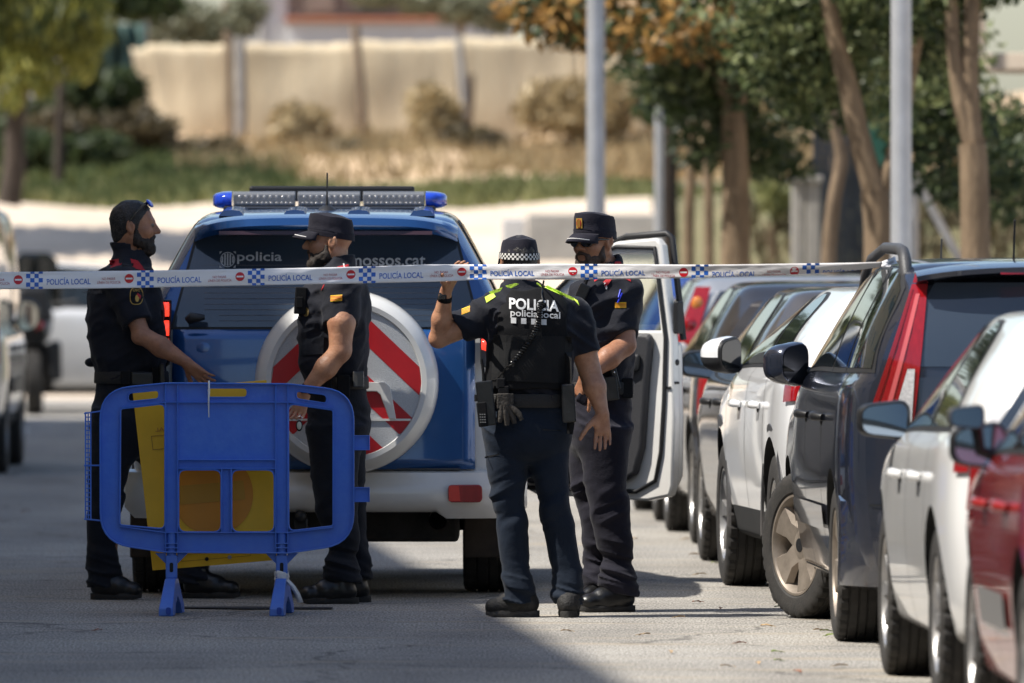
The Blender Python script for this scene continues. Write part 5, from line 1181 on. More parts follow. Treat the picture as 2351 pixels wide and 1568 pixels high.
class Person:
    def __init__(s, Y, px0, gyv, facing, label):
        s.Y = Y; s.s = sp(Y); s.px0 = px0; s.gy = gyv; s.f = np.array([facing[0], facing[1], 0.]) / math.hypot(*facing); s.l = np.array([-s.f[1], s.f[0], 0.]); s.u = np.array([0, 0, 1.])
        s.loc = ((px0 - CX) / s.s, Y, 0); s.label = label
    def q(s, x, py, y=0.): return np.array([(x - s.px0) / s.s, y, (s.gy - py) / s.s])
    def r(s, p): return p / s.s
    def hl(s, a_, b_, c_): return s.C + s.f * a_ + s.l * b_ + s.u * c_       # head frame: forward, left, up
    def body(s, lo, hi, h=.0062): s.B = Field(lo, hi, h); s.lo, s.hi = lo, hi; return s.B
    def head(s, C, tilt=0., ear=1.):
        s.C = np.array(C); B = s.B
        if tilt: c_, s_ = math.cos(tilt), math.sin(tilt); s.f, s.u = s.f * c_ - s.u * s_, s.u * c_ + s.f * s_      # nod (positive looks down)
        H = s.hl; Rm = np.stack([s.f, s.l, s.u], 1)
        B.el(H(-.014, 0, .032), (.099, .077, .086), Rm, .0); B.el(H(.026, 0, -.034), (.068, .062, .080), Rm, .03)
        B.rc(H(-.015, 0, -.06), H(.062, 0, -.098), .052, .031, .03); B.rc(H(.07, .018, -.100), H(.07, -.018, -.100), .022, .022, .015)
        for sd in (-1, 1): B.rc(H(-.012, sd * .05, -.045), H(.05, sd * .03, -.092), .024, .022, .02); B.el(H(.055, sd * .038, -.022), (.03, .026, .024), Rm, .02)
        B.el(H(.076, 0, .030), (.018, .046, .013), Rm, .014); B.rc(H(.090, 0, .016), H(.112, 0, -.020), .009, .013, .012); B.rc(H(.098, .011, -.024), H(.098, -.011, -.024), .009, .009, .008)
        for sd in (-1, 1): B.el(H(.093, sd * .031, .009), (.014, .017, .010), Rm, 0, 'sub'); B.el(H(.080, sd * .031, .008), (.0125, .0125, .0115), Rm, .004)
        B.rc(H(.086, .018, -.054), H(.086, -.018, -.054), .0085, .0085, .006); B.rc(H(.084, .016, -.067), H(.084, -.016, -.067), .009, .009, .006)
        for sd in (-1, 1):
            tl = np.array(Rm); B.el(H(-.012, sd * .079, -.004), (.020, .009, .032), Rm, .008); B.el(H(-.009, sd * .089, -.002), (.010, .006, .019), Rm, 0, 'sub'); B.rc(H(-.025, sd * .086, .022), H(-.03, sd * .086, -.012), .006, .005, .006)
        return Rm
    def neck(s, base, r0=.058, r1=.064): s.B.rc(s.hl(-.028, 0, -.06), base, r0, r1, .025)
    def arm(s, pts, rs, k=.02, F_=None):
        for i in range(len(pts) - 1): (F_ or s.B).rc(pts[i], pts[i + 1], rs[i], rs[i + 1], k if i else .01)
    def hand(s, w, d, n, thumb, curl=(.35, .4, .3), sc=1., spread=.10, thumb_out=.8, tcurl=.3, order=1):
        """w wrist, d towards the fingers, n palm normal, thumb: side (+1/-1) of d x n"""
        B = s.B; d = np.array(d, float); d /= np.linalg.norm(d); n = np.array(n, float); n -= d * (n @ d); n /= np.linalg.norm(n); a_ = np.cross(d, n) * thumb
        pt = lambda x, y, z: w + (d * x + a_ * y + n * z) * sc
        for y in (-.024, -.008, .010, .026): B.rc(pt(.012, y * .62, 0), pt(.088, y, .002), .0150 * sc, .0125 * sc, .010)
        B.rc(pt(.02, .022, .006), pt(.055, .030, .010), .016 * sc, .012 * sc, .012); B.rc(pt(.0, 0, 0), pt(.03, 0, .0), .021 * sc, .02 * sc, .012)
        for i, (y, L, r) in enumerate(((.031, .072, .0090), (.0105, .081, .0092), (-.0105, .076, .0088), (-.030, .059, .0078))):
            ang = 0; sidev = (y / .031) * spread; dd = d * math.cos(sidev) + a_ * math.sin(sidev); p = pt(.090, y, .001)
            for j, fr in enumerate((.45, .31, .24)):
                ang += curl[j] * (1 + .12 * i); v = dd * math.cos(ang) + n * math.sin(ang); q_ = p + v * L * fr * sc; B.rc(p, q_, (r - .0007 * j) * sc, (r - .0007 * (j + 1)) * sc, .003); p = q_
        t0 = pt(.026, .032, .006); dv = d * (1 - thumb_out * .55) + a_ * thumb_out + n * .25; dv /= np.linalg.norm(dv); p = t0
        for j, L in enumerate((.042, .034, .027)):
            ang = tcurl * j; v = dv * math.cos(ang) + d * math.sin(ang); q_ = p + v * L * sc; B.rc(p, q_, (.0130 - .0013 * j) * sc, (.0117 - .0013 * j) * sc, .006); p = q_
    def finish_body(s, m, name='person'):
        o = s.B.obj(name, m, None); o.location = s.loc; tag(o, s.label, 'person'); s.root = o; return o
    def eyes(s):
        for sd in (-1, 1):
            mb = MB(); c = Vector(s.hl(.0815, sd * .031, .008)); mb.ell(c, (.0122, .0122, .0115), 12, 8); e_ = mb.build('eye', M_eye, s.root, 60)
            mb = MB(); mb.ell(c + Vector(s.f) * .0062, (.0078, .0078, .0078), 10, 6); mb.build('iris', M_hair, e_, 60)
    def beard(s, m, thick=.012, full=True, h=.005):
        c = s.C; Fd = Field(c - .16, c + .16, h); H = s.hl
        for sd in (-1, 1):
            Fd.rc(H(.014, sd * .061, -.020), H(.020, sd * .055, -.065), .008 + thick * .5, .018 + thick, .01); Fd.rc(H(.020, sd * .053, -.065), H(.062, sd * .024, -.098), .018 + thick, .020 + thick, .015); Fd.rc(H(.055, sd * .042, -.070), H(.062, sd * .03, -.09), .014 + thick, .016 + thick, .012)
            if full: Fd.rc(H(.094, sd * .006, -.044), H(.080, sd * .030, -.058), .0085, .009, .006); Fd.rc(H(.080, sd * .030, -.058), H(.074, sd * .028, -.085), .010, .013, .01)
        Fd.rc(H(.070, .016, -.103), H(.070, -.016, -.103), .022 + thick, .022 + thick, .02); Fd.rc(H(.02, 0, -.10), H(.06, 0, -.108), .03, .03, .03)
        Fd.rc(H(.10, .017, -.060), H(.10, -.017, -.060), .0085, .0085, 0, 'sub')
        Fd.disp(lambda x, y, z: .010 * (vnoise(x * 75, y * 75, z * 55) - .5)); return Fd.obj('beard', m, s.root)
    def hair(s, m, line, thick=.008, h=.005):
        c = s.C; Fd = Field(c - .16, c + .16, h); Rm = np.stack([s.f, s.l, s.u], 1); Fd.el(s.hl(-.014, 0, .032), (.099 + thick, .077 + thick, .086 + thick), Rm, 0); Fd.el(s.hl(-.045, 0, -.035), (.060, .058, .070), Rm, .03)
        def reg(x, y, z):
            px_, py_, pz_ = x - c[0], y - c[1], z - c[2]; f = px_ * s.f[0] + py_ * s.f[1] + pz_ * s.f[2]; u = px_ * s.u[0] + py_ * s.u[1] + pz_ * s.u[2]; return np.interp(f, [q_[0] for q_ in line], [q_[1] for q_ in line]) - u
        Fd.disp(lambda x, y, z: .007 * (vnoise(x * 70, y * 70, z * 50) - .5)); Fd.cut(lambda x, y, z: reg(x, y, z) + .012 * (vnoise(x * 60, y * 60, z * 60) - .5)); return Fd.obj('hair', m, s.root)
    def cap(s, m, zb=(.030, -.004), zt=(.122, .088), visor=.085, r0=(.106, .085), r1=(.100, .080), band=None, piping=True, droop=.03, dome=0.):
        """field cap: low ring, higher front, stitched top, peak; heights given at the front and at the back"""
        n = 56; rg = []; H = s.hl; lv = (0, .14, .30, .32, .6, .85, .97, 1.0)
        def ring(v, sc=1.):
            out = []
            for k in range(n):
                t = 2 * math.pi * k / n; cf, sl_ = math.cos(t), math.sin(t); w_ = (cf * sc + 1) / 2; ra = r0[0] + (r1[0] - r0[0]) * v; rb = r0[1] + (r1[1] - r0[1]) * v
                bul = 1 + .018 * math.sin(math.pi * v) + (.02 if v < .31 else 0) - (.45 * (v - .8) ** 1.5 if v > .8 else 0); lo = zb[1] + (zb[0] - zb[1]) * w_; hi = zt[1] + (zt[0] - zt[1]) * w_
                wv = .002 * math.sin(5 * t + 4 * v) * v; out.append(Vector(H(-.012 + ra * sc * bul * cf, rb * sc * bul * sl_, lo + (hi - lo) * v + wv)))
            return out
        for v in lv: rg.append(ring(v))
        top = [ring(1., k) for k in (.96, .80, .55, .25, .02)]
        for i, r_ in enumerate(top):
            for p in r_: p += Vector(s.u) * (dome * (1 - ((.96, .80, .55, .25, .02)[i]) ** 2) - .002)
        mb = MB(); inner = ring(0., .93); mb.rings([inner] + rg + top, True); cp = mb.build('cap', m, s.root, 50)
        mb = MB(); mb.rings([[p + (p - Vector(s.C)) * .012 for p in ring(v)] for v in (.29, .315, .34)], False); mb.build('cap_seam', m, cp, 60)
        if visor:
            vs_ = []; nn = 17
            for j in range(6):
                v = j / 5
                for i in range(nn):
                    t = (-1 + 2 * i / (nn - 1)) * .95; cf, sl_ = math.cos(t), math.sin(t); w_ = (cf + 1) / 2; lo = zb[1] + (zb[0] - zb[1]) * w_
                    e_ = v * visor * (max(math.cos(t * 1.6), 0) ** .55); vs_.append(Vector(H(-.012 + (r0[0] + .002) * cf + e_, (r0[1] + .002) * sl_ * (1 + .10 * v), lo + .012 - droop * v * v - .16 * e_ - .03 * v * abs(sl_) ** 2)))
            mb = MB(); mb.grid(vs_, 6, nn); mb.build('cap_visor', m, cp, 180, solid=.005)
            if piping:
                mb = MB(); mb.tube([vs_[5 * nn + i] * .15 + vs_[4 * nn + i] * .85 + Vector((0, 0, .005)) for i in range(2, nn - 2)], .0022, 6); mb.build('visor_piping', M_whitec, cp, 60)
        if band:
            mb = MB(); rr = [[p + (p - Vector(s.C)).normalized() * .004 for p in ring(v)] for v in (0.0, .10, .20, .30)]; n0 = n
            for i in range(3):
                for k in range(n):
                    mb.cur = (i + k) % 2; a_ = k; b_ = (k + 1) % n; mb.add([rr[i][a_], rr[i][b_], rr[i + 1][b_], rr[i + 1][a_]], [(0, 1, 2, 3)])
            mb.build('checked_band', [mat('band_white', (.62, .60, .56), .6), M_black], cp, 0)
        return cp
    def field(s, h=.008, lo=None, hi=None): return Field(s.lo if lo is None else lo, s.hi if hi is None else hi, h)
    def boot(s, heel, toe, w=.046, top=.15, ankle=None, m=None, sole=None, low=False):
        """heel and toe as ground points (x, y)"""
        h_, t_ = np.array([*heel, 0.]), np.array([*toe, 0.]); d = (t_ - h_); L = np.linalg.norm(d); d /= L; n = np.array([-d[1], d[0], 0]); lo = np.minimum(h_, t_) - .09; hi = np.maximum(h_, t_) + .09; lo[2] = -.01; hi[2] = top + .03; Fd = Field(lo, hi, .006)
        an = np.array(ankle) if ankle is not None else h_ + d * .075 + s.u * 0
        pt = lambda a_, z: h_ + d * (a_ * L) + np.array([0, 0, z])
        Fd.rc(pt(.16, .055), pt(.55, .055), w * .82, w * .95, .02, sq=None); Fd.rc(pt(.55, .05), pt(.84, .045), w * .95, w * .78, .02); Fd.el(pt(.86, .045), (.04, .04, .032), None, .02)
        Fd.rc(pt(.24, .07), pt(.26, top), w * .95, w * .98, .03, clip=[((0, 0, top), (0, 0, 1))]); Fd.rc(pt(.30, .10), pt(.60, .075), w * .75, w * .7, .03)
        Fd.disp(lambda x, y, z: .004 * (vnoise(x * 30, y * 30, z * 40) - .5)); Fd.cut(lambda x, y, z: .022 - z + 0 * x + 0 * y); b_ = Fd.obj('boot', m or M_leather, s.root)
        mb = MB(); ring = []
        for k in range(40):
            t = 2 * math.pi * k / 40; a_ = .5 + .5 * math.cos(t); ww = (w * .98 if a_ > .5 else w * .86) * (1 - .18 * math.exp(-((a_ - .42) / .12) ** 2)); ring.append((a_, ww * math.sin(t) * (1.12 if abs(math.sin(t)) < .8 else 1)))
        rg = [[Vector(h_ + d * (-.006 + a_ * (L + .012)) + n * q_ * sc + np.array([0, 0, z + (.010 * max(0, a_ - .85) / .15 if z < .02 else 0)])) for a_, q_ in ring] for z, sc in ((.0, .93), (.008, 1.02), (.022, 1.04), (.030, .99))]
        mb.rings(rg); so = mb.build('sole', sole or M_sole, b_, 40)
        for k in range(9):
            c = h_ + d * (L * (.06 + .11 * k)); mb = MB(); mb.box((c[0], c[1], .006), (.012, .012, .012)) if False else None
        # laces
        mb = MB()
        for k in range(4):
            c = pt(.42 + .07 * k, .118 - .018 * k); mb.tube([Vector(c + n * w * .55), Vector(c + np.array([0, 0, .012])), Vector(c - n * w * .55)], .0028, 6)
        mb.build('laces', M_black, b_, 60); return b_
    def flag(s, Fd, x0, z0, x1, z1, par, rise=0.):
        v, t = quad_grid(x0, z0, x1, z1, 5, 4, 0, rise); o = project(Fd, 'flag_patch', M_fy, par, v, t, .003); H = z1 - z0
        for k in range(4): v, t = quad_grid(x0, z0 + H * (2 * k + 1.1) / 9, x1, z0 + H * (2 * k + 1.9) / 9, 5, 1, 0, rise); project(Fd, 'flag_stripe', M_fr, o or par, v, t, .0045)
    def belt(s, st, z0, z1, grow, m, p=2.3, yaw=0.):
        st = sorted(st); zz = [q_[0] for q_ in st]; fs = [pchip(zz, [q_[i] for q_ in st]) for i in range(1, 5)]; rg = []
        for z, g in ((z0, -.01), (z0, grow), (z0 + .006, grow + .003), (z1 - .006, grow + .003), (z1, grow), (z1, -.01)):
            cx, cy, rx, ry = (float(f(z)) for f in fs); ring = []
            for k in range(64):
                t = 2 * math.pi * k / 64; c_, s_ = math.cos(t), math.sin(t); u = math.copysign(abs(c_) ** (2 / p), c_) * (rx + g); v = math.copysign(abs(s_) ** (2 / p), s_) * (ry + g); ring.append((cx + u * math.cos(yaw) - v * math.sin(yaw), cy + u * math.sin(yaw) + v * math.cos(yaw), z))
            rg.append(ring)
        mb = MB(); mb.rings(rg, False); return mb.build('belt', m, s.root, 50)
    def bx(s, name, c, d, m, par=None, rot=None, bev=.006, taper=1.): mb = MB(); mb.box(c, d, rot, taper); return mb.build(name, m, par or s.root, 0, bev, 3)
    def watch(s, a_, b_, r, m, face=None, w=.02):
        """band round the wrist between a and b"""
        a_, b_ = Vector(a_), Vector(b_); ax = (b_ - a_).normalized(); mb = MB(); mb.tube([a_, a_ + ax * w * .5, a_ + ax * w], [r, r * 1.03, r], 24, False); o = mb.build('watch', m, s.root, 60, solid=.004)
        if face is not None:
            fdir = Vector(face).normalized(); c = a_ + ax * w * .5 + fdir * (r + .003); R = fdir.to_track_quat('Z', 'Y').to_matrix(); mb = MB(); mb.box(c, (.036, .036, .010), R); mb.build('watch_case', m, o, 0, .006); mb = MB(); mb.box(c + fdir * .0052, (.028, .028, .002), R); mb.build('watch_face', M_lensd, o, 0, .001)
        return o
# ------------------------------------------------------------------ four officers
def rc_chain(Fd, pts, rs, k=.02, clip=None):
    for i in range(len(pts) - 1): Fd.rc(pts[i], pts[i + 1], rs[i], rs[i + 1], k, clip=clip if i == len(pts) - 2 else None)
def trouser_folds(amp=.012, ankle=.30):
    def fn(x, y, z):
        low = np.clip((ankle - z) / .16, 0, 1); knee = np.exp(-((z - .50) / .12) ** 2); hip = np.exp(-((z - .88) / .10) ** 2)
        return -amp * (low * .95 * (folds(x * .8, y * .8, z + .25 * x, (4, 4, 17)) - .4) + knee * .55 * (folds(x, y, z - .5 * x, (3.5, 3.5, 13)) - .4) + hip * .45 * (folds(x, y, z + .6 * x, (4, 4, 12)) - .4) + .22 * (vnoise(x * 9, y * 9, z * 5) - .5))
    return fn
def shirt_folds(amp=.010, sc=(5, 5, 11), sl=.5, z_lo=1.0, z_hi=1.5):
    def fn(x, y, z):
        return -amp * (.8 * (folds(x + .4 * z, y, z - sl * x, sc) - .4) + .35 * (vnoise(x * 16, y * 16, z * 10) - .5) + .7 * np.exp(-((z - z_lo) / .05) ** 2) * (folds(x, y, z, (9, 9, 3)) - .4))
    return fn

# ===== officer with sunglasses on his hair, in the shade by the left rear wheel
p1 = Person(50.68, 290, 1375, (1, -.04), 'bearded officer with sunglasses on his hair holding out an open hand')
q = p1.q; r = p1.r
B = p1.body((-.30, -.42, 0), (.52, .38, 1.93))
tor = [(q(0, py)[2], q((a_ + b_) / 2, 0)[0], 0., r((b_ - a_) / 2), w) for py, a_, b_, w in ((890, 220, 385, .185), (850, 222, 384, .18), (820, 213, 386, .185), (760, 201, 378, .20), (700, 198, 374, .215), (655, 212, 366, .225), (625, 232, 352, .19), (600, 250, 340, .12), (575, 262, 338, .075))]
C1 = q(309, 520); p1.head(C1, .03); p1.neck(q(288, 610), .056, .066)
B.stk(tor, .02, 2.2, grow=-.03); B.rc(q(262, 930, -.08), q(245, 1330, -.09), .06, .045, .02); B.rc(q(330, 930, .08), q(445, 1320, .10), .06, .045, .02)
sh = q(284, 648, -.20); el_ = q(330, 768, -.27); wr_ = q(431, 829, -.33)
p1.arm([sh, el_], [.050, .041]); p1.arm([el_, el_ * .55 + wr_ * .45, wr_], [.041, .046, .027])
B.rc(el_ + np.array([-.015, -.005, -.01]), el_ + np.array([.01, 0, -.01]), .032, .030, .02)
p1.hand(wr_, q(482, 868) - q(431, 829) + np.array([0, -.01, 0]), (-.35, .55, .75), 1, (.12, .18, .15), 1.0, .12, .9, .1) if False else p1.hand(wr_, q(480, 872) - q(431, 829), (.25, .75, .55), -1, (.10, .20, .18), 1.0, .10, .75, .15)
B.rc(q(300, 650, .20), q(310, 780, .27), .05, .04, .02); B.rc(q(310, 780, .27), q(350, 890, .25), .04, .028, .02); p1.hand(q(350, 890, .25), (.3, 0, -1), (0, -1, 0), 1)
p1.finish_body(M_skin2)
p1.eyes(); p1.beard(M_beard, .007); p1.hair(M_hair, [(-.12, -.085), (-.055, -.08), (-.03, -.045), (-.012, .012), (.012, -.03), (.020, -.03), (.030, .030), (.042, .048), (.06, .074), (.085, .088), (.1, .094)], .006)
T = p1.field(.0075, (-.30, -.3, .05), (.45, .3, 1.1))
T.stk([(q(0, py)[2], q(cx, 0)[0], 0., r(rx), ry) for py, cx, rx, ry in ((1055, 296, 20, .10), (1030, 292, 52, .14), (1000, 290, 74, .17), (950, 296, 80, .178), (890, 302, 82, .18), (860, 302, 78, .175))], .0, 2.3)
T.stk([(q(0, py)[2], q(cx, 0)[0], -.085, r(rx), ry) for py, cx, rx, ry in ((1345, 243, 38, .075), (1300, 238, 35, .07), (1218, 237, 36, .075), (1119, 247, 43, .085), (1010, 262, 52, .10), (940, 272, 58, .10))], .05, 2.1)
T.stk([(q(0, py)[2], q(cx, 0)[0], .095, r(rx), ry) for py, cx, rx, ry in ((1336, 450, 36, .075), (1290, 444, 35, .07), (1218, 424, 38, .078), (1119, 390, 44, .085), (1010, 345, 52, .10), (940, 325, 58, .10))], .05, 2.1)
T.disp(trouser_folds(.024)); T.obj('trousers', M_navy2, p1.root)
S = p1.field(.0075, (-.30, -.40, 1.0), (.45, .38, 1.72))
S.stk(tor, .0, 2.25, z0=q(0, 868)[2]); S.stk([(q(0, 605)[2], q(300, 0)[0], 0, r(46), .085), (q(0, 580)[2], q(298, 0)[0], 0, r(44), .08), (q(0, 556)[2], q(294, 0)[0], 0, r(41), .076)], .02, 2.)
hem = (q(320, 731, -.25), el_ - sh)
for ys, e2 in ((-.20, el_), (.20, q(310, 780, .27))): s0 = q(284, 650, ys); S.rc(s0, s0 + (e2 - s0) * .80, .078, .062, .045, clip=[(s0 + (e2 - s0) * .74, e2 - s0)])
S.rc(q(330, 650, -.14), q(352, 760, -.12), .06, .06, .04); S.rc(q(255, 650, -.10), q(250, 800, -.10), .07, .07, .05)
S.disp(shirt_folds(.017, z_lo=1.09)); S.stk([(q(0, 606)[2], q(306, 0)[0], 0, r(36), .065), (q(0, 540)[2], q(300, 0)[0], 0, r(36), .066)], 0, 2., mode='sub'); s1 = S.obj('shirt', M_navy, p1.root)
d1 = lambda pts: [(q(x, y)[0], q(x, y)[2]) for x, y in pts]
for nm, m, pts in (('epaulette_patch', M_redp, ((259, 626), (290, 614), (288, 592), (253, 597))), ('epaulette_patch', M_redp, ((294, 612), (338, 622), (318, 598), (296, 592))), ('epaulette_patch', M_redp, ((283, 643), (316, 625), (306, 620), (278, 624))), ('epaulette_loop', M_navy2, ((276, 606), (306, 612), (300, 588), (272, 586))), ('epaulette_button', M_black, ((284, 612), (309, 610), (309, 604), (284, 606))), ('piping', M_whitec, ((281, 644), (284, 643), (279, 624), (276, 625)))):
    v, t = poly_grid(d1(pts), 6, 5); project(S, nm, m, s1, v, t, .004 if m in (M_redp, M_whitec) else .007)
# unit badge on the sleeve and faint lettering on the back
bc = q(318, 680); br_ = [(bc[0] + .030 * math.copysign(abs(math.cos(t)) ** .7, math.cos(t)), bc[2] + .045 * math.copysign(abs(math.sin(t)) ** .7, math.sin(t)) * (1 if math.sin(t) > 0 else .85)) for t in np.linspace(0, 2 * math.pi, 28, endpoint=False)]
def fan(pts): c = np.mean(pts, 0); return [tuple(c)] + list(pts), [(0, i + 1, (i + 1) % len(pts) + 1) for i in range(len(pts))]
v, t = fan(br_); bd = project(S, 'sleeve_badge', M_gold, s1, v, t, .004); v, t = fan([(bc[0] + (x - bc[0]) * .88, bc[2] + (z - bc[2]) * .9) for x, z in br_]); project(S, 'badge_field', M_black, bd, v, t, .0055)
v, t = fan([(bc[0] + .004 + .009 * math.cos(a_), bc[2] - .008 + .017 * math.sin(a_)) for a_ in np.linspace(0, 2 * math.pi, 14, endpoint=False)]); project(S, 'badge_helmet', M_gold, bd, v, t, .0068)
v, t = poly_grid([(bc[0] + .002, bc[2] + .008), (bc[0] + .018, bc[2] - .014), (bc[0] + .022, bc[2] + .004), (bc[0] + .006, bc[2] + .017)], 3, 3); project(S, 'badge_crest', M_redp, bd, v, t, .0072)
v, t = fit_text('USC', bc[0] - .016, bc[0] + .016, bc[2] + .024, bc[2] + .035, .01); project(S, 'badge_lettering', M_gold, bd, v, t, .007)
v, t = fit_text("mossos d'esquadra", q(192, 0)[0], q(238, 0)[0], q(0, 676)[2], q(0, 664)[2], .008); project(S, 'back_lettering', mat('faint_print_dark', (.10, .10, .11), .6), s1, v, t, .004)
b1 = p1.belt([(z, cx, cy, rx, ry) for z, cx, cy, rx, ry in [(q(0, 900)[2], q(302, 0)[0], 0, r(82), .18), (q(0, 830)[2], q(302, 0)[0], 0, r(79), .18)]], q(0, 880)[2], q(0, 852)[2], .008, M_belt)
p1.bx('holster', q(330, 868, -.205), (.10, .05, .06), M_leather, b1); p1.bx('pouch', q(366, 862, -.17), (.055, .06, .085), M_black, b1); p1.bx('pouch', q(293, 866, -.205), (.05, .04, .065), M_black, b1); p1.bx('holster_loop', q(375, 858, -.20), (.022, .02, .10), M_leather, b1)
mb = MB(); mb.ell(q(209, 832, .0), (.030, .05, .022), 14, 8); mb.build('shirt_bunch', M_navy, s1, 60)
p1.bx('radio', q(368, 735, -.12), (.035, .06, .10), M_black, s1)
p1.boot((q(212, 0)[0], -.09), (q(325, 0)[0], -.12), .047, .14); p1.boot((q(418, 0)[0], .10), (q(548, 0)[0], .06), .047, .14)
# sunglasses pushed up on the hair
sgl = MB(); H = p1.hl
for sd in (-1, 1): sgl.tube([Vector(H(.050, sd * .070, .108)), Vector(H(.015, sd * .088, .070)), Vector(H(-.018, sd * .089, .022))], [.006, .0045, .003], 8)
sgl.tube([Vector(H(.050, -.070, .108)), Vector(H(.064, -.03, .117)), Vector(H(.067, 0, .118)), Vector(H(.064, .03, .117)), Vector(H(.050, .070, .108))], .0045, 8); g_ = sgl.build('sunglasses', M_lensd, p1.root, 60)
for sd in (-1, 1):
    mb = MB(); R = Matrix((Vector(p1.f), Vector(p1.l), Vector(p1.u))).transposed() @ Matrix.Rotation(math.radians(-38), 3, 'Y'); mb.ell(H(.068, sd * .038, .110), (.009, .038, .022), 18, 10, R); mb.build('lens', mat('blue_mirror_lens', (.02, .07, .5), .08, .6), g_, 60)

# ===== capped officer in profile in front of the spare wheel
p2 = Person(50.1, 775, 1385, (-1, -.06), 'bearded officer in a peaked navy cap standing in profile before the spare wheel')
q = p2.q; r = p2.r
B = p2.body((-.28, -.40, 0), (.26, .36, 1.88))
tor = [(q(0, py)[2], q((a_ + b_) / 2, 0)[0], 0., r((b_ - a_) / 2), w) for py, a_, b_, w in ((905, 712, 838, .175), (868, 702, 842, .175), (820, 690, 846, .19), (760, 690, 850, .205), (700, 688, 850, .22), (660, 700, 843, .225), (635, 722, 830, .19), (612, 738, 812, .12), (590, 742, 800, .075))]
C2 = q(755, 556); p2.head(C2, .02); p2.neck(q(775, 632), .058, .068)
B.stk(tor, .02, 2.2, grow=-.03); B.rc(q(778, 950, -.08), q(788, 1340, -.10), .06, .045, .02); B.rc(q(785, 950, .08), q(800, 1340, .10), .06, .045, .02)
sh = q(787, 660, -.21); el_ = q(783, 806, -.27); wr_ = q(703, 898, -.26)
p2.arm([sh, q(786, 740, -.26), el_], [.060, .062, .050]); p2.arm([el_, el_ * .6 + wr_ * .4, wr_], [.049, .049, .028]); B.rc(el_, el_ + np.array([.012, 0, .01]), .042, .038, .02)
p2.hand(wr_, q(676, 985) - q(703, 898) + np.array([0, .02, 0]), (-.3, -.85, -.1), 1, (.45, .55, .4), .98, .08, .5, .4)
B.rc(q(790, 660, .21), q(795, 800, .27), .05, .04, .02); B.rc(q(795, 800, .27), q(780, 920, .25), .04, .03, .02); p2.hand(q(780, 920, .25), (-.1, 0, -1), (0, -1, 0), 1)
p2.finish_body(M_skin); p2.eyes(); p2.beard(M_beard, .007); p2.cap(M_greyn, (.040, .000), (.136, .100), .072, droop=.014, dome=.016)
T = p2.field(.0075, (-.26, -.3, .05), (.26, .3, 1.06))
T.stk([(q(0, py)[2], q(cx, 0)[0], 0., r(rx), ry) for py, cx, rx, ry in ((1060, 776, 20, .10), (1035, 776, 48, .14), (1005, 776, 66, .165), (950, 776, 72, .172), (900, 774, 68, .172), (870, 773, 68, .17))], .0, 2.3)
T.stk([(q(0, py)[2], q(cx, 0)[0], -.09, r(rx), ry) for py, cx, rx, ry in ((1330, 787, 37, .075), (1290, 786, 36, .07), (1245, 787, 38, .072), (1150, 771, 49, .088), (1060, 770, 57, .10), (980, 773, 64, .10))], .05, 2.1)
T.stk([(q(0, py)[2], q(cx, 0)[0], .10, r(rx), ry) for py, cx, rx, ry in ((1325, 812, 34, .075), (1245, 806, 36, .075), (1150, 793, 46, .085), (1060, 786, 54, .10), (980, 780, 62, .10))], .05, 2.1)
T.disp(trouser_folds(.028, .36)); T.obj('trousers', M_navy2, p2.root)
S = p2.field(.0075, (-.28, -.40, .98), (.26, .36, 1.70)); S.stk(tor, .0, 2.3, z0=q(0, 880)[2]); S.stk([(q(0, 640)[2], q(775, 0)[0], 0, r(44), .09), (q(0, 612)[2], q(776, 0)[0], 0, r(40), .082), (q(0, 582)[2], q(783, 0)[0], 0, r(34), .078)], .02, 2.)
for ys, e2 in ((-.20, el_), (.20, q(795, 800, .27))): s0 = q(788, 668, ys); S.rc(s0, s0 + (e2 - s0) * .75, .086, .071, .04, clip=[(s0 + (e2 - s0) * .52, e2 - s0)])
S.rc(q(720, 690, -.13), q(715, 830, -.11), .058, .06, .04)
S.disp(shirt_folds(.016, z_lo=1.06)); S.stk([(q(0, 636)[2], q(768, 0)[0], 0, r(36), .066), (q(0, 560)[2], q(768, 0)[0], 0, r(38), .068)], 0, 2., mode='sub'); s2_ = S.obj('shirt', M_navy, p2.root)
p2.flag(S, q(761, 0)[0], q(0, 692)[2], q(788, 0)[0], q(0, 678)[2], s2_, .004)
d2 = lambda pts: [(q(x, y)[0], q(x, y)[2]) for x, y in pts]
for nm, m, pts in (('epaulette_patch', M_redp, ((772, 622), (806, 618), (800, 607), (776, 612))), ('epaulette_patch', M_redp, ((738, 668), (744, 655), (748, 650), (742, 664))), ('piping', M_whitec, ((790, 615), (793, 615), (791, 605), (788, 605))), ('chest_pocket', M_navy2, ((694, 815), (744, 812), (746, 762), (696, 765))), ('pocket_flap', M_navy2, ((693, 770), (747, 768), (747, 752), (694, 755)))):
    v, t = poly_grid(d2(pts), 5, 4); project(S, nm, m, s2_, v, t, .008 if 'pocket' in nm else .004)
c_ = q(704, 716); v, t = fan([(c_[0] + .014 * math.cos(a_), c_[2] + .022 * math.sin(a_)) for a_ in np.linspace(0, 2 * math.pi, 18, endpoint=False)]); project(S, 'chest_badge', mat('dull_gold', (.10, .065, .015), .6), s2_, v, t, .004)
rd = p2.bx('chest_radio', q(692, 690, -.17), (.055, .05, .125), M_black, s2_, Matrix.Rotation(math.radians(4), 3, 'Y')); p2.bx('radio_face', q(690, 694, -.197), (.03, .006, .05), M_black, rd)
b2 = p2.belt([(q(0, 910)[2], q(774, 0)[0], 0, r(68), .172), (q(0, 850)[2], q(772, 0)[0], 0, r(69), .175)], q(0, 893)[2], q(0, 865)[2], .008, M_belt)
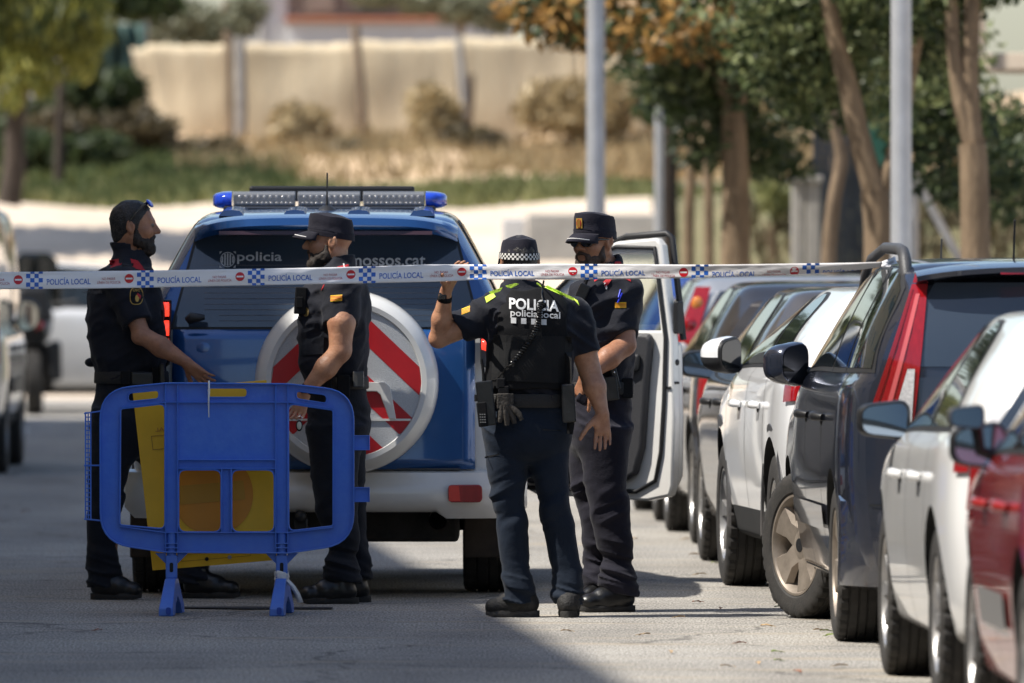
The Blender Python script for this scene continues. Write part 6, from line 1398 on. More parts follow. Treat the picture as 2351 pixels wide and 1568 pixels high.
p2.bx('pouch', q(790, 885, -.20), (.06, .045, .10), M_black, b2); p2.bx('glove_bag', q(824, 870, -.15), (.05, .09, .075), mat('clear_bag', (.06, .06, .06), .25), b2); p2.bx('pouch', q(748, 884, -.20), (.06, .04, .06), M_black, b2)
p2.watch(wr_ + (el_ - wr_) * .02, wr_ + (el_ - wr_) * .3, .031, M_black, (-.4, -.9, 0)); 
p2.boot((q(822, 0)[0], -.09), (q(690, 0)[0], -.13), .048, .165); p2.boot((q(849, 0)[0], .11), (q(722, 0)[0], .08), .048, .165)
fo = q(690, 975, -.30); mb = MB(); mb.ell((0, 0, 0), (.016, .005, .026), 16, 8); kf = mb.build('key_fob', M_black, None, 60, loc=tuple(np.array(p2.loc) + fo)); tag(kf, 'small oval key fob dangling from the hand of the officer in profile', 'key fob')
mb = MB(); mb.ell((0, -.002, 0), (.012, .004, .020), 14, 8); mb.build('fob_face', mat('fob_print', (.45, .47, .40), .5), kf, 60); mb = MB(); mb.lathe([(.009, -.0015), (.011, 0), (.009, .0015)], (.004, 0, .034), 'y', 16); mb.build('key_ring', M_chrome, kf, 60)

# ===== officer seen from behind lifting the tape
p3 = Person(48.25, 1240, 1417, (-.25, 1), 'officer seen from behind in a black lettered vest holding up the tape')
q = p3.q; r = p3.r
B = p3.body((-.54, -.36, 0), (.36, .40, 1.75))
tor = [(q(0, py)[2], q((a_ + b_) / 2, 0)[0], .0, r((b_ - a_) / 2), w) for py, a_, b_, w in ((945, 1112, 1310, .145), (905, 1114, 1308, .145), (860, 1116, 1310, .15), (800, 1120, 1318, .155), (740, 1116, 1326, .15), (700, 1124, 1324, .135), (676, 1140, 1304, .105), (655, 1158, 1258, .075), (640, 1165, 1235, .062))]
p3.C = None
C3 = q(1191, 603, .03); p3.head(C3, .05); p3.neck(q(1196, 680, .0), .057, .065)
B.stk(tor, .02, 2.3, grow=-.03); B.rc(q(1163, 980, 0), q(1190, 1370, 0), .06, .045, .02); B.rc(q(1258, 980, .0), q(1303, 1370, .02), .06, .045, .02)
shL, elL, wrL = q(1138, 712, -.0), q(1008, 776, -.02), q(1024, 668, -.13)
p3.arm([shL, shL * .5 + elL * .5, elL], [.052, .056, .044]); p3.arm([elL, elL * .6 + wrL * .4, wrL], [.041, .043, .026]); B.rc(elL, elL + np.array([-.006, -.0, -.006]), .036, .034, .02)
p3.hand(wrL, q(1064, 604) - q(1024, 668) + np.array([0, -.035, .03]), (.55, -.5, -.55), -1, (.15, .25, .2), 1.0, .16, .95, .15)
shR, elR, wrR = q(1318, 722, .02), q(1354, 852, .02), q(1383, 948, -.03)
p3.arm([shR, shR * .45 + elR * .55, elR], [.062, .060, .050]); p3.arm([elR, elR * .62 + wrR * .38, wrR], [.050, .049, .028])
p3.hand(wrR, (.02, -.02, -1), (-.12, -1, 0), 1, (.16, .2, .16), 1.0, .06, .62, .2)
p3.finish_body(M_skin)
p3.hair(M_hair, [(-.12, -.06), (-.05, -.055), (-.02, -.02), (.01, .01), (.03, .05), (.1, .07)], .004)
T = p3.field(.0062, (-.30, -.25, .05), (.24, .25, 1.02))
T.stk([(q(0, py)[2], q(cx, 0)[0], 0., r(rx), ry) for py, cx, rx, ry in ((1062, 1211, 14, .05), (1050, 1210, 50, .10), (1030, 1210, 84, .13), (1000, 1209, 99, .142), (950, 1210, 99, .142), (915, 1211, 98, .14))], .0, 2.5)
T.stk([(q(0, py)[2], q(cx, 0)[0], 0., r(rx), ry) for py, cx, rx, ry in ((1384, 1191, 35, .075), (1350, 1190, 33, .07), (1300, 1184, 34, .072), (1226, 1177, 36, .078), (1137, 1168, 42, .09), (1040, 1163, 50, .11), (980, 1163, 52, .115))], .035, 2.15)
T.stk([(q(0, py)[2], q(cx, 0)[0], .02, r(rx), ry) for py, cx, rx, ry in ((1386, 1303, 31, .075), (1350, 1302, 31, .07), (1311, 1299, 34, .072), (1226, 1285, 36, .078), (1137, 1268, 40, .09), (1040, 1258, 47, .11), (980, 1256, 50, .115))], .035, 2.15)
T.rc(q(1211, 1030, -.15), q(1211, 960, -.155), .012, .010, .0, 'sub')
T.disp(trouser_folds(.028, .28)); tr3 = T.obj('trousers', M_slate, p3.root)
S = p3.field(.0075, (-.45, -.27, .90), (.36, .27, 1.60)); S.stk(tor, .0, 2.4, z0=q(0, 915)[2])
S.stk([(q(0, 672)[2], q(1196, 0)[0], 0, r(42), .085), (q(0, 640)[2], q(1196, 0)[0], .01, r(37), .076)], .02, 2.)
hL = q(1054, 757, -.0); S.rc(shL, shL + (elL - shL) * .82, .078, .068, .04, clip=[(shL + (elL - shL) * .64, elL - shL)]); S.rc(shR, shR + (elR - shR) * .8, .078, .064, .04, clip=[(shR + (elR - shR) * .66, elR - shR)])
S.disp(shirt_folds(.022, (6, 6, 12), -.7, .97)); S.stk([(q(0, 668)[2], q(1196, 0)[0], .01, r(33), .062), (q(0, 620)[2], q(1196, 0)[0], .01, r(33), .064)], 0, 2., mode='sub'); s3 = S.obj('shirt', M_navy, p3.root)
Vt = p3.field(.007, (-.30, -.27, .92), (.24, .27, 1.55)); vt = [(z, cx, cy, rx * (1.02 if z < 1.36 else .84) , ry + .026) for z, cx, cy, rx, ry in tor[1:8]]
Vt.stk(vt, .0, 2.7, z0=q(0, 893)[2], z1=q(0, 661)[2])
for cx, py in ((1112, 735), (1330, 740)): c = q(cx, py); Vt.el((c[0], 0, c[2]), (.062, .5, .115), None, 0, 'sub')
Vt.el(q(1196, 648, .0), (.085, .5, .04), None, 0, 'sub'); Vt.disp(lambda x, y, z: -.004 * (folds(x, y, z, (6, 6, 9)) - .4) + .0 * x); v3 = Vt.obj('vest', M_black, p3.root)
d3 = lambda pts: [(q(x, y)[0], q(x, y)[2]) for x, y in pts]
M_panel = mat('vest_panel', (.0060, .0060, .0066), .9, bump=.4, bscale=200, dist=.003)
v, t = poly_grid(d3(((1128, 872), (1312, 880), (1312, 772), (1132, 768))), 12, 6); project(Vt, 'lower_panel', M_panel, v3, v, t, .006)
# lettering slants a little down to the right
sl = lambda v, x0, k: np.stack([v[:, 0], v[:, 1] - (v[:, 0] - x0) * k], 1)
for txt, a_, b_, yb_, yt_, bd in (('POLICIA', 1169, 1283, 709, 683, .026), ('policia local', 1172, 1286, 729.5, 709, .014)):
    v, t = fit_text(txt, q(a_, 0)[0], q(b_, 0)[0], q(0, yb_)[2], q(0, yt_)[2], bd); v = sl(v, q(a_, 0)[0], .06); project(Vt, 'vest_lettering', M_print, v3, v, t, .005)
for k in range(4): x = 1173 + 23.2 * k; v, t = poly_grid(d3(((x, 741.5 + k * 1.3), (x + 12, 742 + k * 1.3), (x + 12, 729 + k * 1.3), (x, 728.5 + k * 1.3))), 2, 2); project(Vt, 'vest_square', M_print, v3, v, t, .005)
for pts in (((1128, 676), (1174, 662), (1168, 655), (1122, 670)), ((1170, 664), (1192, 652), (1184, 650), (1160, 656)), ((1117, 695), (1138, 681), (1132, 672), (1113, 682)), ((1318, 688), (1330, 702), (1326, 690), (1306, 678)), ((1250, 660), (1316, 690), (1318, 684), (1256, 655)), ((1232, 652), (1244, 660), (1240, 652), (1232, 648))):
    v, t = poly_grid(d3(pts), 8, 3); Fd = S if pts[0][0] in (1117, 1318) else Vt; project(Fd, 'shoulder_stripe', M_neon, v3 if Fd is Vt else s3, v, t, .005)
p3.flag(S, q(1060, 0)[0], q(0, 722)[2], q(1079, 0)[0], q(0, 709)[2], s3, .014)
tc_ = p3.cap(M_greyn, (.030, .004), (.102, .098), .06, (.106, .086), (.094, .074), True, False, .02, .022)
p3.watch(wrL + (elL - wrL) * .10, wrL + (elL - wrL) * .5, .030, M_black, (-.25, -.9, .2), .024)
b3 = p3.belt([(q(0, 950)[2], q(1211, 0)[0], 0, r(99), .143), (q(0, 890)[2], q(1211, 0)[0], 0, r(98), .146)], q(0, 935)[2], q(0, 904)[2], .010, M_belt, 2.5)
# radio with keypad, gloves, holster, coiled cord
Rz = Matrix.Rotation(math.radians(-6), 3, 'Y')
rd = p3.bx('radio_holster', q(1116, 925, -.165), (.075, .05, .20), M_leather, b3, Rz); p3.bx('radio', q(1108, 950, -.192), (.045, .02, .11), M_black, rd, Rz); mb = MB(); c = q(1112, 880, -.17); mb.tube([c, c + np.array([-.004, 0, .05]), c + np.array([-.012, 0, .11])], [.010, .007, .006], 10); mb.build('radio_antenna', M_black, rd, 60)
for i in range(4):
    for j in range(3): c = q(1103 + 5 * j + i * .4, 950 + 6 * i, -.203); p3.bx('radio_key', c, (.005, .003, .004), mat('radio_key', (.3, .3, .3), .5), rd, None, .0005)
mb = MB(); c = q(1095, 905, -.165); mb.tube([c, c + np.array([0, 0, -.03])], .012, 10); mb.build('radio_knob', M_black, rd, 60)
gl = p3.bx('glove', q(1160, 920, -.175), (.075, .03, .07), mat('glove', (.034, .029, .024), .8, bump=.4, bscale=50), b3)
for k, (x, y, L) in enumerate(((1150, 955, .05), (1164, 962, .055), (1178, 958, .055), (1192, 950, .06))): c = q(x, y, -.18 - .006 * (k % 2)); mb = MB(); mb.tube([q(1152 + 6 * k, 930, -.178), c, c + np.array([.006 * (k - 1), 0, -.026])], [.015, .014, .010], 10); mb.build('glove_finger', mat('glove_finger', (.040, .034, .028), .8, bump=.4, bscale=50), gl, 60)
p3.bx('belt_keeper', q(1156, 900, -.17), (.05, .025, .06), M_black, b3); p3.bx('magazine_pouch', q(1150, 880, -.165), (.04, .035, .05), M_black, b3)
hp = p3.bx('baton_pouch', q(1305, 925, -.145), (.06, .06, .17), M_leather, b3, Matrix.Rotation(math.radians(-3), 3, 'Y')); mb = MB(); c = q(1310, 975, -.14); mb.tube([c + np.array([0, 0, .06]), c, c + np.array([-.004, 0, -.04])], [.018, .017, .014], 14); mb.build('baton', M_black, hp, 60)
path = []; a0, a1 = q(1241, 692), q(1176, 832)
for k in range(26 * 14 + 1):
    u = k / (26 * 14); x = a0[0] + (a1[0] - a0[0]) * u + .035 * math.sin(math.pi * u) ; z = a0[2] + (a1[2] - a0[2]) * u; h_ = Vt.hit(x, z, -.26, .016); yb_ = h_.y if h_ else -.17
    t = 2 * math.pi * k / 14; path.append((x + .0105 * math.cos(t), yb_ + .008 * math.sin(t), z))
mb = MB(); mb.tube(path, .0034, 5); cd = mb.build('coiled_cord', M_leather, v3, 60)
def onv(x, y, off=.008): p = q(x, y); h_ = Vt.hit(p[0], p[2], -.26, off) or S.hit(p[0], p[2], -.26, off); return h_ if h_ else Vector((p[0], -.16, p[2]))
mb = MB(); mb.tube([onv(1248, 645), onv(1246, 660), onv(1243, 675), Vector(path[0])], .0042, 8); mb.tube([Vector(path[-1]), onv(1160, 845, .014), onv(1148, 862, .016), onv(1136, 874, .02)], .0042, 8); mb.build('cord_lead', M_leather, cd, 60)
v, t = poly_grid(d3(((1246, 987), (1290, 989), (1290, 986.5), (1246, 984.5))), 6, 1); project(T, 'pocket_welt', M_leather, tr3, v, t, .003); v, t = poly_grid(d3(((1113, 1052), (1146, 1044), (1146, 1041), (1113, 1048))), 5, 1); project(T, 'pocket_zip', M_black, tr3, v, t, .003)
M_shoe = mat('black_trainer', (.016, .015, .0145), .7, bump=.3, bscale=90); M_shoes = mat('grey_sole', (.055, .052, .048), .75, bump=.6, bscale=50)
p3.boot((q(1236, 0)[0], .0), (q(1118, 0)[0], .0), .047, .10, m=M_shoe, sole=M_shoes); p3.boot((q(1304, 0)[0], -.10), (q(1308, 0)[0], .16), .050, .10, m=M_shoe)

# ===== officer with dark glasses facing the camera by the open door
p4 = Person(49.0, 1400, 1403, (-.64, -.77), 'officer in crested cap and dark glasses beside the open car door')
q = p4.q; r = p4.r; YW = .55
B = p4.body((-.30, -.46, 0), (.26, .36, 1.86))
tor = [(q(0, py)[2], q((a_ + b_) / 2, 0)[0], .0, r((b_ - a_) / 2) / .96, w) for py, a_, b_, w in ((930, 1312, 1446, .135), (880, 1316, 1448, .135), (830, 1322, 1452, .15), (760, 1326, 1458, .16), (700, 1326, 1462, .165), (662, 1334, 1462, .15), (640, 1344, 1446, .12), (618, 1362, 1424, .085), (600, 1370, 1418, .072))]
C4 = q(1363, 556, -.02); p4.head(C4, .06); p4.neck(q(1396, 632, .02), .060, .07)
B.stk(tor, .02, 2.2, grow=-.03); B.rc(q(1385, 960, -.06), q(1420, 1350, -.08), .06, .045, .02); B.rc(q(1355, 960, .07), q(1372, 1350, .08), .06, .045, .02)
sh = q(1434, 672, -.06); el_ = q(1432, 792, -.14); wr_ = q(1343, 862, -.30)
p4.arm([sh, el_], [.056, .050]); p4.arm([el_, el_ * .6 + wr_ * .4, wr_], [.049, .050, .029]); B.rc(el_, el_ + np.array([.012, .0, .006]), .042, .040, .02)
p4.hand(wr_, q(1322, 912) - q(1343, 862) + np.array([0, .02, 0]), (.75, .6, -.1), 1, (.6, .8, .6), .98, .05, .5, .5)
B.rc(q(1345, 680, .12), q(1330, 800, .16), .05, .04, .02); B.rc(q(1330, 800, .16), q(1325, 900, .02), .04, .03, .02); p4.hand(q(1325, 900, .02), (0, -.3, -1), (0, -1, 0), 1)
p4.finish_body(M_skin2); p4.eyes(); p4.beard(M_stub, .004)
cp = p4.cap(M_greyn, (.034, .004), (.138, .104), .07, (.108, .087), (.104, .083), droop=.020, dome=.016)
T = p4.field(.0062, (-.26, -.28, .05), (.22, .26, 1.06))
T.stk([(q(0, py)[2], q(cx, 0)[0], 0., r(rx), ry) for py, cx, rx, ry in ((1066, 1374, 18, .08), (1045, 1374, 46, .12), (1015, 1376, 66, .15), (980, 1378, 69, .152), (930, 1380, 68, .148), (890, 1382, 67, .145))], .0, 2.3)
T.stk([(q(0, py)[2], q(cx, 0)[0], -.075, r(rx), ry) for py, cx, rx, ry in ((1362, 1420, 38, .078), (1320, 1418, 37, .075), (1230, 1408, 41, .08), (1100, 1390, 50, .095), (980, 1388, 60, .11))], .04, 2.15)
T.stk([(q(0, py)[2], q(cx, 0)[0], .08, r(rx), ry) for py, cx, rx, ry in ((1350, 1375, 33, .07), (1320, 1374, 33, .07), (1230, 1372, 34, .075), (1100, 1352, 44, .09), (980, 1362, 54, .10))], .04, 2.15)
T.disp(trouser_folds(.030, .38)); T.obj('trousers', M_greyn, p4.root)
S = p4.field(.0075, (-.26, -.42, 1.0), (.24, .36, 1.68)); S.stk(tor, .0, 2.3, z0=q(0, 885)[2]); S.stk([(q(0, 640)[2], q(1396, 0)[0], .01, r(38), .085), (q(0, 612)[2], q(1395, 0)[0], .01, r(36), .08), (q(0, 580)[2], q(1392, 0)[0], .01, r(33), .076)], .02, 2.)
S.rc(sh, sh + (el_ - sh) * .9, .084, .068, .045, clip=[(sh + (el_ - sh) * .78, el_ - sh)]); s0 = q(1345, 680, .12); S.rc(s0, q(1332, 780, .155), .075, .065, .04)
S.rc(q(1360, 680, -.12), q(1352, 830, -.10), .05, .06, .04)
S.disp(shirt_folds(.020, (6, 6, 11), .5, 1.05)); S.stk([(q(0, 640)[2], q(1390, 0)[0], .0, r(33), .066), (q(0, 560)[2], q(1380, 0)[0], .0, r(36), .068)], 0, 2., mode='sub'); s4 = S.obj('shirt', M_navy, p4.root)
p4.flag(S, q(1411, 0)[0], q(0, 706)[2], q(1437, 0)[0], q(0, 693)[2], s4)
d4 = lambda pts: [(q(x, y)[0], q(x, y)[2]) for x, y in pts]
for nm, m, pts in (('epaulette_patch', M_redp, ((1390, 660), (1404, 640), (1398, 634), (1384, 646))), ('epaulette_patch', M_redp, ((1364, 646), (1378, 638), (1376, 628), (1362, 632))), ('epaulette_patch', M_redp, ((1436, 640), (1448, 646), (1446, 634), (1434, 630))), ('piping', M_whitec, ((1391, 664), (1394, 660), (1388, 646), (1385, 648))), ('collar_tab', M_redp, ((1410, 606), (1428, 606), (1424, 600), (1412, 600)))):
    v, t = poly_grid(d4(pts), 5, 4); project(S, nm, m, s4, v, t, .005)
pn = MB()
for a_, b_ in (((1417, 694), (1428, 672)), ((1419, 682), (1424, 664))): h0, h1 = (S.hit(q(*k)[0], q(*k)[2], -.4, .006) for k in (a_, b_)); pn.tube([h0, h1], .0035, 8)
pn.build('pens', mat('blue_pen', (.03, .05, .62), .35), s4, 60)
p4.bx('shoulder_radio', q(1336, 672, -.17), (.05, .04, .085), M_leather, s4, Matrix.Rotation(math.radians(25), 3, 'Y')); mb = MB(); c = q(1344, 652, -.17); mb.tube([c, c + np.array([.012, 0, .045])], .007, 10); mb.build('radio_antenna', M_black, s4, 60)
b4 = p4.belt([(q(0, 930)[2], q(1381, 0)[0], 0, r(68), .148), (q(0, 860)[2], q(1384, 0)[0], 0, r(68), .148)], q(0, 905)[2], q(0, 876)[2], .009, M_belt)
hs = p4.bx('holster', q(1400, 890, -.165), (.07, .05, .11), M_leather, b4, Matrix.Rotation(math.radians(-8), 3, 'Y')); p4.bx('holster_strap', q(1412, 868, -.17), (.03, .02, .10), M_leather, hs, Matrix.Rotation(math.radians(-14), 3, 'Y')); mb = MB(); mb.ell(q(1409, 853, -.183), (.005, .003, .005), 8, 6); mb.build('snap', M_chrome, hs, 60)
p4.bx('pouch', q(1440, 890, -.09), (.05, .08, .09), M_black, b4)
gv = p4.bx('held_gloves', q(1338, 912, -.29), (.06, .05, .055), M_greyn, b4, Matrix.Rotation(math.radians(30), 3, 'Y'), .015)
p4.watch(wr_ + (el_ - wr_) * .06, wr_ + (el_ - wr_) * .4, .033, M_blueplas, (-.55, -.8, .1), .024)
p4.boot((q(1455, 0)[0], -.06), (q(1334, 0)[0], -.15), .050, .13); p4.boot((q(1400, 0)[0], .09), (q(1328, 0)[0], -.05), .048, .13)
# dark glasses and cap crest
H = p4.hl; sgl = MB()
for sd in (-1, 1): sgl.tube([Vector(H(.088, sd * .062, .014)), Vector(H(.05, sd * .077, .016)), Vector(H(-.012, sd * .083, .012))], [.006, .005, .003], 8)
sgl.tube([Vector(H(.088, .062, .014)), Vector(H(.102, .03, .017)), Vector(H(.106, 0, .018)), Vector(H(.102, -.03, .017)), Vector(H(.088, -.062, .014))], .004, 8); g_ = sgl.build('sunglasses', M_lensd, p4.root, 60)
R = Matrix((Vector(p4.f), Vector(p4.l), Vector(p4.u))).transposed()
for sd in (-1, 1): mb = MB(); mb.ell(H(.094, sd * .036, .004), (.009, .031, .021), 20, 10, R @ Matrix.Rotation(math.radians(sd * 16), 3, 'Z')); mb.build('lens', M_lensd, g_, 60)
fx = Vector(p4.f); c = Vector(H(-.012 + .107, 0, .092)); up = Vector(p4.u); lf = Vector(p4.l)
def crest(name, m, w_, h_, off, shape): mb = MB(); pts = [c + fx * off + lf * x * w_ + up * z * h_ for x, z in shape]; mb.add(pts, [tuple(range(len(pts)))]); return mb.build(name, m, cp, 0, solid=.002)
crest('cap_crest', M_gold, .017, .023, .003, [(-1, -1), (1, -1), (1, 1), (-1, 1)]); ov = [(math.cos(t), math.sin(t)) for t in np.linspace(0, 2 * math.pi, 20, endpoint=False)]; crest('crest_shield', M_redp, .0135, .020, .0055, ov)
for k in (-1, 0, 1): crest('crest_bar', M_gold, .0014, .017, .008, [(-1 + k * 5.0, -1), (1 + k * 5.0, -1), (1 + k * 5.0, 1), (-1 + k * 5.0, 1)])
# ------------------------------------------------------------------ parked cars
P_dark = paint('slate_blue_paint', (.030, .036, .056), .5, .20, .25); P_white = paint('white_paint', (.72, .715, .70), 0, .3, .35); P_white2 = paint('clean_white_paint', (.76, .76, .76), 0, .28, .08); P_redc = paint('dark_red_paint', (.30, .014, .012), .15, .30, .3)
P_taupe = paint('taupe_paint', (.085, .072, .06), .5, .35, .4); P_black = paint('black_brown_paint', (.026, .021, .018), .4, .32, .45); P_silver = paint('silver_paint', (.40, .40, .40), .6, .34, .3); P_blue = paint('blue_paint', (.02, .06, .24), .3, .3, .3)
G_P = 'cars parked along the right kerb'
def hatch(name, Yr, xl, head, W, ov, wb, L, roof, belt, zf, label, pm, r=.315, wd=.21, rimr=.205, style='5', steer=0., doors=True, mirror=None, lower=None, rowl=0, handle=None, win=None, rear=(.22, .16), wrf=.70, ra=.385, tw=0., belt_rise=.05, hood=.92, group=G_P, cat='car', roofy=None, box=False, seal=.03, detail=True, rn=.35):
    th = math.radians(head); fwd = Vector((-math.sin(th), math.cos(th), 0)); rt = Vector((math.cos(th), math.sin(th), 0)); o = Vector((xl, Yr, 0)) + rt * W - fwd * ov
    yf = ov + wb; cow = yf - .25; wr_ = W * wrf
    zr = [(0, roof - .10), (.35, roof - .015), (1.5, roof), (cow - 1.0, roof - .05), (cow - .25, belt + .18), (cow + .08, hood + .06), (L - .35, hood - .10), (L, hood - .28)] if not box else [(0, roof - .03), (.3, roof), (L - 1.6, roof), (L - 1.0, roof - .35), (L - .6, hood + .1), (L, hood - .2)]
    zb = [(0, belt + belt_rise), (1.2, belt + belt_rise * .6), (cow - .3, belt), (cow + .1, hood + .0), (L - .35, hood - .14), (L, hood - .32)] if not box else [(0, belt), (L - 1.2, belt), (L - .6, hood), (L, hood - .3)]
    c = Car(name, o.y, o.x, head, L, [(0, W * .90), (.06, W * .94), (.25, W * .975), (.7, W), (L - .8, W), (L - .3, W * .93), (L, W * .76)], [(0, zf + .06), (.5, zf), (L - .5, zf), (L, zf + .03)], zb, zr,
            [(0, wr_ * .93), (.4, wr_), (cow - 1.0, wr_), (cow, wr_ * 1.08), (L, wr_ * .95)], [(zf, .03), (zf + .25, .0), (belt - .15, .03), (belt + .05, .05), (roof, .05 + rear[0])], label, cat, .13, 1.0, group, tum=tw + .02)
    c.W = W; c.ov = ov; c.yf = yf; c.roof = roof; c.belt = belt
    c.body(pm, None, 99, ((ov, ra), (yf, ra)), r + .015, 46, lower, rowl); four_wheels(c, (ov, yf), r, wd, rimr, style, .012, steer)
    win = win or [((.55, .85), (ov + .75, ov + .72)), ((ov + .83, ov + .80), (yf - .62, yf - 1.15))]
    c.windows(win, seal=seal, rn=rn)
    if doors:
        for y in doors if isinstance(doors, tuple) else (ov + .42, ov + .79 + .0, yf - .40):
            for sd in (-1, 1): c.gap(y, 2.3, 8.0, sd)
        for sd in (-1, 1): c.patch('sill_gap', M_gap, ov + .45, yf - .4, 2.25, 2.33, sd, .0018, 20, 2)
    if handle is not False:
        for y in (ov + .62, ov + .62 + .95):
            for sd in (-1, 1): c.handle(y, 6.35, sd, handle or M_dark)
    if detail: c.rear_patch('rear_window', M_glassb, ((belt + .06, roof - .10), (-W * .80, -wr_ * .80), (W * .80, wr_ * .80)), .006, 16, 8)
    mb = MB(); mb.box((0, L * .5, zf - .01), (W * 1.5, L * .9, .10)); mb.build('underbody', M_under, c.root, 0, .01)
    for sd in (-1, 1):
        if mirror: c.mirror(yf - .55, sd, **(mirror if sd < 0 else {k: v for k, v in mirror.items() if k not in ('turn',)}))
    return c
def lamp(c, z0, z1, xa, xb, m=None, off=.012, side_len=.18, t=(6, 8), sides=(-1, 1)):
    for sd in sides:
        o = c.rear_patch('taillight', m or M_red, ((z0, z1), (sd * xa[0], sd * xa[1]), (sd * xb[0], sd * xb[1])), off, 8, 8)
        if sd > 0: o.data.flip_normals()
        if side_len: c.patch('taillight_side', m or M_red, .0, side_len, t[0], t[1], sd, off, 6, 6, o)
# --- slate people carrier with tall taillights and roof rails
c3 = hatch('parked_car', 45.4, 1.335, 2.3, .905, .93, 2.73, 4.55, 1.605, 1.10, .22, 'dark slate people carrier with tall red taillights and its front wheel turned out', P_dark, .325, .215, .225, '5d', 24., (1.55, 2.55, 3.35), dict(m=P_dark, turn=42, w=.18, h=.18, out=-.025, lift=.03, mg=M_lensd), None, 0, None, [((.05, .16), (.78, .80)), ((.87, .89), (1.60, 1.58)), ((1.68, 1.66), (3.05, 2.62))], (.20, .1), .72, .385, .0, .03, 1.0, rn=.25)  # dark mirror glass stands in for the car flank it reflects
lamp(c3, .93, 1.50, (.815, .615), (.62, .552), None, .016, .0, (6.2, 8.0), (-1, 1))
for sd in (-1, 1):
    o = c3.rear_patch('clear_lens', M_clear, ((.93, 1.15), (sd * .71, sd * .645), (sd * .63, sd * .615)), .021, 6, 6)
    if sd > 0: o.data.flip_normals()
    o = c3.rear_patch('lens_stripe', mat('lens_reflection', (.55, .10, .10), .12, coat=.9), ((.99, 1.46), (sd * .735, sd * .602), (sd * .715, sd * .585)), .020, 3, 10)  # pale stripe: a reflection painted on the taillight lens
    if sd > 0: o.data.flip_normals()
    o = c3.rear_patch('lens_stripe', mat('dark_red_lens', (.20, .004, .006), .12, coat=.9), ((.95, 1.48), (sd * .808, sd * .617), (sd * .785, sd * .610)), .020, 3, 10)
    if sd > 0: o.data.flip_normals()
    o = c3.rear_patch('pillar_reflector', M_red, ((1.505, 1.545), (sd * .612, sd * .600), (sd * .55, sd * .54)), .020, 4, 4)
    if sd > 0: o.data.flip_normals()
mb = MB(); rg = []
for i in range(25):
    u = -1 + 2 * i / 24; x = .60 * u; k = abs(u) ** 4; zt = 1.595 - .02 * u * u - .02 * k; y0 = .10 + .06 * k
    rg.append([(x, y0 + .40, zt), (x, y0 + .1, zt - .006), (x, y0, zt - .024), (x, y0 + .005, zt - .045), (x, y0 + .20, zt - .075), (x, y0 + .40, zt - .06)])
mb.rings(rg); spo = mb.build('roof_spoiler', P_dark, c3.root, 50)
mb = MB(); mb.rings([[(x, .108, 1.557), (x, .104, 1.540), (x, .16, 1.538), (x, .16, 1.556)] for x in np.linspace(-.26, .26, 9)]); mb.build('brake_light', M_red, spo, 40)
for sd in (-1, 1):                                      # roof rails
    pts = [c3.S(y, 12.6, sd) + Vector((0, 0, h_)) for y, h_ in ((.30, -.04), (.36, .03), (.46, .065), (.75, .075), (1.6, .075), (2.4, .07), (2.62, .045), (2.72, -.01))]
    mb = MB(); mb.tube(pts, [.026, .028, .024, .020, .019, .019, .021, .024], 12, flat=1.25); mb.build('roof_rail', M_plas, c3.root, 60)
c3.rear_patch('boot_lid', P_dark, ((.62, 1.115), (-.60, -.60), (.60, .60)), .006, 20, 10, None)
c3.rear_patch('bumper_seam', M_gap, ((.585, .592), (-.80, -.80), (.80, .80)), .004, 20, 2)
mb = MB(); rg = []
for i in range(31):
    u = -1 + 2 * i / 30; x = .90 * u; k = abs(u) ** 8; cy = .34 * k - .06 + .10 * u * u
    rg.append([(x, cy + .14, .62), (x, cy + .02, .60), (x, cy - .015, .55), (x, cy - .02, .47), (x, cy + .0, .44), (x, cy - .012, .43), (x, cy + .0, .33), (x, cy + .06, .25), (x, cy + .20, .24)])
mb.rings(rg); bp = mb.build('rear_bumper', P_dark, c3.root, 40)
mb = MB(); mb.prism(rrect(-.72, .36, -.50, .42, .028), -.03, .02); mb.build('reflector_recess', M_plas, bp, 0, .004)
mb = MB(); mb.lathe([(.020, -.004), (.026, 0), (.020, .004)], tuple(c3.R(-.44, .945, .016)), 'y', 20); mb.tube([c3.R(-.40, .93, .016), c3.R(-.40, .96, .016)], .005, 8); mb.tube([c3.R(-.378, .93, .016), c3.R(-.40, .945, .016), c3.R(-.378, .96, .016)], .004, 6); mb.build('boot_badge', M_chrome, c3.root, 50)
c3.patch('side_moulding', P_dark, 1.4, 3.2, 4.0, 4.5, -1, .014, 20, 4); mb = MB(); a_ = c3.S(1.2, 15.6, -1); mb.tube([a_, a_ + Vector((0, -.05, .16))], .005, 6); mb.build('antenna', M_dark, c3.root, 60)
for y in (1.0, 3.0): pass
# --- near white hatchback
c2 = hatch('parked_car', 39.3, 1.520, 2.2, .885, .78, 2.58, 4.1, 1.425, .945, .20, 'dusty white hatchback parked between the red car and the slate people carrier', P_white, .32, .205, .215, '10', 0., (1.12, 2.02, 3.0), dict(m=M_dark, turn=4, w=.20, h=.135, out=-.02, lift=.045), None, 0, P_white, [((.62, .98), (1.50, 1.48)), ((1.58, 1.56), (2.80, 2.25))], (.30, .1), .68, .385, .0, .05, .90, rn=.5)
lamp(c2, .72, .90, (.81, .79), (.60, .58), None, .014, .10, (6.4, 7.2))
c2.rear_patch('number_plate_panel', P_white, ((.45, .70), (-.5, -.5), (.5, .5)), .01, 10, 4)
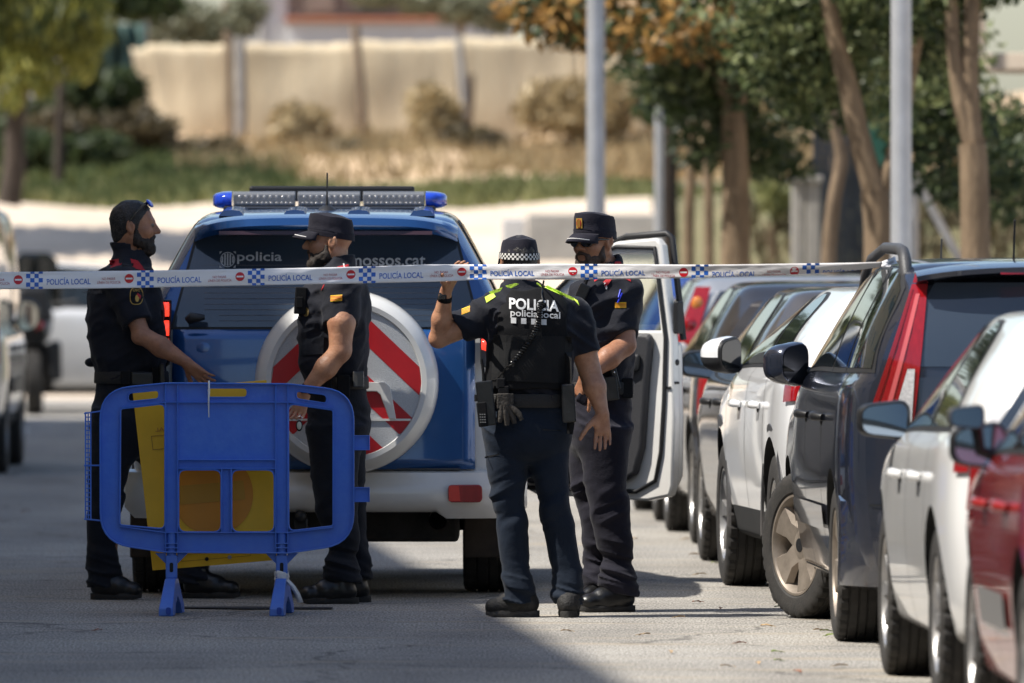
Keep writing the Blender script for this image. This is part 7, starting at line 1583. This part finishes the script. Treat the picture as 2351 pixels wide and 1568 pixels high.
# --- red car, nearest, cut by the frame
c1 = hatch('parked_car', 34.5, 1.612, 1.4, .865, .74, 2.5, 4.0, 1.45, .955, .19, 'dark red car at the right edge with an extra mirror and grey door strip', P_redc, .31, .205, .205, '10', 0., (1.10, 1.95, 2.95), dict(m=M_dark, turn=4, w=.19, h=.145, out=-.045, lift=.03), None, 0, P_redc, None, (.25, .1), .70, .385)
lamp(c1, .70, .95, (.80, .78), (.60, .60), None, .014, .2, (6.2, 7.4))
c1.patch('door_moulding', mat('grey_strip', (.16, .155, .15), .45), 1.35, 2.55, 4.1, 4.75, -1, .012, 20, 4)
mm = c1.mirror(c1.yf - .62, -1, M_plas, .125, .075, .07, .125, .035, 6); mm.name = 'extra_mirror'
# --- white crossover
c4 = hatch('parked_car', 50.1, 1.192, 4.1, .90, .80, 2.58, 4.2, 1.465, 1.06, .24, 'clean white crossover with grey lower cladding parked ahead of the slate car', P_white2, .345, .225, .225, '7', 0., (1.15, 2.05, 3.05), dict(m=M_dark, turn=46, w=.17, h=.165, out=-.03, lift=.06, mf=P_white2, mg=M_lensd), M_plas, 3.35, P_white2, [((.72, 1.05), (1.52, 1.50)), ((1.60, 1.58), (2.85, 2.25))], (.28, .1), .66, .41, .02, .04, 1.0, rn=.5)  # mirror glass coloured dark, as if reflecting the car side
for yw in (.80, 3.38):                                   # dark arch flares
    for sd in (-1, 1):
        mb = MB(); rg = []
        for k in range(19):
            t = math.radians(-8 + 196 * k / 18); row = []
            for rr, ox in ((.412, .0), (.415, .012), (.47, .012), (.475, -.002)):
                y, z = yw + rr * math.cos(t), .36 + rr * math.sin(t); row.append((sd * (float(c4.w(y)) * (.985 if z < .8 else .99) + ox), y, z))
            rg.append(row)
        mb.rings(rg, False, False); mb.build('arch_flare', M_plas, c4.root, 60)
lamp(c4, .80, 1.05, (.84, .82), (.60, .62), None, .014, .24, (6.4, 7.8))
mb = MB(); a_ = c4.S(1.3, 15.8, -1); mb.tube([a_, a_ + Vector((0, -.06, .22))], .005, 6); mb.build('antenna', M_dark, c4.root, 60)
# --- taupe, black and silver cars further on
c5 = hatch('parked_car', 54.15, 1.085, 2.6, .885, .80, 2.58, 4.15, 1.445, 1.0, .21, 'taupe hatchback half hidden ahead of the white crossover', P_taupe, .315, .205, .205, '9', 0., True, dict(m=M_dark, turn=6, w=.20, h=.14, out=-.02, lift=.03), rear=(.3, .1), wrf=.68, rn=.5)
lamp(c5, .78, 1.0, (.83, .81), (.60, .58), None, .014, .22, (6.2, 7.4))
c6 = hatch('parked_car', 59.9, .975, 2.4, .875, .76, 2.5, 4.0, 1.45, .98, .20, 'black-brown hatchback between the taupe and the silver cars', P_black, .31, .2, .205, '9', 0., True, dict(m=M_dark, turn=4, w=.19, h=.14, out=.0, lift=.03), rear=(.22, .1))
lamp(c6, .66, 1.0, (.83, .80), (.68, .68), None, .014, .16, (5.5, 7.6))
c7 = hatch('parked_car', 64.7, .835, 2.4, .86, .72, 2.55, 3.85, 1.475, .98, .20, 'silver hatchback with tall pillar taillights at the far end of the row', P_silver, .30, .19, .20, '9', 0., True, dict(m=P_silver, turn=0, w=.18, h=.13, out=.0, lift=.03), rear=(.18, .1), wrf=.70)
lamp(c7, .93, 1.40, (.81, .625), (.68, .535), None, .016, .10, (7.0, 8.0))
for sd in (-1, 1):
    for z, rr, m in ((1.30, .035, M_amber), (1.02, .042, M_clear), (1.17, .040, M_redlit if False else M_red)):
        x = sd * (.745 - (z - .93) * .345); mb = MB(); mb.ell(c7.R(x, z, .018), (rr, .014, rr * 1.2), 16, 8); mb.build('lamp_bulb_lens', m, c7.root, 60)
c8 = hatch('parked_car', 75.5, .80, 1.5, .87, .74, 2.5, 4.0, 1.46, .98, .20, 'blue car seen blurred through the open door window', P_blue, .31, .2, .205, '9', 0., True, None)
lamp(c8, .75, .98, (.83, .81), (.62, .60), None, .014, .2, (6.2, 7.4))
# --- white van at the left edge
P_van = paint('van_paint', (.50, .48, .45), 0, .4, .6)
van = hatch('van', 77.6, -3.60 - 1.90, .45, .95, .95, 2.95, 4.75, 1.93, 1.05, .30, 'white van in the shade at the left edge of the street', P_van, .33, .205, .21, '9', 0., (1.4, 2.6, 3.9), dict(m=M_dark, turn=0, w=.17, h=.24, out=.02, lift=.05), M_plas, 3.2, None, [((3.05, 3.05), (3.85, 3.65))], (.05, .02), .86, .40, 0., 0., 1.05, None, 'van', None, True, rn=.3)
lamp(van, .80, 1.18, (.91, .90), (.80, .80), None, .014, .06, (5.6, 8.0))
van.patch('side_moulding', M_plas, 1.45, 3.4, 4.4, 5.0, 1, .014, 16, 4)
# --- silver car crossing behind
P_silver2 = paint('lightened_silver_paint', (.66, .66, .66), .15, .3, .15)  # paint lightened in place of sky and ground reflections
c9 = hatch('parked_car', 110.0, -6.4, -90, .88, .85, 2.62, 4.35, 1.46, .98, .22, 'silver hatchback standing across the far end of the street', P_silver2, .32, .2, .21, '10', 0., True, dict(m=P_silver, turn=0), rear=(.3, .1), wrf=.70, group=None)
c9.root.location = (-6.2, 106.4, 0)
# --- touring motorcycle beyond the van
mo = empty('motorcycle', (P(78, 0, 103).x, 103, 0), math.radians(2), 'black touring motorcycle with top case and panniers beyond the van', 'motorcycle')
for y in (0, 1.5):
    ty, rm = wheel_mesh(.31, .15, .21, '5'); w_ = bpy.data.objects.new('wheel', ty); COL.objects.link(w_); w_.parent = mo; w_.location = (0, y, .31); q_ = bpy.data.objects.new('rim', rm); COL.objects.link(q_); q_.parent = w_
mb = MB(); mb.box((0, -.05, 1.06), (.36, .40, .34), None, .8); mb.build('top_case', M_dark, mo, 0, .05, 3)
for sd in (-1, 1): mb = MB(); mb.box((sd * .20, .05, .52), (.13, .5, .38), None, .9); mb.build('pannier', M_dark, mo, 0, .04, 3)
mb = MB(); mb.tube([(0, .1, .78), (0, .5, .80), (0, .85, .95), (0, 1.2, .95)], [.12, .16, .18, .12], 12); mb.build('tank_and_seat', M_dark, mo, 60)
mb = MB(); mb.box((0, .75, .45), (.36, .5, .45)); mb.build('engine', M_under, mo, 0, .05); mb = MB(); mb.tube([(0, 1.5, .31), (0, 1.3, .75), (0, 1.2, 1.05)], .05, 10); mb.build('fork', M_dark, mo, 60)
mb = MB(); mb.rings([[(x * k, 1.22 + .12 * (1 - abs(x) * 3) + (z - 1.05) * -.2, z) for x in (-.26, -.15, 0, .15, .26)] for z, k in ((1.0, 1.), (1.25, 1.), (1.48, .8), (1.55, .5))], False, False); mb.build('windscreen', M_glass, mo, 60, solid=.006)
mb = MB(); mb.tube([(-.42, 1.0, 1.08), (-.2, 1.15, 1.05), (.2, 1.15, 1.05), (.42, 1.0, 1.08)], .016, 8); mb.build('handlebar', M_dark, mo, 60)
for sd in (-1, 1): mb = MB(); mb.ell((sd * .40, 1.05, 1.30), (.09, .03, .05)); mb.tube([(sd * .32, 1.1, 1.08), (sd * .38, 1.05, 1.28)], .008, 6); mb.build('mirror', M_dark, mo, 60)
mb = MB(); mb.ell((0, -.26, .86), (.10, .03, .04)); mb.build('taillight', M_red, mo, 60)
# ------------------------------------------------------------------ fallen leaves on the road
M_lf = [mat('leaf_tan', (.42, .28, .14), .8, var=.2, vscale=40), mat('leaf_green', (.20, .26, .05), .6, var=.2, vscale=40), mat('leaf_rust', (.26, .10, .05), .8, var=.2, vscale=40)]
spots = [(2062 * .765 + 0, 0)]; 
LV = [(1596, 1276, 0), (1655, 1400, 2), (1670, 1340, 0), (1705, 1333, 2), (1790, 1397, 1), (1610, 1321, 0), (1782, 1500, 1), (1786, 1520, 1), (1668, 1533, 0), (1742, 1526, 0), (1930, 1532, 0), (1897, 1452, 1), (1906, 1462, 1), (1880, 1450, 0), (1560, 1420, 0), (1600, 1385, 2), (1640, 1295, 1), (1480, 1460, 0), (1300, 1452, 0), (60, 1175, 2), (100, 1130, 0), (225, 1450, 2), (1540, 1500, 0), (1830, 1545, 2), (1700, 1480, 2), (1760, 1440, 0), (1575, 1240, 0), (1455, 1240, 0)]
for i, (x, y, k) in enumerate(LV):
    c = P(x, y, gy(y)); g = random.Random(i); L_ = g.uniform(.022, .036); w_ = L_ * g.uniform(.3, .45); n = 9; pts = []
    for j in range(n):
        u = j / (n - 1); ww = w_ * math.sin(math.pi * u) ** .8; cu = .004 * math.sin(math.pi * u) + .004 * (u - .3)
        for sd in (-1, 0, 1): pts.append(((u - .5) * 2 * L_, sd * ww, .004 + cu + abs(sd) * .004 * g.uniform(.5, 1.5)))
    mb = MB(); mb.grid(pts, n, 3); mb.tube([(-L_, 0, .008), (-L_ * 1.5, .004, .003)], .0012, 5); o = mb.build('fallen_leaf', M_lf[k], None, 60, loc=(c.x, c.y, 0)); o.rotation_euler = (g.uniform(-.2, .2), 0, g.uniform(0, 6.28))
    tag(o, ('dry tan leaf lying on the road surface', 'green leaf lying on the road surface', 'rust-brown leaf lying on the road surface')[k], 'leaf', ('dry tan leaves on the road', 'green leaves on the road', 'rust-brown leaves on the road')[k])
